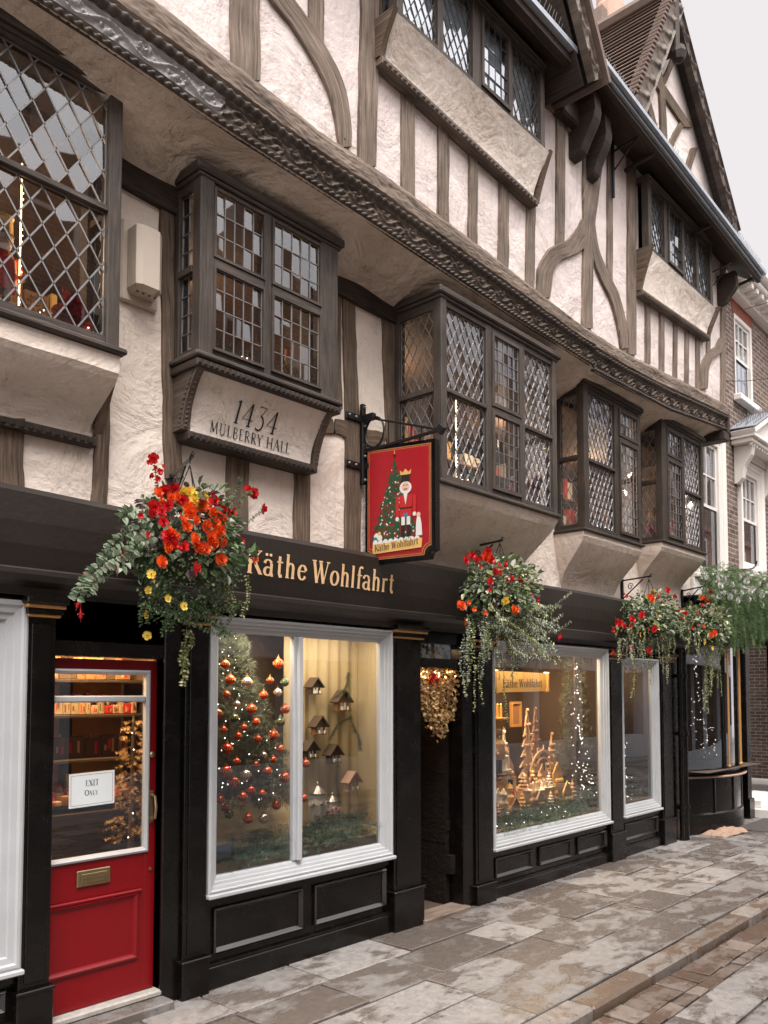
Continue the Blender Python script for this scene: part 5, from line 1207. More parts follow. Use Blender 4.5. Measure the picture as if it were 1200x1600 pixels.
def basket(label, cx, cy, ztop, r, hz, seed, flowers, hook, leaves=1500, small=900, shellz=(.0, 0), wallx=None, wz=(0, 0), style=0):
    R.seed(seed)
    o = thing('hanging_basket', label, 'hanging basket', (cx, cy, ztop), group='flower baskets hung along the shopfront')
    zc = ztop-.28; Cc = Vector((cx, cy, zc))
    m = MB(); m.lathe((cx, cy, zc), [(0, -.19), (.10, -.165), (.17, -.09), (.20, 0), (.18, .0), (0, -.02)], 18); m.build('basket_bowl', M['moss'], o)
    m = MB()
    for k in range(3):
        a = 2*math.pi*k/3+.5; p = Vector((cx+.19*math.cos(a), cy+.19*math.sin(a), zc)); n = 26; h = Vector(hook)
        for i in range(n):
            q = p.lerp(h, (i+.5)/n); dd = (h-p).normalized()*(.55*(h-p).length/n); m.bar(q-dd, q+dd, .006 if i % 2 else .0025, .0025 if i % 2 else .006)
    m.build('basket_chain', M['iron'], o)
    ml = MB(); mt = MB()
    for i in range(leaves):
        # ellipsoid shell, fuller at top
        th = R.uniform(0, 2*math.pi); u = R.uniform(-.75, 1); q = math.sqrt(1-u*u); rad = R.uniform(.55, 1.05)*(1+.25*mnoise.noise(Vector((th*1.2+seed, u*2, seed))))
        d = Vector((math.cos(th)*q, math.sin(th)*q, u)); p = Cc+Vector((d.x*r*rad, d.y*r*rad*.85, .06+d.z*hz*rad))
        if p.y > -.06: p.y = -.06-R.uniform(0, .05)
        nd = (d+rv(.5)+Vector((0, -.2, -.25))); mi = 3 if (style == 0 and p.x < Cc.x-.04 and p.z > Cc.z and R.random() < .35) else R.choices((0, 1, 2, 3), (7, 1.6, 1.0, 1.2) if style == 0 else (5, 3, 5, .6))[0]
        L = (R.uniform(.022, .048) if R.random() < .7 else R.uniform(.045, .078))
        leaf(ml, p, nd, d+Vector((0, 0, .6))+rv(.3), L, L*R.uniform(.55, .75), mi)
    for i in range(small):                               # small leaved mass below
        th = R.uniform(0, 2*math.pi); u = R.uniform(-1, .1); q = math.sqrt(1-u*u); rad = R.uniform(.7, 1.0)*(1+.3*mnoise.noise(Vector((th*1.5, u*2, seed+9))))
        p = Cc+Vector((math.cos(th)*q*r*.82*rad, math.sin(th)*q*r*.7*rad, -.10+u*hz*1.0*rad))
        if p.y > -.05: p.y = -.05-R.uniform(0, .04)
        leaf(ml, p, rv(1)+Vector((0, -.3, -.3)), Vector((0, -1, .5))+rv(.5), R.uniform(.014, .026), .014, R.choice((0, 0, 0, 1)))
    ml.build('basket_foliage', [M['leaf'], M['vari'] if style else M['sage'], M['silver'], M['purple']], o)
    for (kind, u, v, s) in flowers:
        base = at(u, v, cy); dx, dz = (base.x-cx)/r, (base.z-zc)/hz; dd = max(0, 1-.8*(dx*dx*.9+dz*dz*.7)); y = cy-r*.85*math.sqrt(dd)-.02
        p = at(u, v, y); s *= R.uniform(.72, .95)
        if kind == 'fu': inst(FU, 'fuchsia_bloom', o, p, s*.8, (R.uniform(-.2, .2), R.uniform(-.2, .2), R.uniform(0, 6)))
        else:
            n_ = inst(FD[kind], {'pet': 'petunia_bloom', 'small': 'small_bloom', 'smallo': 'small_bloom'}.get(kind, 'begonia_bloom'), o, p, s)
    return o, Cc
def trails(o, lists, L=.022, gap=.016, mats=('leaf', 'vari', 'silver'), name='trailing_stem'):
    for mi, path in lists:
        mt = MB(); strand(mt, mt, [Vector(p) for p in path], L, gap, mi+1); mt.build(name, [M['moss']]+[M[k] for k in mats], o)
def P2(y, *l): return [at(u, v, y) for u, v in l]
def hang(u, v, y, h, wob=.03):
    p = at(u, v, y); return [p, p+Vector((R.uniform(-wob, wob), R.uniform(-wob, wob), -h*.4)), p+Vector((R.uniform(-wob, wob), R.uniform(-wob, wob), -h))]
E_ = []
for u, v in ((315, 790), (330, 800), (322, 822), (336, 808), (347, 812), (305, 812), (328, 838), (342, 830), (283, 813), (252, 878), (396, 873), (303, 843), (345, 874), (311, 856), (332, 848)): E_.append(('orange', u, v, 1.0 if v > 780 else .9))
for u, v in ((258, 766), (272, 764), (250, 783), (276, 777), (241, 791), (262, 790), (286, 782), (247, 770), (265, 778), (236, 800), (252, 800)): E_.append(('orange' if (u+v) % 2 else 'red', u, v, .85))
for u, v in ((343, 788), (356, 794), (334, 783), (348, 797), (362, 800), (240, 716), (396, 770), (411, 795), (386, 766), (305, 888), (262, 838)): E_.append(('red', u, v, .9))
for u, v in ((260, 845), (265, 832), (234, 722), (242, 732), (250, 737), (236, 743), (254, 729), (246, 748), (398, 776), (230, 836), (262, 852), (378, 845), (220, 806), (280, 856), (290, 850)): E_.append(('small', u, v, .95))
R.seed(99)
for _ in range(16): E_.append((R.choice(('orange', 'orange', 'red')), R.uniform(245, 370), R.uniform(768, 860), .8))
for u, v in ((297, 770), (309, 778), (318, 776), (286, 768), (303, 782)): E_.append(('yellow', u, v, .95))
for u, v in ((236, 897), (231, 922), (262, 935), (287, 947), (228, 960), (230, 993), (240, 905)): E_.append(('pet', u, v, .85))
for u, v in ((176, 880), (184, 884), (132, 898), (141, 900), (123, 940), (195, 865), (126, 954)): E_.append(('fu', u, v, 1))
B1, C1 = basket('large flower basket nearest the red door, with red, orange and yellow begonias', 2.76, -.50, 2.98, .37, .31, 11, E_, (2.76, -.5, 3.21), 1500, 1300)
trails(B1, [(k_, [p_ for p_ in l_]) for k_, l_ in [(2, P2(-.62, (235, 830), (205, 858), (175, 872), (150, 890), (130, 915), (118, 940))), (2, P2(-.66, (240, 838), (215, 850), (196, 880), (150, 905), (135, 930))), (2, P2(-.6, (230, 815), (205, 800), (188, 812))), (2, P2(-.6, (238, 826), (205, 830), (180, 850), (160, 872)))]], .050, .040, mats=('leaf', 'vari', 'sage'))
trails(B1, [(0, P2(-.5, (258, 800), (246, 760), (240, 718))), (0, P2(-.55, (365, 800), (382, 775), (395, 768))), (0, P2(-.55, (370, 830), (392, 812), (411, 797))), (0, P2(-.5, (360, 800), (372, 760), (376, 745)))], .020, .03)
trails(B1, [(1, P2(-.62, (345, 900), (362, 925), (368, 955))), (1, P2(-.6, (335, 895), (355, 915), (352, 935), (366, 965))), (1, P2(-.55, (385, 900), (388, 935), (378, 965))), (1, P2(-.5, (290, 985), (286, 1020), (292, 1040), (285, 1074))), (1, P2(-.5, (296, 985), (300, 1005), (284, 1030), (288, 1060)))], .026, .018)
trails(B1, [(0, [at(R.uniform(210, 380), R.uniform(900, 950), -.65)+Vector((0, 0, 0)), at(R.uniform(210, 370), R.uniform(960, 1000), -.62)]) for _ in range(16)], .022, .014)
c7 = lambda u, v: (690+u/2.353, 830+v/2.353)
E_ = []
for k, l in (('red', ((85, 108), (110, 90), (140, 100), (165, 92), (228, 122), (170, 75), (305, 145), (252, 172), (195, 148), (290, 195), (175, 185), (308, 155), (125, 104), (180, 105), (285, 185))), ('small', ((325, 260), (340, 265), (175, 215), (140, 130), (210, 125), (330, 235), (240, 180), (215, 150), (355, 250))), ('orange', ((172, 103), (72, 274), (270, 290), (160, 95), (262, 285))), ('smallo', ((100, 262), (120, 288), (85, 328), (160, 300), (85, 340), (60, 275))), ('yellow', ((235, 255), (345, 335))), ('fu', ((438, 380), (432, 385), (200, 390), (352, 258)))):
    for u, v in l: E_.append((k, *c7(u, v), 1.05))
B2, C2 = basket('tall flower basket over the open entrance, red begonias above long silvery trails', 5.98, -.45, 3.02, .36, .28, 23, E_, (5.98, -.45, 3.2), 1300, 700, style=1)
trails(B2, [(2, P2(-.55, (790, 925), (830, 945), (860, 950), (893, 925))), (2, P2(-.55, (800, 960), (840, 985), (870, 985), (893, 970))), (2, P2(-.55, (790, 950), (825, 1000), (840, 1010), (852, 1018))), (2, P2(-.6, (780, 960), (800, 1010), (830, 1030))), (2, P2(-.55, (800, 940), (850, 975), (880, 960)))]
 + [(R.choice((1, 2, 2)), hang(R.uniform(722, 845), R.uniform(945, 1000), R.uniform(-.6, -.4), R.uniform(.15, .50))) for _ in range(46)], .021, .015)
R.seed(77)
for _ in range(46):
    a_ = at(R.uniform(765, 800), R.uniform(930, 985), R.uniform(-.65, -.45)); e_ = at(R.uniform(800, 880), R.uniform(945, 1045), R.uniform(-.62, -.42)); md_ = a_.lerp(e_, .55)+Vector((0, 0, R.uniform(.0, .09)))
    trails(B2, [(R.choice((2, 2, 1)), [a_, md_, e_])], .026, .019)
trails(B2, [(1, hang(750, 1020, -.5, .45)), (1, hang(728, 1010, -.5, .40)), (1, hang(742, 1000, -.5, .6)), (1, hang(788, 1030, -.5, .55)), (0, hang(735, 960, -.6, .3)), (0, hang(760, 980, -.6, .3))], .02, .014)
E_ = []
for k, l in (('orange', ((765, 240), (772, 250))), ('red', ((830, 218), (855, 243), (655, 340), (668, 347), (700, 325), (735, 310), (778, 358), (762, 437), (640, 330), (790, 240))), ('small', ((780, 228), (650, 350), (628, 355), (695, 425), (680, 240), (695, 350), (820, 260), (760, 360), (805, 230), (670, 230), (700, 432), (735, 300), (750, 440), (630, 365), (690, 430))), ('yellow', ((775, 222),)), ('pet', ((790, 310), (730, 380), (700, 460))), ('fu', ((630, 440), (695, 430), (765, 440)))):
    for u, v in l: E_.append((k, *c7(u, v), 1.05))
B3, C3 = basket('flower basket third from the left, grey-green leaves with dark red fuchsias', 9.02, -.42, 2.98, .37, .27, 31, E_, (9.02, -.42, 3.20), 1300, 500, style=1)
trails(B3, [(R.choice((1, 2)), hang(R.uniform(962, 1055), R.uniform(975, 1010), R.uniform(-.6, -.4), R.uniform(.1, .38))) for _ in range(34)] + [(1, hang(1040, 985, -.6, .62)), (1, hang(1035, 985, -.58, .5)), (1, hang(1045, 1000, -.55, .5)), (1, hang(985, 1020, -.4, .5)), (1, hang(992, 1030, -.4, .42)), (1, hang(1012, 1010, -.42, .45))], .021, .015)
E_ = []
for k, l in (('orange', ((960, 245), (970, 250), (950, 243), (990, 380), (1002, 375))), ('red', ((985, 225), (975, 262), (880, 292), (893, 303), (1010, 292), (1040, 300), (1015, 315), (1030, 342), (870, 290), (1020, 300))), ('small', ((1000, 270), (955, 350), (940, 345), (920, 357), (885, 318), (1022, 330), (1045, 305), (960, 270), (1060, 370), (1005, 300), (1032, 352), (940, 300))), ('smallo', ((965, 350), (1010, 320), (990, 290))), ('pet', ((967, 408), (995, 430), (1020, 410)))):
    for u, v in l: E_.append((k, *c7(u, v), 1.1))
B4, C4 = basket('flower basket nearest the bow window, with a yellow-green trail hanging lowest', 10.62, -.42, 2.98, .38, .27, 47, E_, (10.62, -.42, 3.20), 1300, 500, style=1)
trails(B4, [(1, hang(R.uniform(1100, 1125), R.uniform(985, 1010), R.uniform(-.6, -.45), R.uniform(.35, .95), .02)) for _ in range(16)] + [(R.choice((1, 2)), hang(R.uniform(1060, 1135), R.uniform(960, 1000), R.uniform(-.6, -.4), R.uniform(.1, .3))) for _ in range(26)], .021, .015)
# wall brackets that carry the baskets
for (X, Y, zt) in ((2.95, -.5, 3.26), (6.09, -.45, 3.22), (9.17, -.42, 3.23), (10.93, -.42, 3.27)):
    hx = {2.95: 2.76, 6.09: 5.98, 9.17: 9.02, 10.93: 10.62}[X]
    m = MB(); m.box(X-.015, X+.015, -.03, -.005, zt-.26, zt+.02); m.bar((X, -.02, zt), (hx, Y-.03, zt), .012, .016); m.bar((X, -.02, zt-.22), (X+(hx-X)*.8, Y*.8, zt-.02), .01, .012)
    d = Vector((hx-X, Y, 0)); pts = []
    for i in range(26):
        a = i/25*2*math.pi*1.25; rr = .045-.0012*i; pts.append(Vector((X, 0, zt-.085))+d*.35+d.normalized()*rr*math.cos(a)+Vector((0, 0, rr*math.sin(a))))
    m.tube(pts, .005, 5); m.tube([(hx, Y, zt), (hx, Y-.03, zt+.03), (hx, Y-.045, zt+.01)], .005, 5); m.tube([(hx, Y, zt), (hx, Y, zt-.04)], .004, 5); m.build('basket_bracket', M['iron'], hall)
# fir swag with white roses on the neighbour
R.seed(5)
sw = thing('fir_swag', 'hanging green fir swag dotted with white roses, on the bow fronted shop', 'garland', (12.2, -.3, 3.3))
for part in range(2):
    m = MB()
    for i in range(360):
        t = R.random()
        if part == 0: u, v = R.uniform(1092, 1200), 0; v = 890+(u-1092)*.10+R.uniform(-8, 40); L = R.uniform(.12, .28); dr = Vector((R.gauss(0, .6), R.uniform(-.6, -.1), R.uniform(-.6, .35)))
        else: u = R.uniform(1128, 1205); v = R.uniform(925, 965); L = R.uniform(.25, .60); dr = Vector((R.gauss(0, .10), R.uniform(-.12, 0), -1))
        p = at(u, v, R.uniform(-.5, -.25)); dr.normalize(); nn = int(L/.011); sag = Vector((0, 0, -1)); q = p.copy(); d = dr.copy(); shw = R.random()
        for k in range(nn):
            d = (d+sag*.035+rv(.03)).normalized(); q2 = q+d*.011; s_ = d.orthogonal().normalized(); s_ = Matrix.Rotation(R.uniform(0, 6.3), 3, d) @ s_
            for sg in (-1, 1):
                e = q+(d*.9+s_*sg)*.030; w = d*.0045; m.face([q-w, q+w, e], None, 0, shw*.6+.4*R.random())
            q = q2
    m.build('fir_branches', M['firg'], sw)
for u, v in ((1120, 903), (1131, 905), (1143, 913), (1155, 902), (1130, 926), (1140, 932), (1172, 924), (1175, 920), (1170, 937), (1190, 930), (1166, 908), (1152, 938), (1185, 912), (1197, 915), (1158, 926), (1125, 915)):
    inst(FD['white'], 'white_rose', sw, at(u, v, -.66), .75, (R.uniform(-.4, .4), R.uniform(0, 6), R.uniform(-.5, .5)))
m = MB()
for X, yy in ((11.9, 0), (13.6, 0)): 
    z = 3.62; m.bar((X, .0, z), (X, -.62, z), .014); m.tube([(X, -.62, z), (X, -.66, z+.04), (X, -.68, z+.1)], .008, 5); m.tube([(X, -.05, z-.3), (X, -.3, z-.2), (X, -.42, z)], .008, 5)
m.build('swag_bracket', M['iron'], nb)

# ================================================================== HANGING SIGN
sg = thing('hanging_sign', 'red painted hanging sign with Christmas tree and nutcracker on iron bracket', 'sign', (4.7, 0, 3.95))
SX = 4.70
def sp(a, b, e=0.): return Vector((SX-e, -.055-.70*a, (2.90-.018*a)+(.925-.045*a)*b))
def outline(i, rn=.085, n=6):                            # board outline with scooped bottom corners; i = inset in a-units
    ia, ib = i, i*.72; pts = [(ia, 1-ib), (1-ia, 1-ib), (1-ia, ib+rn*.8+i*.2)]
    for k in range(1, n): t = k/n*math.pi/2; pts.append((1-ia-(rn+i*.2)*math.sin(t), ib+rn*.8*math.cos(t)+i*.2*(1-k/n)))
    pts.append((1-ia-rn-i*.2, ib)); pts.append((ia+rn+i*.2, ib))
    for k in range(1, n): t = k/n*math.pi/2; pts.append((ia+(rn+i*.2)*math.cos(t), ib+rn*.8*math.sin(t)+i*.2*(k/n)))
    pts.append((ia, ib+rn*.8+i*.2)); return pts
m = MB(); m.prism([sp(a, b) for a, b in outline(0)], (.055, 0, 0)); m.prism([sp(a, b, .004) for a, b in outline(.012)], (.004, 0, 0)); bd = m.build('sign_board', M['black'], sg, fix=True)
def ringpoly(mb, i0, i1, e, mi=0):
    A, B = outline(i0), outline(i1)
    for k in range(len(A)): j = (k+1) % len(A); mb.face([sp(*A[k], e), sp(*A[j], e), sp(*B[j], e), sp(*B[k], e)], None, mi)
m = MB(); ringpoly(m, .045, .053, .006); ringpoly(m, .066, .072, .0068); m.build('gilt_line', M['gold'], bd)
m = MB(); m.face([sp(a, b, .0062) for a, b in outline(.056)]); m.build('red_panel', M['signred'], bd)
pic = MB(); R.seed(3)
ta, tt, tb, tw = .45, .88, .19, .36
for i in range(900):
    t = R.random()**.6; b = tt-(tt-tb)*t; tier = (t*7) % 1; w = tw*t*(.78+.3*tier); a = ta+R.uniform(-1, 1)*w; s = .030
    d = Vector(((a-ta)*1.4+R.gauss(0, .2), -.6)); d.normalize(); n = Vector((-d.y, d.x))
    c = Vector((a, b)); q = [c, c+d*s*.5+n*s*.35, c+d*s, c+d*s*.5-n*s*.35]; e = .0072+.0000045*i
    pic.face([sp(p.x, p.y*1, e) for p in q], None, 0)
def dot(a, b, r, mi, e=.011, n=7, sq=.75): pic.face([sp(a+r*math.cos(2*math.pi*k/n), b+r*sq*math.sin(2*math.pi*k/n), e) for k in range(n)], None, mi)
for i in range(120):
    t = R.random()**.6; dot(ta+R.uniform(-1, 1)*tw*t*.88, tt-(tt-tb)*t, R.uniform(.007, .013), R.choice((1, 2, 3, 1, 3)), .0100+.000004*i)
dot(ta, tt+.02, .02, 3, .0108); pic.face([sp(ta-.008, tt+.03, .0107), sp(ta+.008, tt+.03, .0107), sp(ta, tt+.075, .0107)], None, 4)
def pp(pts, mi, e): pic.face([sp(a, b, e) for a, b in pts], None, mi)
def rct(a0, a1, b0, b1, mi, e): pp([(a0, b0), (a1, b0), (a1, b1), (a0, b1)], mi, e)
e = .012
rct(.545, .60, .20, .30, 6, e); rct(.625, .68, .20, .30, 6, e); rct(.55, .60, .30, .385, 1, e+.0002); rct(.625, .675, .30, .385, 1, e+.0002)
pp([(.53, .37), (.695, .37), (.705, .555), (.52, .555)], 5, e+.0004); rct(.525, .70, .435, .45, 6, e+.0006); rct(.585, .64, .37, .40, 7, e+.0006)
rct(.47, .515, .37, .545, 5, e+.0003); rct(.71, .755, .40, .545, 5, e+.0003); dot(.492, .355, .026, 1, e+.0005); dot(.733, .385, .026, 1, e+.0005)
dot(.61, .615, .085, 1, e+.0007, 14, .62); dot(.61, .62, .055, 8, e+.0008, 12, .72); pp([(.575, .585), (.645, .585), (.61, .47)], 1, e+.001); dot(.59, .635, .008, 6, e+.001); dot(.63, .635, .008, 6, e+.001); rct(.585, .635, .598, .606, 6, e+.0012)
rct(.555, .665, .665, .725, 6, e+.0009); pp([(.54, .725), (.68, .725), (.69, .765), (.65, .745), (.61, .775), (.57, .745), (.53, .765)], 4, e+.001)
pp([(.75, .20), (.84, .20), (.83, .30), (.81, .36), (.77, .36), (.755, .30)], 1, e+.0002); dot(.79, .375, .03, 8, e+.0004)
dot(.19, .225, .045, 1, e+.0001); dot(.17, .20, .035, 9, e+.0003); dot(.24, .215, .035, 1, e+.0002); dot(.23, .25, .025, 4, e+.0004)
for i in range(9): dot(.17+.075*i, .172, .04, 1, e+.0005+.00003*i)
pp([(.13, .082), (.83, .098), (.84, .178), (.13, .162)], 4, e+.001)
pic.build('painted_picture', [M['signgreen'], M['wht'], M['cream'], M['red'], M['goldm'], M['toyred'], M['ink'], M['blue'], M['skin'], plain('teal paint', (.02, .22, .24), .5, bmp=0)], bd)
m = MB(); w = text_width('Käthe Wohlfahrt', .01); s_ = .44/w; letter(m, 'Käthe Wohlfahrt', lambda x, h, e: Vector((SX-.0145-e, -.055-.70*.16-x, (2.90+.925*.098)+h+x*.02)), s_, track=.01, bold=1.0); m.build('banner_lettering', M['wd_dk'], bd)
# the iron bracket
m = MB(); z0, z1 = 3.62, 4.13; w0 = (SX-.06)
m.box(w0+.03, w0+.07, -.055, -.02, z0-.08, z1+.05, bev=.004)
for z in (3.68, 4.06): m.box(w0-.13, w0+.13, -.035, -.018, z-.028, z+.028, bev=.004)
m.box(w0+.03, w0+.07, -.16, -.05, 4.035, 4.085); m.box(SX-.01, SX+.03, -.10, -.05, 3.66, 3.70)
yo = -.80; zo = 3.815
m.bar((SX, -.10, 4.06), (SX, yo, zo), .014, .014); m.bar((SX, -.04, 3.80), (SX, yo, zo), .018, .02)
n = 30; m.tube([(SX, -.155+.098*math.cos(2*math.pi*k/n), 3.935+.118*math.sin(2*math.pi*k/n)) for k in range(n+1)], .009, 6)
for yy in (-.30, -.42, -.53, -.63): f = (yy+.04)/(yo+.04); zl = 3.80+.015*f; zu = 4.06-(4.06-zo)*((yy+.10)/(yo+.10)); m.bar((SX, yy, zl), (SX, yy, zu), .007)
m.obox(Vector((SX, yo-.01, zo)), Vector((1, 0, 0)), Vector((0, .7, .7)).normalized(), Vector((0, -.7, .7)).normalized(), .04, .055, .055); m.lathe((SX, yo-.03, zo), [(.02, 0), (.008, .03), (0, .06)], 8, axis=Vector((0, -1, 0)))
for yy in (-.22, -.60): m.bar((SX+.02, yy, 3.81), (SX+.02, yy, 3.76), .012)
br = m.build('sign_bracket', M['iron'], sg)
for bx, by_, bz_ in [(w0+dx, -.04, z) for z in (3.68, 4.06) for dx in (-.105, -.03, .09)]+[(w0+.05, -.06, z) for z in (3.57, 3.76, 4.00, 4.15)]:
    m = MB(); m.ball((bx, by_, bz_), .013, n=8); m.build('bolt_head', M['bolt'], br)

# ================================================================== SMALL FITTINGS
ub = thing('junction_box', 'ivory plastic box with a backplate on the plaster beside the date bay', 'junction box', (2.68, 0, 4.5))
m = MB()
bx0, bx1, bz0, bz1, by = 2.615, 2.80, 4.33, 4.74, -.15; c = .035
pr = [(bx0, -.03), (bx0, by+c*.6), (bx0+c, by), (bx1-c, by), (bx1, by+c), (bx1, -.03)]
for (za, ia), (zb, ib) in (((bz0, .022), (bz0+.03, 0)), ((bz0+.03, 0), (bz1-.015, 0)), ((bz1-.015, 0), (bz1, .012))):
    f = lambda p, i: (p[0]+(i if p[0] < 2.70 else -i), min(p[1]+i*1.4, -.03))
    for k in range(len(pr)-1):
        a, b = f(pr[k], ia), f(pr[k+1], ia); a2, b2 = f(pr[k], ib), f(pr[k+1], ib)
        m.face([(*a, za), (*b, za), (*b2, zb), (*a2, zb)])
f = lambda p, i: (p[0]+(i if p[0] < 2.70 else -i), min(p[1]+i*1.4, -.03))
m.face([(*f(p, .012), bz1) for p in pr]); m.face([(*f(p, .022), bz0) for p in pr][::-1]); m.build('box_cover', M['ivory'], ub)
m = MB(); m.box(2.575, 2.83, -.03, .005, 4.28, 4.79, bev=.012); m.build('backplate', M['ivory'], ub)
m = MB()
for i in range(4): m.lathe((2.645+.04*i, -.105, 4.329), [(.009, 0), (.008, .002)], 8); m.ball((2.645+.04*i, -.1, 4.327), .009, n=6, sq=(1, 1, .3))
m.build('cable_holes', M['ink'], ub)
# EXIT ONLY notice on the door glass
nt_ = thing('paper_notice', 'white EXIT ONLY notice with dotted red border on the door glass', 'notice', (2.49, .03, 1.34))
A_, Bn = Vector((2.345, .042, 1.24)), Vector((.285, 0, .008)); UPn = Vector((-.002, 0, .195)); un = Bn.normalized(); vn = UPn.normalized()
def npnt(x, h, e): return A_+un*x+vn*h+Vector((0, -.001-e, 0))
m = MB(); m.prism([npnt(0, 0, 0), npnt(.285, 0, 0), npnt(.285, .195, 0), npnt(0, .195, 0)], (0, .001, 0)); m.build('sheet', M['paper'], nt_)
m = MB()
for i in range(34):
    for h in (.012, .183): x = .013+.2585*i/33; m.face([npnt(x-.002, h-.002, .0006), npnt(x+.002, h-.002, .0006), npnt(x+.002, h+.002, .0006), npnt(x-.002, h+.002, .0006)])
for i in range(1, 22):
    for x in (.012, .273): h = .012+.171*i/22; m.face([npnt(x-.002, h-.002, .0006), npnt(x+.002, h-.002, .0006), npnt(x+.002, h+.002, .0006), npnt(x-.002, h+.002, .0006)])
m.build('dotted_border', M['red_ink'], nt_)
m = MB(); sz = .034; w = text_width('EXIT', .06)*sz; letter(m, 'EXIT', lambda x, h, e: npnt(x+.1425-w/2, .118+h, e), sz, track=.06, lift=.0005, bold=1.25)
letter(m, 'O', lambda x, h, e: npnt(x+.096, .063+h, e), .032, lift=.0005, bold=1.25); letter(m, 'NLY', lambda x, h, e: npnt(x+.124, .063+h, e), .026, track=.04, lift=.0005, bold=1.25); m.build('lettering', M['green_ink'], nt_)
# crumpled paper bag and mat on the pavement
R.seed(2)
g0_ = Vector((11.55, -.30, 0)); bg_ = MB(); rows = []
for i in range(19):
    row = []
    for j in range(13):
        x = -.36+.72*i/18; y = -.16+.32*j/12; n_ = mnoise.noise(Vector((x*7, y*9, 3))); z = .02+.05*max(0, 1-(x*2)**2)*(1-(y*5)**2)+.035*n_+.015*mnoise.noise(Vector((x*22, y*25, 1)))
        if i in (0, 18) or j in (0, 12): z *= .3
        row.append(g0_+Vector((x+.03*n_, y-.1*x+.03*mnoise.noise(Vector((y*9, x*9, 8))), max(.008, z))))
    rows.append(row)
bg_.grid(rows); lo = [[Vector((p.x, p.y, .006)) for p in r_] for r_ in rows]; bg_.grid(lo, flip=True)
tag(bg_.build('paper_bag', M['kraft'], None), 'crumpled flattened brown paper lying on the pavement by the bow window', 'paper bag')
m = MB(); m.box(12.0, 13.3, -.95, -.25, .001, .012)
for i in range(26):
    for j in range(14): m.box(12.02+i*.0492, 12.05+i*.0492, -.94+j*.049, -.905+j*.049, .012, .017)
tag(m.build('access_cover', M['mat'], None), 'dark patterned cover plate let into the pavement before the bow window', 'access cover')

# ================================================================== SHOP DISPLAYS
def sprig_mass(m, pts_fn, n, L, w, mi=0, k=7):
    for i in range(n):
        p, d = pts_fn(); d.normalize(); s = d.orthogonal().normalized(); sh = R.random()
        for j in range(k):
            q = p+d*L*j/k; a = R.uniform(0, 6.3); s2 = Matrix.Rotation(a, 3, d) @ s
            for sg_ in (-1, 1): e = q+(d*.8+s2*sg_)*L*.35; m.face([q-d*w, q+d*w, e], None, mi, sh*.6+.4*R.random())
def fir_tree(name, label, cx, cy, z0, z1, r, mat='fir', n=700, lights=60, flat=1.0, L=.09):
    o = thing(name, label, 'Christmas tree', (cx, cy, z0)); m = MB()
    def f():
        t = R.random()**.7; z = z1-(z1-z0)*t; rr = (r*t+.03)*(.8+.3*((t*8) % 1)); a = R.uniform(0, 2*math.pi); q = R.uniform(.35, 1)
        d = Vector((math.cos(a), math.sin(a)*flat, -.25)); return Vector((cx+math.cos(a)*rr*q, cy+math.sin(a)*rr*q*flat, z)), d
    sprig_mass(m, f, n, L, .0025); m.build('branches', M[mat], o)
    m = MB(); m.tube([(cx, cy, z0-.05), (cx, cy, z1)], [.03, .008], 8); m.build('trunk', M['wd_dk'], o)
    if lights:
        m = MB()
        for i in range(lights): p, d = f(); p.y = cy-abs(p.y-cy); m.ball(p, .0034, n=6)
        q = m.build('fairy_lights', M['bulb'], o); q['kind'] = 'stuff'
    return o
R.seed(8)
fir_tree('christmas_tree', 'dark Christmas tree hung with baubles, left half of the mullioned window', 3.80, .48, 1.10, 2.42, .58, n=4200, lights=110, flat=.62)
def bauble_src(mat, lab, cat='bauble', grp=None):
    o = thing('bauble', lab, cat, (0, 0, 0), grp); m = MB(); m.ball((0, 0, 0), .036, n=16); m.build('glass_ball', mat, o).data.polygons.foreach_set('use_smooth', [True]*0 or [True]*128)
    m = MB(); m.lathe((0, 0, .034), [(.009, 0), (.009, .012), (0, .012)], 8); m.tube([(0, 0, .046), (0, 0, .062)], .0015, 4); m.build('bauble_cap', M['goldm'], o)
    m = MB()
    for k in range(14): a = 2*math.pi*k/14; m.bar((.0365*math.cos(a), .0365*math.sin(a), -.006), (.0355*math.cos(a+.2), .0355*math.sin(a+.2), .012), .0035)
    m.build('painted_band', M['goldm'], o); return o
RB = bauble_src(M['bred'], 'shiny red bauble hanging on the Christmas tree behind the shop window', grp='red baubles on the tree'); GB = bauble_src(M['bgreen'], 'dark green bauble hanging on the Christmas tree', grp='green baubles on the tree'); KB = bauble_src(M['bclear'], 'clear silvery bauble hanging on the Christmas tree', grp='silver baubles on the tree')
first = set()
for src, l in ((RB, ((354, 1085), (422, 1063), (412, 1086), (393, 1108), (446, 1108), (381, 1137), (349, 1140), (428, 1149), (403, 1155), (355, 1170), (427, 1187), (353, 1205), (435, 1037), (370, 1190), (400, 1195), (365, 1222), (410, 1240), (372, 1150), (360, 1062), (400, 1128), (438, 1170), (352, 1262), (418, 1205), (445, 1215), (379, 1245), (344, 1249), (432, 1258), (387, 1279), (478, 1193), (475, 1247), (352, 1038), (392, 1235), (340, 1115))), (GB, ((358, 1272), (420, 1220), (445, 1066), (366, 1122), (438, 1128))), (KB, ((412, 1180), (384, 1211), (412, 1279), (434, 1082), (386, 1066), (370, 1100)))):
    for i, (u, v) in enumerate(l):
        o = src if i == 0 else copy_tree(src); p = at(u, v, R.uniform(.12, .20)); o.location = p; k = R.uniform(.65, 1.15); o.scale = (k, k, k)
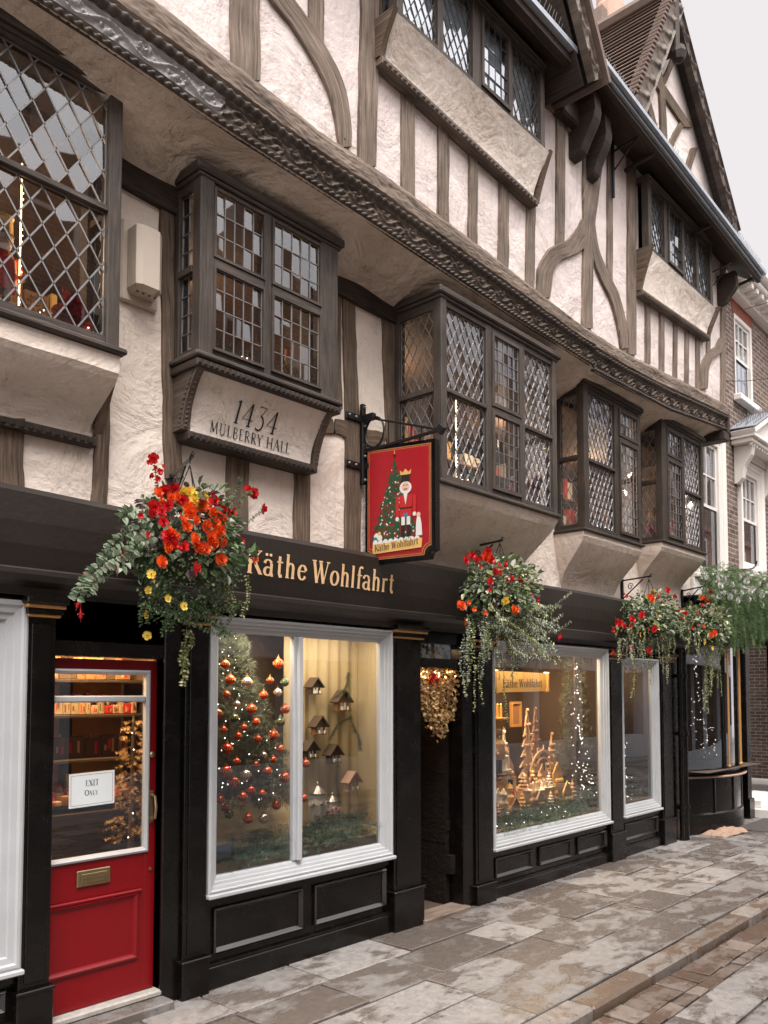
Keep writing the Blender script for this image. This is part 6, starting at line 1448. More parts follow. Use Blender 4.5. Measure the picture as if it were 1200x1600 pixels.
# back cloth, drapery and shelf floor
def drape(name, lab, x0, x1, y0, y1, zf, mat, amp=.02, cat='cloth', seed=1):
    rows = []
    for i in range(41):
        row = []
        for j in range(21):
            x = x0+(x1-x0)*i/40; y = y0+(y1-y0)*j/20; n_ = mnoise.noise(Vector((x*5, y*5, seed)))+.5*mnoise.noise(Vector((x*13, y*10, seed))); row.append(Vector((x, y, zf(x, y)+amp*n_)))
        rows.append(row)
    m = MB(); m.grid(rows, flip=False); return tag(m.build(name, mat, None, smooth=True), lab, cat)
drape('draped_cloth', 'yellow satin cloth draped below the baubled tree', 3.25, 4.22, .10, .8, lambda x, y: .84+.34*max(0, min(1, (y-.08)*2.6))-.05*math.cos(x*5), M['cloth'], .05)
m = MB()
for i in range(40):
    a, b = 4.42+i*.022, 4.42+(i+1)*.022; ya, yb = .58+.012*math.sin(i*1.1), .58+.012*math.sin((i+1)*1.1); m.face([(a, ya, .78), (b, yb, .78), (b, yb, 2.42), (a, ya, 2.42)])
m.face([(5.27, .05, .78), (5.27, .62, .78), (5.27, .62, 2.42), (5.27, .05, 2.42)]); tag(m.build('backcloth', M['clothb'], None, smooth=False), 'plain pale yellow backcloth behind the hanging wooden houses', 'cloth')
m = MB(); m.box(3.22, 5.26, .04, .80, .70, .775); m.build('display_shelf', M['clothb'], hall)
def garland(name, lab, pts, r, n, mat='garl', lights=0):
    o = thing(name, lab, 'garland', pts[0]); P = catmull(pts, 10); m = MB()
    def f(): i = R.randrange(len(P)-1); p = P[i].lerp(P[i+1], R.random()); a = R.uniform(0, 6.3); d = Vector((R.gauss(0, .4), math.cos(a), math.sin(a))); return p+d*r*R.uniform(.1, .7), d
    sprig_mass(m, f, n, r*.75, .0022, k=5); m.build('tinsel', M[mat], o)
    if lights:
        m = MB()
        for i in range(lights): p, d = f(); m.ball(p+Vector((0, -.02, 0)), .0034, n=6)
        q = m.build('fairy_lights', M['bulb'], o); q['kind'] = 'stuff'
    return o
garland('tinsel_garland', 'dark green tinsel garland along the sill of the mullioned window', [(3.50, .10, .80), (3.8, .10, .83), (4.2, .10, .82), (4.5, .10, .84), (4.92, .12, .86)], .10, 1500)
def toy_house(label, u, v, y, s=1., mat='wd_mid', rm='wd_dk'):
    p = at(u, v, y); o = thing('wooden_house', label, 'wooden house', p, group='small wooden houses hung in the mullioned window'); x, yy, z = p; w = .075*s; h = .075*s
    m = MB(); m.box(x-w, x+w, yy-.03, yy+.03, z-.05*s, z-.045*s); m.prism([(x-w*.8, yy+.03, z-.045*s), (x+w*.8, yy+.03, z-.045*s), (x+w*.8, yy+.03, z+.03*s), (x, yy+.03, z+.095*s), (x-w*.8, yy+.03, z+.03*s)], (0, -.045, 0)); m.build('house_body', M[mat], o)
    m = MB()
    for sg_ in (-1, 1): m.bar((x, yy, z+.112*s), (x+sg_*w*1.15, yy, z+.018*s), .10, .010*s, up=(0, 0, 1)); 
    m.build('roof', M[rm], o)
    m = MB(); m.box(x-.03*s, x-.008*s, yy-.018, yy-.012, z-.04*s, z+.015*s); m.box(x+.008*s, x+.03*s, yy-.018, yy-.012, z-.04*s, z+.015*s); m.ball((x-.03*s, yy-.04, z-.028*s), .012*s, n=6, sq=(.8, .8, 1.5)); m.ball((x+.03*s, yy-.04, z-.028*s), .012*s, n=6, sq=(.8, .8, 1.5)); m.build('doorway_figures', M['wht'], o); return o
toy_house('dark wooden house, highest and furthest right, under the fir twig', 534, 1101, .5, 1.1); toy_house('dark wooden house at mid height, nearest the mullion', 498, 1139, .5, .95); toy_house('dark wooden house half behind the mullion', 484, 1176, .5, .9, 'wd_dk'); toy_house('dark round-roofed wooden house left of the lowest one', 521, 1183, .5, .95, 'wd_dk'); toy_house('light brown wooden house, lowest of all, on the yellow cloth', 550, 1226, .45, 1.0, 'wd_light', 'clay'); toy_house('small dim wooden house at the very top left of the cloth', 491, 1077, .5, .85, 'wd_dk')
def stein(label, u, v, h, y=.3):
    p = at(u, v, y); o = thing('beer_stein', label, 'beer stein', p, group='beer steins'); r = h*.2; m = MB(); m.lathe(p, [(0, 0), (r*1.1, 0), (r*1.15, h*.05), (r*.9, h*.10), (r, h*.14), (r, h*.5), (r*.85, h*.62), (r*.9, h*.70), (r*.8, h*.70)], 16); m.build('mug', M['wht'], o)
    m = MB(); m.lathe(p, [(r*.92, h*.70), (r*.9, h*.74), (r*.6, h*.82), (r*.2, h*.9), (r*.16, h*.95), (0, h)], 14); m.lathe(p, [(r*1.17, 0), (r*1.18, h*.04), (r*1.1, h*.05)], 14); m.build('pewter_lid', M['bolt'], o)
    m = MB(); m.tube([(p.x+r*.95, p.y, p.z+h*.55), (p.x+r*1.7, p.y, p.z+h*.5), (p.x+r*1.6, p.y, p.z+h*.2), (p.x+r*1.0, p.y, p.z+h*.16)], .008, 6); m.build('handle', M['wht'], o)
    m = MB()
    for k in range(16):
        a = R.uniform(3.3, 6.1); m.ball((p.x+r*1.0*math.cos(a), p.y+r*1.0*math.sin(a), p.z+h*R.uniform(.18, .58)), .011, n=6, sq=(1, 1, .8))
    m.build('relief_decoration', M['toyred'] if 'right' in label else M['wd_mid'], o)
stein('taller grey beer stein with pewter lid, left of the pair', 496, 1293, .36, .26); stein('shorter beer stein with red and white stripes, right of the pair', 519, 1293, .28, .26)
# fir twig hanging over the cloth
tw = thing('fir_twig', 'dark drooping fir twig hung in front of the yellow backcloth', 'fir twig', at(545, 1060, .4)); m = MB()
for path in (P2(.42, (545, 1050), (540, 1075), (522, 1090)), P2(.42, (545, 1050), (548, 1120), (560, 1150), (563, 1172)), P2(.42, (548, 1120), (530, 1130), (515, 1155)), P2(.42, (530, 1180), (526, 1220), (531, 1255))):
    P = catmull(path, 8)
    for i in range(len(P)-1):
        d = P[i+1]-P[i]
        for k in range(5):
            q = P[i]+d*k/5; 
            for sg_ in (-1, 1): e = q+Vector((sg_*.03+R.gauss(0, .008), R.gauss(0, .01), -.025)); w_ = Vector((0, 0, .003)); m.face([q-w_, q+w_, e])
m.build('needles', M['fir'], tw)
# gift card leaning in the corner of the window
gc = thing('gift_card', 'dark gift card with blue picture leaning in the lower left corner of the window', 'card', (3.42, .06, .76)); m = MB(); m.box(3.352, 3.53, .045, .052, .735, .895); m.build('card', M['ink'], gc)
m = MB(); m.box(3.357, 3.50, .0435, .0448, .80, .888); m.build('blue_picture', M['blue'], gc)
m = MB(); s_ = .016; letter(m, 'GIFT CARD', lambda x, h, e: Vector((3.415+x, .0435-e, .768+h)), s_, track=.06, lift=.0004, bold=1.4); m.build('lettering', M['paper'], gc)
m = MB()
for i in range(9): x = 3.36+i*.016; m.prism([(x, .0432, .80), (x+.012, .0432, .80), (x+.006, .0432, .83+.006*(i % 3))], (0, .0004, 0))
m.build('card_trees', M['signgreen'], gc)
# ---- second window
m = MB(); m.box(6.5, 8.8, .04, 1.2, .5, .585); m.build('display_shelf', M['clothb'], hall)
def cube(name, lab, x0, x1, y0, y1, z0, z1, mat='cloth'):
    m = MB(); m.box(x0, x1, y0, y1, z0, z1, bev=.008); return tag(m.build(name, M[mat]), lab, 'display plinth')
cube('display_plinth', 'lowest pale yellow plinth at the left of the wide window', 6.6, 7.5, .2, .6, .585, .74); cube('display_plinth', 'square yellow plinth carrying the white castle scene', 6.95, 7.55, .42, .8, .74, 1.0); cube('display_plinth', 'long pale yellow plinth under the wooden candle arch', 7.6, 8.65, .38, .7, .585, .86)
garland('tinsel_garland', 'dark green tinsel garland with tiny lights along the sill of the wide window', [(6.65, .11, .62), (7.2, .11, .64), (7.7, .11, .64), (8.2, .13, .66), (8.65, .2, .72)], .12, 1900, lights=26)
fir_tree('christmas_tree', 'slim dark fir with tiny white lights at the right of the wide window', 8.62, .32, .72, 2.42, .22, n=600, lights=90)
def arch(label, cx, cy, z, w, h, tiers=2):
    o = thing('candle_arch', label, 'candle arch', (cx, cy, z)); m = MB(); m.box(cx-w/2, cx+w/2, cy-.05, cy+.05, z, z+.03, bev=.004); m.box(cx-w*.48, cx+w*.48, cy-.04, cy+.04, z+.08, z+.10, bev=.003)
    for i in range(9): X = cx-w*.45+w*.9*i/8; m.box(X-.008, X+.008, cy-.04, cy-.03, z+.03, z+.08)
    m.build('carved_base', M['wd_light'], o); m = MB(); n = 24
    for r0, r1 in ((1., .9), (.72, .66)):
        for i in range(n):
            a, b = math.pi*i/n, math.pi*(i+1)/n; q = [(cx+w*.46*r0*math.cos(a), cy-.012, z+.1+h*r0*math.sin(a)), (cx+w*.46*r0*math.cos(b), cy-.012, z+.1+h*r0*math.sin(b)), (cx+w*.46*r1*math.cos(b), cy-.012, z+.1+h*r1*math.sin(b)), (cx+w*.46*r1*math.cos(a), cy-.012, z+.1+h*r1*math.sin(a))]; m.prism(q, (0, .02, 0))
    m.build('arch', M['wd_light'], o); m = MB()
    for i in range(15):
        X = cx+R.uniform(-.36, .36)*w; hh = R.uniform(.05, .16)
        m.box(X-.008, X+.008, cy-.02, cy-.005, z+.1, z+.1+hh); m.ball((X, cy-.015, z+.1+hh), .016, n=7)
        for k in range(3): m.prism([(X-.03+.008*k, cy-.02, z+.1+hh*.3+.03*k), (X+.03-.008*k, cy-.02, z+.1+hh*.3+.03*k), (X, cy-.02, z+.15+hh*.3+.03*k)], (0, .006, 0))
    m.build('carved_figures', M['wd_light'], o); m = MB()
    for i in range(7): a = math.pi*(i+.5)/7; m.tube([(cx+w*.46*math.cos(a), cy, z+.1+h*math.sin(a)), (cx+w*.46*math.cos(a), cy, z+.15+h*math.sin(a))], .008, 6)
    m.build('candles', M['cream'], o); return o
arch('large carved wooden candle arch on the long plinth', 8.22, .50, .865, .62, .30)
def fret_tree(label, cx, cy, z, h, w, mat='wd_light'):
    o = thing('carved_tree', label, 'wooden ornament', (cx, cy, z)); m = MB(); n = 7
    for i in range(n):
        t = i/n; zz = z+h*t; ww = w*(1-t)*.5+.02
        m.prism([(cx-ww, cy, zz), (cx-ww*.3, cy, zz+.01), (cx+ww*.3, cy, zz+.01), (cx+ww, cy, zz), (cx+ww*.25, cy, zz+h/n*1.1), (cx-ww*.25, cy, zz+h/n*1.1)], (0, .02, 0))
        for k in range(4): X = cx+R.uniform(-1, 1)*ww; m.ball((X, cy-.01, zz+.02), .014, n=6)
    m.box(cx-.008, cx+.008, cy, cy+.02, z, z+h+.06); m.ball((cx, cy, z+h+.07), .02, n=6); m.build('fretwork', M[mat], o); return o
fret_tree('tall fretwork wooden tree behind the left end of the candle arch', 7.93, .52, .865, .78, .36); fret_tree('small fretwork tree left of the white castle', 7.02, .35, .74, .36, .26); fret_tree('shadowy carved tree at the back by the fir', 8.55, .8, .9, .75, .3, 'wd_mid')
# white castle
o = thing('toy_castle', 'white painted toy castle with arches on the square plinth', 'toy castle', (7.35, .5, 1.0)); m = MB()
for i, (w, z0_, z1_) in enumerate(((.15, 1.0, 1.10), (.12, 1.10, 1.24), (.09, 1.24, 1.40), (.055, 1.40, 1.50))):
    m.lathe((7.35, .55, 0), [(w, z0_), (w, z1_-.012), (w*1.12, z1_-.012), (w*1.12, z1_), (0, z1_)], 10)
for a in range(10): t = a/10*6.283; m.tube([(7.35+.14*math.cos(t), .55+.14*math.sin(t), 1.10), (7.35+.14*math.cos(t), .55+.14*math.sin(t), 1.30)], .008, 5)
m.build('tower', M['wht'], o); m = MB(); m.lathe((7.35, .55, 0), [(.07, 1.50), (.0, 1.64)], 10)
for a in range(10): t = a/10*6.283; m.lathe((7.35+.14*math.cos(t), .55+.14*math.sin(t), 1.30), [(.014, 0), (0, .05)], 6)
m.build('spires', M['wd_mid'], o)
# smoker figure with candles at far left
def figure(label, cx, cy, z, h, coat, hat, cat='wooden figure', grp=None, candle=False, face='skin'):
    o = thing('wooden_figure', label, cat, (cx, cy, z), grp); k = h; m = MB()
    m.lathe((cx, cy, z), [(0, .0), (.16*k, 0), (.16*k, .03*k), (.07*k, .04*k)], 14)
    for s_ in (-1, 1): m.lathe((cx+s_*.05*k, cy, z+.04*k), [(.045*k, 0), (.04*k, .10*k), (.045*k, .24*k)], 10)
    m.build('legs_and_stand', M['wd_dk'], o)
    m = MB(); m.lathe((cx, cy, z), [(.06*k, .26*k), (.125*k, .27*k), (.13*k, .40*k), (.12*k, .52*k), (.08*k, .60*k), (.04*k, .62*k)], 14)
    for s_ in (-1, 1): m.tube([(cx+s_*.11*k, cy, z+.56*k), (cx+s_*.17*k, cy-.02*k, z+.46*k), (cx+s_*.14*k, cy-.09*k, z+.38*k)], [.035*k, .034*k, .028*k], 8)
    m.build('coat', M[coat], o)
    m = MB(); m.ball((cx, cy, z+.69*k), .085*k, n=14); m.ball((cx, cy-.085*k, z+.685*k), .018*k, n=6)
    for s_ in (-1, 1): m.ball((cx+s_*.14*k, cy-.10*k, z+.37*k), .03*k, n=8)
    m.build('head_and_hands', M[face], o)
    m = MB(); m.ball((cx, cy-.055*k, z+.63*k), .055*k, n=8, sq=(1, .6, 1.1)); m.lathe((cx, cy, z), [(.09*k, .70*k), (.092*k, .72*k), (.088*k, .75*k)], 12); m.build('beard_and_hair', M['wht'], o)
    m = MB(); m.lathe((cx, cy, z), [(.10*k, .75*k), (.09*k, .76*k), (.085*k, .90*k), (.095*k, .92*k), (0, .92*k)], 12); m.build('hat', M[hat], o)
    if candle:
        m = MB(); m.lathe((cx, cy, z), [(0, .93*k), (.16*k, .93*k), (.16*k, .95*k), (0, .95*k)], 12)
        for dx in (-.1, 0, .1): m.tube([(cx+dx*k, cy, z+.95*k), (cx+dx*k, cy, z+1.13*k)], .022*k, 8); m.ball((cx+dx*k, cy, z+1.15*k), .024*k, n=6, sq=(.8, .8, 1.5))
        m.build('candle_crown', M['goldm'], o)
    return o
p = at(778, 1215, .36); figure('tall wooden figure with a candle crown at the left of the wide window', p.x, .36, 1.06, .62, 'wd_light', 'goldm', candle=True, face='goldm')
figure('small smoking man figure on the lowest plinth', 7.25, .3, .74, .30, 'toyred', 'ink')
o = thing('nativity_stand', 'low carved wooden scene at the bottom left of the wide window', 'wooden ornament', (6.95, .3, .74)); m = MB(); m.lathe((6.92, .32, .741), [(0, 0), (.14, 0), (.14, .02), (0, .02)], 16)
for i in range(12): a = R.uniform(0, 6.3); r_ = R.uniform(0, .11); m.lathe((6.92+r_*math.cos(a), .32+r_*math.sin(a), .76), [(.014, 0), (.01, .04), (.012, .06), (0, .075)], 6)
m.build('carved_figures', M['wd_light'], o)
for i, (X, Y, Z, lab) in enumerate(((7.75, .36, .86, 'cluster of tiny pale figures below the fretwork tree'), (7.62, .25, .60, 'white dish of tiny figures in front of the plinths'), (8.02, .42, .86, 'row of tiny figures under the candle arch'))):
    o = thing('miniature_scene', lab, 'miniature scene', (X, Y, Z)); m = MB(); m.lathe((X, Y, Z), [(0, 0), (.13, 0), (.14, .012), (0, .012)], 16); m.build('dish', M['wht'], o); m = MB()
    for k in range(22): a = R.uniform(0, 6.3); r_ = R.uniform(0, .12); hh = R.uniform(.03, .1); m.lathe((X+r_*math.cos(a), Y+r_*math.sin(a)*.8, Z+.01), [(.012, 0), (.009, hh*.7), (.013, hh*.8), (0, hh)], 6, m=k % 2)
    m.build('figures', [M['wht'], M['wd_light']], o)
for (u, v, y, r_, lab) in ((763+80, 1250, .25, .07, 'small round green bush behind the white dish'), (815, 1277, .2, .065, 'egg shaped green bush at the front of the wide window')):
    p = at(u, v, y); o = thing('green_bush', lab, 'green bush', p); m = MB()
    def f(): d = rv(1).normalized(); return p+Vector((d.x*r_*.6, d.y*r_*.6, d.z*r_*.8)), d
    sprig_mass(m, f, 130, r_*.5, .002, k=4); m.build('foliage', M['garl'], o)
def card(label, u, v, y, w, h, lean=.05):
    p = at(u, v, y); o = thing('price_card', label, 'card', p); m = MB(); m.prism([p, p+Vector((w, 0, 0)), p+Vector((w-.05, lean, h)), p+Vector((-.05, lean, h))], (0, .004, 0)); m.build('card', M['paper'], o)
    m = MB(); m.prism([p+Vector((.01, -.003, h*.45)), p+Vector((w*.75, -.003, h*.45)), p+Vector((w*.6, lean-.006, h*.9)), p+Vector((-.02, lean-.006, h*.9))], (0, .001, 0)); m.build('printed_panel', M['ink'], o)
card('open booklet leaning beside the garland in the wide window', 893, 1262, .22, .14, .15)
def bird(label, u, v, y, s=.1):
    p = at(u, v, y); o = thing('white_bird', label, 'bird ornament', p, group='white bird ornaments'); m = MB(); m.ball(p, s*.42, n=10, sq=(1.3, .7, .75)); m.ball(p+Vector((-s*.55, 0, s*.3)), s*.2, n=8); m.lathe(p+Vector((-s*.74, 0, s*.3)), [(s*.05, 0), (0, s*.16)], 6, axis=Vector((-1, 0, -.1))); m.build('body', M['f_wh'], o)
    m = MB()
    for k in range(5): a = .5+.25*k; m.prism([p+Vector((0, -.01, .01)), p+Vector((s*.9*math.cos(a), -.03, s*.9*math.sin(a))), p+Vector((s*.9*math.cos(a+.2), -.03, s*.85*math.sin(a+.2)))], (0, .004, 0)); m.prism([p+Vector((s*.3, 0, 0)), p+Vector((s*.95, .01, s*(.02+.1*k))), p+Vector((s*.95, .01, s*(.1+.1*k)))], (0, .004, 0))
    m.build('wing_and_tail', M['f_wh'], o)
bird('white dove ornament low in the right corner of the wide window', 918, 1253, .2, .14); bird('white dove ornament low in the narrow end window', 1000, 1240, .22, .14)
R.seed(21)
CROWD = [(6.75+.105*i, .26+.05*(i % 2), .74) for i in range(6)]+[(7.66+.09*i, .42+.04*(i % 2), .86) for i in range(10)]+[(7.0+.11*i, .46, 1.0) for i in range(5)]+[(6.8+.17*i, .17+.03*(i % 2), .70) for i in range(10)]
for i, (X, Y_, Z) in enumerate(CROWD):
    o = thing('carved_ornament', 'small carved Christmas ornament standing among others on the ledges of the wide window', 'wooden ornament', (X, Y_, Z), group='small carved ornaments in the wide window'); m = MB(); k = R.uniform(.15, .27); t = i % 3
    if t == 0:
        m.lathe((X, Y_, Z), [(0, 0), (k*.3, 0), (k*.3, k*.06), (k*.05, k*.08)], 10)
        for j in range(5): m.lathe((X, Y_, Z+k*(.1+.17*j)), [(k*(.30-.05*j), 0), (k*(.12-.02*j), k*.10), (k*.03, k*.2)], 8)
    elif t == 1:
        m.lathe((X, Y_, Z), [(0, 0), (k*.28, 0), (k*.26, k*.08), (k*.14, k*.1), (k*.2, k*.45), (k*.09, k*.6)], 10); m.ball((X, Y_, Z+k*.72), k*.14, n=8); m.lathe((X, Y_, Z+k*.8), [(k*.16, 0), (0, k*.25)], 8)
    else:
        m.box(X-k*.4, X+k*.4, Y_-k*.15, Y_+k*.15, Z, Z+k*.08); m.prism([(X-k*.36, Y_-.01, Z+k*.08), (X+k*.36, Y_-.01, Z+k*.08), (X+k*.36, Y_-.01, Z+k*.5), (X, Y_-.01, Z+k*.95), (X-k*.36, Y_-.01, Z+k*.5)], (0, .015, 0))
        for j in range(3): m.ball((X-k*.2+k*.2*j, Y_-k*.1, Z+k*.2), k*.09, n=6)
    m.build('carving', M[('wd_light', 'wd_light', 'wht', 'wd_mid', 'goldm')[i % 5]], o)
for i, (X, Z, w_, h_) in enumerate(((7.15, 1.25, .3, .35), (7.9, 1.2, .26, .3), (8.3, 1.5, .22, .3))):
    m = MB(); m.box(X+.01, X+w_-.01, 1.0, 1.01, Z+.01, Z+h_-.01); m.ringprof(X, X+w_, Z, Z+h_, [(0, 1.0), (0, .97), (.03, .97), (.03, 1.0)]); m.face([(X+.03, .99, Z+.03), (X+w_-.03, .99, Z+.03), (X+w_-.03, .99, Z+h_-.03), (X+.03, .99, Z+h_-.03)], None, 1); tag(m.build('framed_picture', [M['gold'], M['wd_mid']]), ('gilt framed picture deep in the wide window, at the left', 'gilt framed picture behind the candle arch', 'highest gilt framed picture, near the dark fir')[i], 'picture')
fret_tree('tall pale fretwork tree directly behind the white castle', 7.28, .85, 1.0, .75, .34); fret_tree('slim fretwork tree at the right end of the long plinth', 8.5, .55, .86, .5, .24); fret_tree('pale star shaped wooden tree beside the castle', 7.62, .62, .86, .55, .3, 'wht')
# gilt shop sign inside the wide window
o = thing('gilt_sign', 'gold scroll sign with dark lettering hung inside the wide window', 'sign', (7.4, .2, 2.05)); pA, pB, pC_, pD = at(776, 1082, .2), at(855, 1080, .2), at(854, 1052, .2), at(778, 1048, .2)
m = MB(); m.prism([pA, pB, pC_, pD], (0, .03, 0)); m.box(pA.x-.03, pA.x+.02, .18, .24, pA.z-.01, pD.z+.01, bev=.01); m.box(pB.x-.02, pB.x+.02, .18, .24, pB.z-.012, pC_.z+.012, bev=.01); m.build('sign_panel', M['goldm'], o)
sz = .085; w = text_width('Käthe Wohlfahrt', .03)*sz; L_ = (pB-pA); m = MB(); letter(m, 'Käthe Wohlfahrt', lambda x, h, e: pA+L_*.5+L_.normalized()*(x-w/2)+Vector((0, -.002-e, .045+h)), sz, track=.03, bold=1.2); m.build('lettering', M['wd_dk'], o)
m = MB()
for q in (pD+Vector((.1, .01, 0)), pC_+Vector((-.1, .01, 0))): m.tube([q, (q.x, q.y, 2.44)], .003, 4)
m.build('hanging_wires', M['iron'], o)
# ---- narrow window, doorway, bow window
m = MB(); m.box(9.0, 10.15, .04, .75, .5, .60); m.build('display_shelf', M['clothb'], hall)
fir_tree('christmas_tree', 'dark fir with tiny lights in the narrow end window', 9.95, .5, .62, 2.1, .28, n=420, lights=50)
garland('tinsel_garland', 'green tinsel garland on the sill of the narrow end window', [(9.1, .15, .63), (9.5, .16, .65), (10.0, .2, .68)], .09, 420, lights=10)
fir_tree('christmas_tree', 'dark fir behind the curved glass of the bow window', 12.6, .5, .88, 2.6, .4, n=500, lights=70)
o = thing('leaf_curtain', 'heavy swag of gilded leaves hung in the open entrance', 'leaf garland', (5.8, .3, 2.05)); m = MB()
for i in range(1500):
    u = R.uniform(645, 719); f_ = 1-abs((u-685)/36)**1.6; v = R.uniform(1045, 1078+85*max(0, f_)*R.uniform(.6, 1.0)); p = at(u, v, R.uniform(.02, .12)); leaf(m, p, rv(1)+Vector((0, -.4, -.5)), rv(1)+Vector((0, -1, 0)), .04, .028, 0)
m.build('gilded_leaves', M['goldleaf'], o)
m = MB()
for i in range(30): u = R.uniform(648, 718); p = at(u, R.uniform(1047, 1060), .03); m.ball(p, .006, n=6)
q = m.build('warm_lights', M['bulbw'], o); q['kind'] = 'stuff'
for u, v in ((676, 1058), (682, 1062), (672, 1063)): inst(FD['red'], 'red_bloom', o, at(u, v, .01), .8)
# stone side wall of the passage
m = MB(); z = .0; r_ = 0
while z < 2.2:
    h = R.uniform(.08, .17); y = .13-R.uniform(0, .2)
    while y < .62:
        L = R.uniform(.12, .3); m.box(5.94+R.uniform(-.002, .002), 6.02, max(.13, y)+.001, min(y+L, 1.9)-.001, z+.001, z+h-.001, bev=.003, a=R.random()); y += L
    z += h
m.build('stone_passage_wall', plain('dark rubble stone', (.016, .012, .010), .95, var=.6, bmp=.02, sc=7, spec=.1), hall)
m = MB(); p = at(652, 1110, .35); m.box(5.46, 5.62, .5, .504, 1.55, 1.9); m.box(5.46, 5.62, .5, .504, 1.15, 1.48); m.build('wall_notices', M['clothb'], hall)
# ---- inside behind the red door: lit shelves with boxed stock
sh = thing('stocked_shelves', 'warmly lit shop shelves of boxed stock behind the red door', 'shelves', (2.6, .8, 0)); m = MB(); Y = .86
ZS = [at(160, v, .62).z for v in (1252, 1184, 1116, 1062)]
for z in ZS: m.box(1.6, 3.17, Y-.28, Y+.05, z-.022, z, bev=.003)
for X in (1.6, 2.74): m.box(X-.03, X+.03, Y-.02, Y+.05, .0, 2.3)
m.box(1.6, 3.17, Y-.34, Y+.05, .02, ZS[0]-.05); m.build('shelf_boards', M['dark'], sh)
m = MB(); m.face([(1.6, Y+.04, ZS[0]), (3.17, Y+.04, ZS[0]), (3.17, Y+.04, 2.3), (1.6, Y+.04, 2.3)]); m.build('orange_back_panel', plain('amber panel', (.80, .40, .10), .7), sh)
m = MB()
for z, hs, mm, dep in ((ZS[0], (.06, .15), (0, 1, 2, 4, 5), 3), (ZS[1], (.13, .15), (1, 4, 4, 1, 6), 1), (ZS[2], (.07, .16), (0, 5, 0, 2), 2), (ZS[3], (.10, .16), (4, 1), 1)):
    for lay in range(dep):
        x = 1.7
        while x < 3.1:
            w = R.uniform(.03, .07)*(1.8 if dep == 1 else 1); h = R.uniform(*hs)*(1-.25*lay); y_ = Y-.12-.06*lay
            m.box(x, x+w-.004, y_-.05, y_, z+.002, z+h, m=R.choice(mm), bev=.004)
            for q in range(3): m.box(x+w*.15+w*.22*q, x+w*.28+w*.22*q, y_-.0525, y_-.0495, z+h*R.uniform(.15, .4), z+h*R.uniform(.5, .85), m=R.choice((0, 5, 2, 4, 1)))
            if R.random() < .35: m.ball((x+w/2, y_-.03, z+h+.012), .014, m=R.choice((0, 5, 2)), n=6)
            x += w
q = m.build('boxed_stock', [M['wd_light'], M['wd_mid'], M['toyred'], M['goldm'], M['wd_dk'], M['clothb'], M['room']], sh); q['kind'] = 'stuff'
lamp((2.5, .42, 2.35), 20, (1, .60, .26), size=(1.1, .2))
fir_tree('christmas_tree', 'small glittering tree just inside the red door, at its right edge', 2.98, .42, .92, 1.75, .15, mat='goldleaf', n=260, lights=6, L=.05)
# ---- bays: toys, lights and foliage on the inner sills
upper = [(1.72, -.12, 3.9, .46, 'toyred', 'goldm', 'red coated nutcracker figure behind the large diamond panes'), (3.9, -.05, 4.06, .34, 'wd_light', 'toyred', 'wooden figure at the right of the date bay'),
 (5.5, -.2, 3.66, .42, 'toyred', 'wht', 'red coated figure in the left light of the widest bay'), (6.05, -.2, 3.66, .32, 'wht', 'toyred', 'white coated figure in the middle light of the widest bay'), (6.6, -.2, 3.66, .38, 'toyred', 'ink', 'red coated figure in the right light of the widest bay'),
 (8.05, -.08, 3.66, .34, 'wht', 'toyred', 'white coated figure on the left sill of the third bay'), (8.7, -.08, 3.66, .36, 'toyred', 'wht', 'red coated figure behind the square leads of the third bay'), (9.85, -.08, 3.78, .4, 'toyred', 'goldm', 'red and gold figure at the corner of the smallest bay'), (10.5, -.08, 3.78, .34, 'wht', 'toyred', 'white coated figure at the right of the smallest bay')]
for X, Y, Z, h, c_, ht, lab in upper: figure(lab, X, Y, Z, h, c_, ht, cat='wooden figure', grp='figures in the first floor bays')
for (a, b, y, z, lab) in ((1.0, 2.3, -.14, 3.93, 'green garland on the inner sill behind the large diamond panes'), (3.1, 3.95, -.12, 4.08, 'green garland with lights on the inner sill of the date bay'), (5.25, 6.75, -.3, 3.68, 'green garland on the inner sill of the widest bay'), (7.85, 8.85, -.15, 3.68, 'green garland on the inner sill of the third bay')):
    garland('tinsel_garland', lab, [(a, y, z), ((a+b)/2, y, z+.04), (b, y, z)], .09, 330, lights=22)
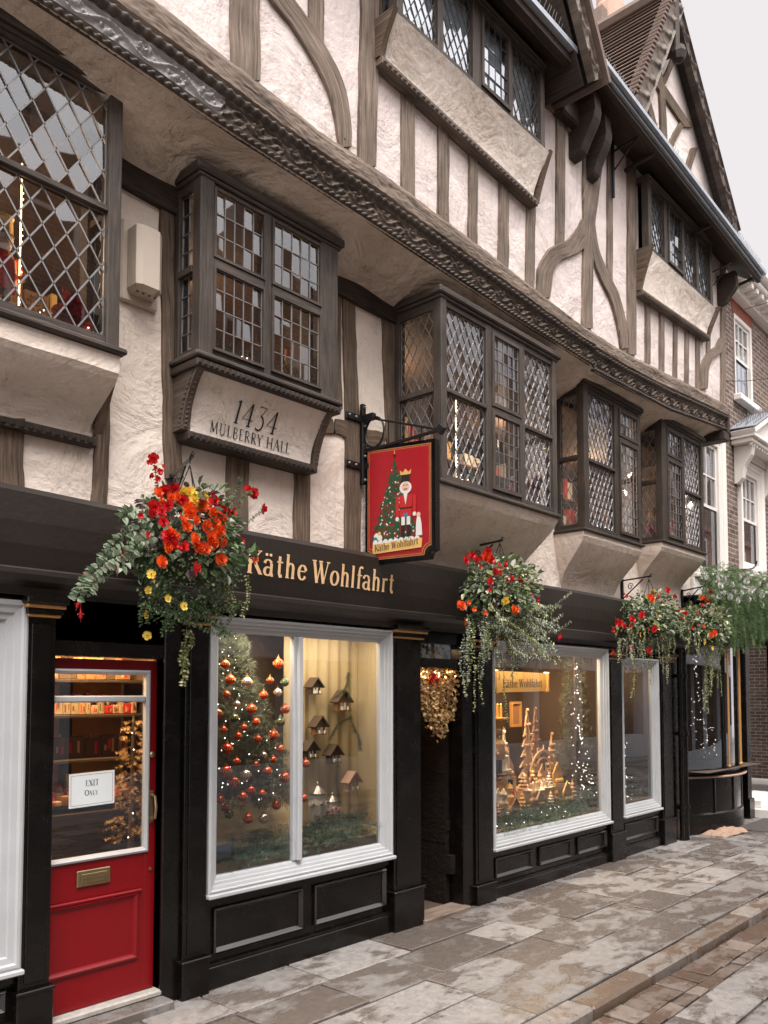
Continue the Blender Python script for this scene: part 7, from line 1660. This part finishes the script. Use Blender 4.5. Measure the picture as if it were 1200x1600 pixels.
for (X, Y, z0_, z1_, lab) in ((1.98, .0, 3.95, 4.85, 'vertical string of warm lights behind the large diamond panes'), (6.1, .1, 3.8, 4.7, 'vertical string of warm lights in the widest bay'), (3.95, .3, 4.1, 4.9, 'vertical string of warm lights at the right of the date bay'), (10.3, .3, 3.9, 4.8, 'vertical string of warm lights in the smallest bay')):
    m = MB(); n_ = 26
    for i in range(n_): m.ball((X+.006*math.sin(i), Y, z0_+(z1_-z0_)*i/n_), .005, n=6)
    m.tube([(X, Y+.01, z0_), (X, Y+.01, z1_)], .004, 5); tag(m.build('light_string', M['bulbw']), lab, 'string lights')
o = thing('poinsettia', 'red poinsettia flowers low at the right behind the large diamond panes', 'flowers', (2.2, -.1, 3.95))
for i in range(9): inst(FD['red'], 'red_bloom', o, (2.2+R.uniform(-.09, .09), -.14+R.uniform(-.05, .03), 4.0+R.uniform(-.05, .10)), R.uniform(1.1, 1.7))
o = thing('poinsettia', 'red poinsettia flowers at the lower right of the widest bay', 'flowers', (6.6, -.3, 3.7))
for i in range(6): inst(FD['red'], 'red_bloom', o, (6.62+R.uniform(-.08, .08), -.38+R.uniform(-.03, .03), 3.78+R.uniform(-.05, .10)), R.uniform(.9, 1.4))
figure('white bearded figure in a red coat, largest behind the large diamond panes', 1.9, .05, 3.95, .62, 'toyred', 'goldm', cat='wooden figure', grp='figures in the first floor bays')
# stock on the back wall of the first floor room
st = thing('stock_wall', 'crowded shelves of toys and boxes deep inside the first floor room', 'shelves', (5, 1.9, 3.5)); m = MB()
for z in (3.55, 3.95, 4.35, 4.75): m.box(-.2, 11, 1.6, 2.1, z-.02, z)
m.build('shelf_boards', M['wd_mid'], st); m = MB()
for z in (3.55, 3.95, 4.35, 4.75):
    x = -.1
    while x < 10.9:
        w = R.uniform(.06, .22); h = R.uniform(.1, .34)
        if R.random() < .8: m.box(x, x+w-.01, 1.62, 1.8, z, z+h, m=R.choice((0, 1, 2, 3, 4, 5, 2)), bev=.01)
        x += w
q = m.build('boxed_stock', [M['wd_light'], M['wd_mid'], M['toyred'], M['goldm'], M['wd_dk'], M['wht']], st); q['kind'] = 'stuff'
# overhead wires
m = MB()
for (a, b) in ((at(1128, 490, 0), at(1215, 468, -2)), (at(1128, 595, 0), at(1215, 590, -2))): m.tube([a, a.lerp(b, .5)+Vector((0, 0, -.02)), b], .005, 4)
tag(m.build('overhead_cable', M['iron']), 'thin black cables strung out from the brick house', 'cable')
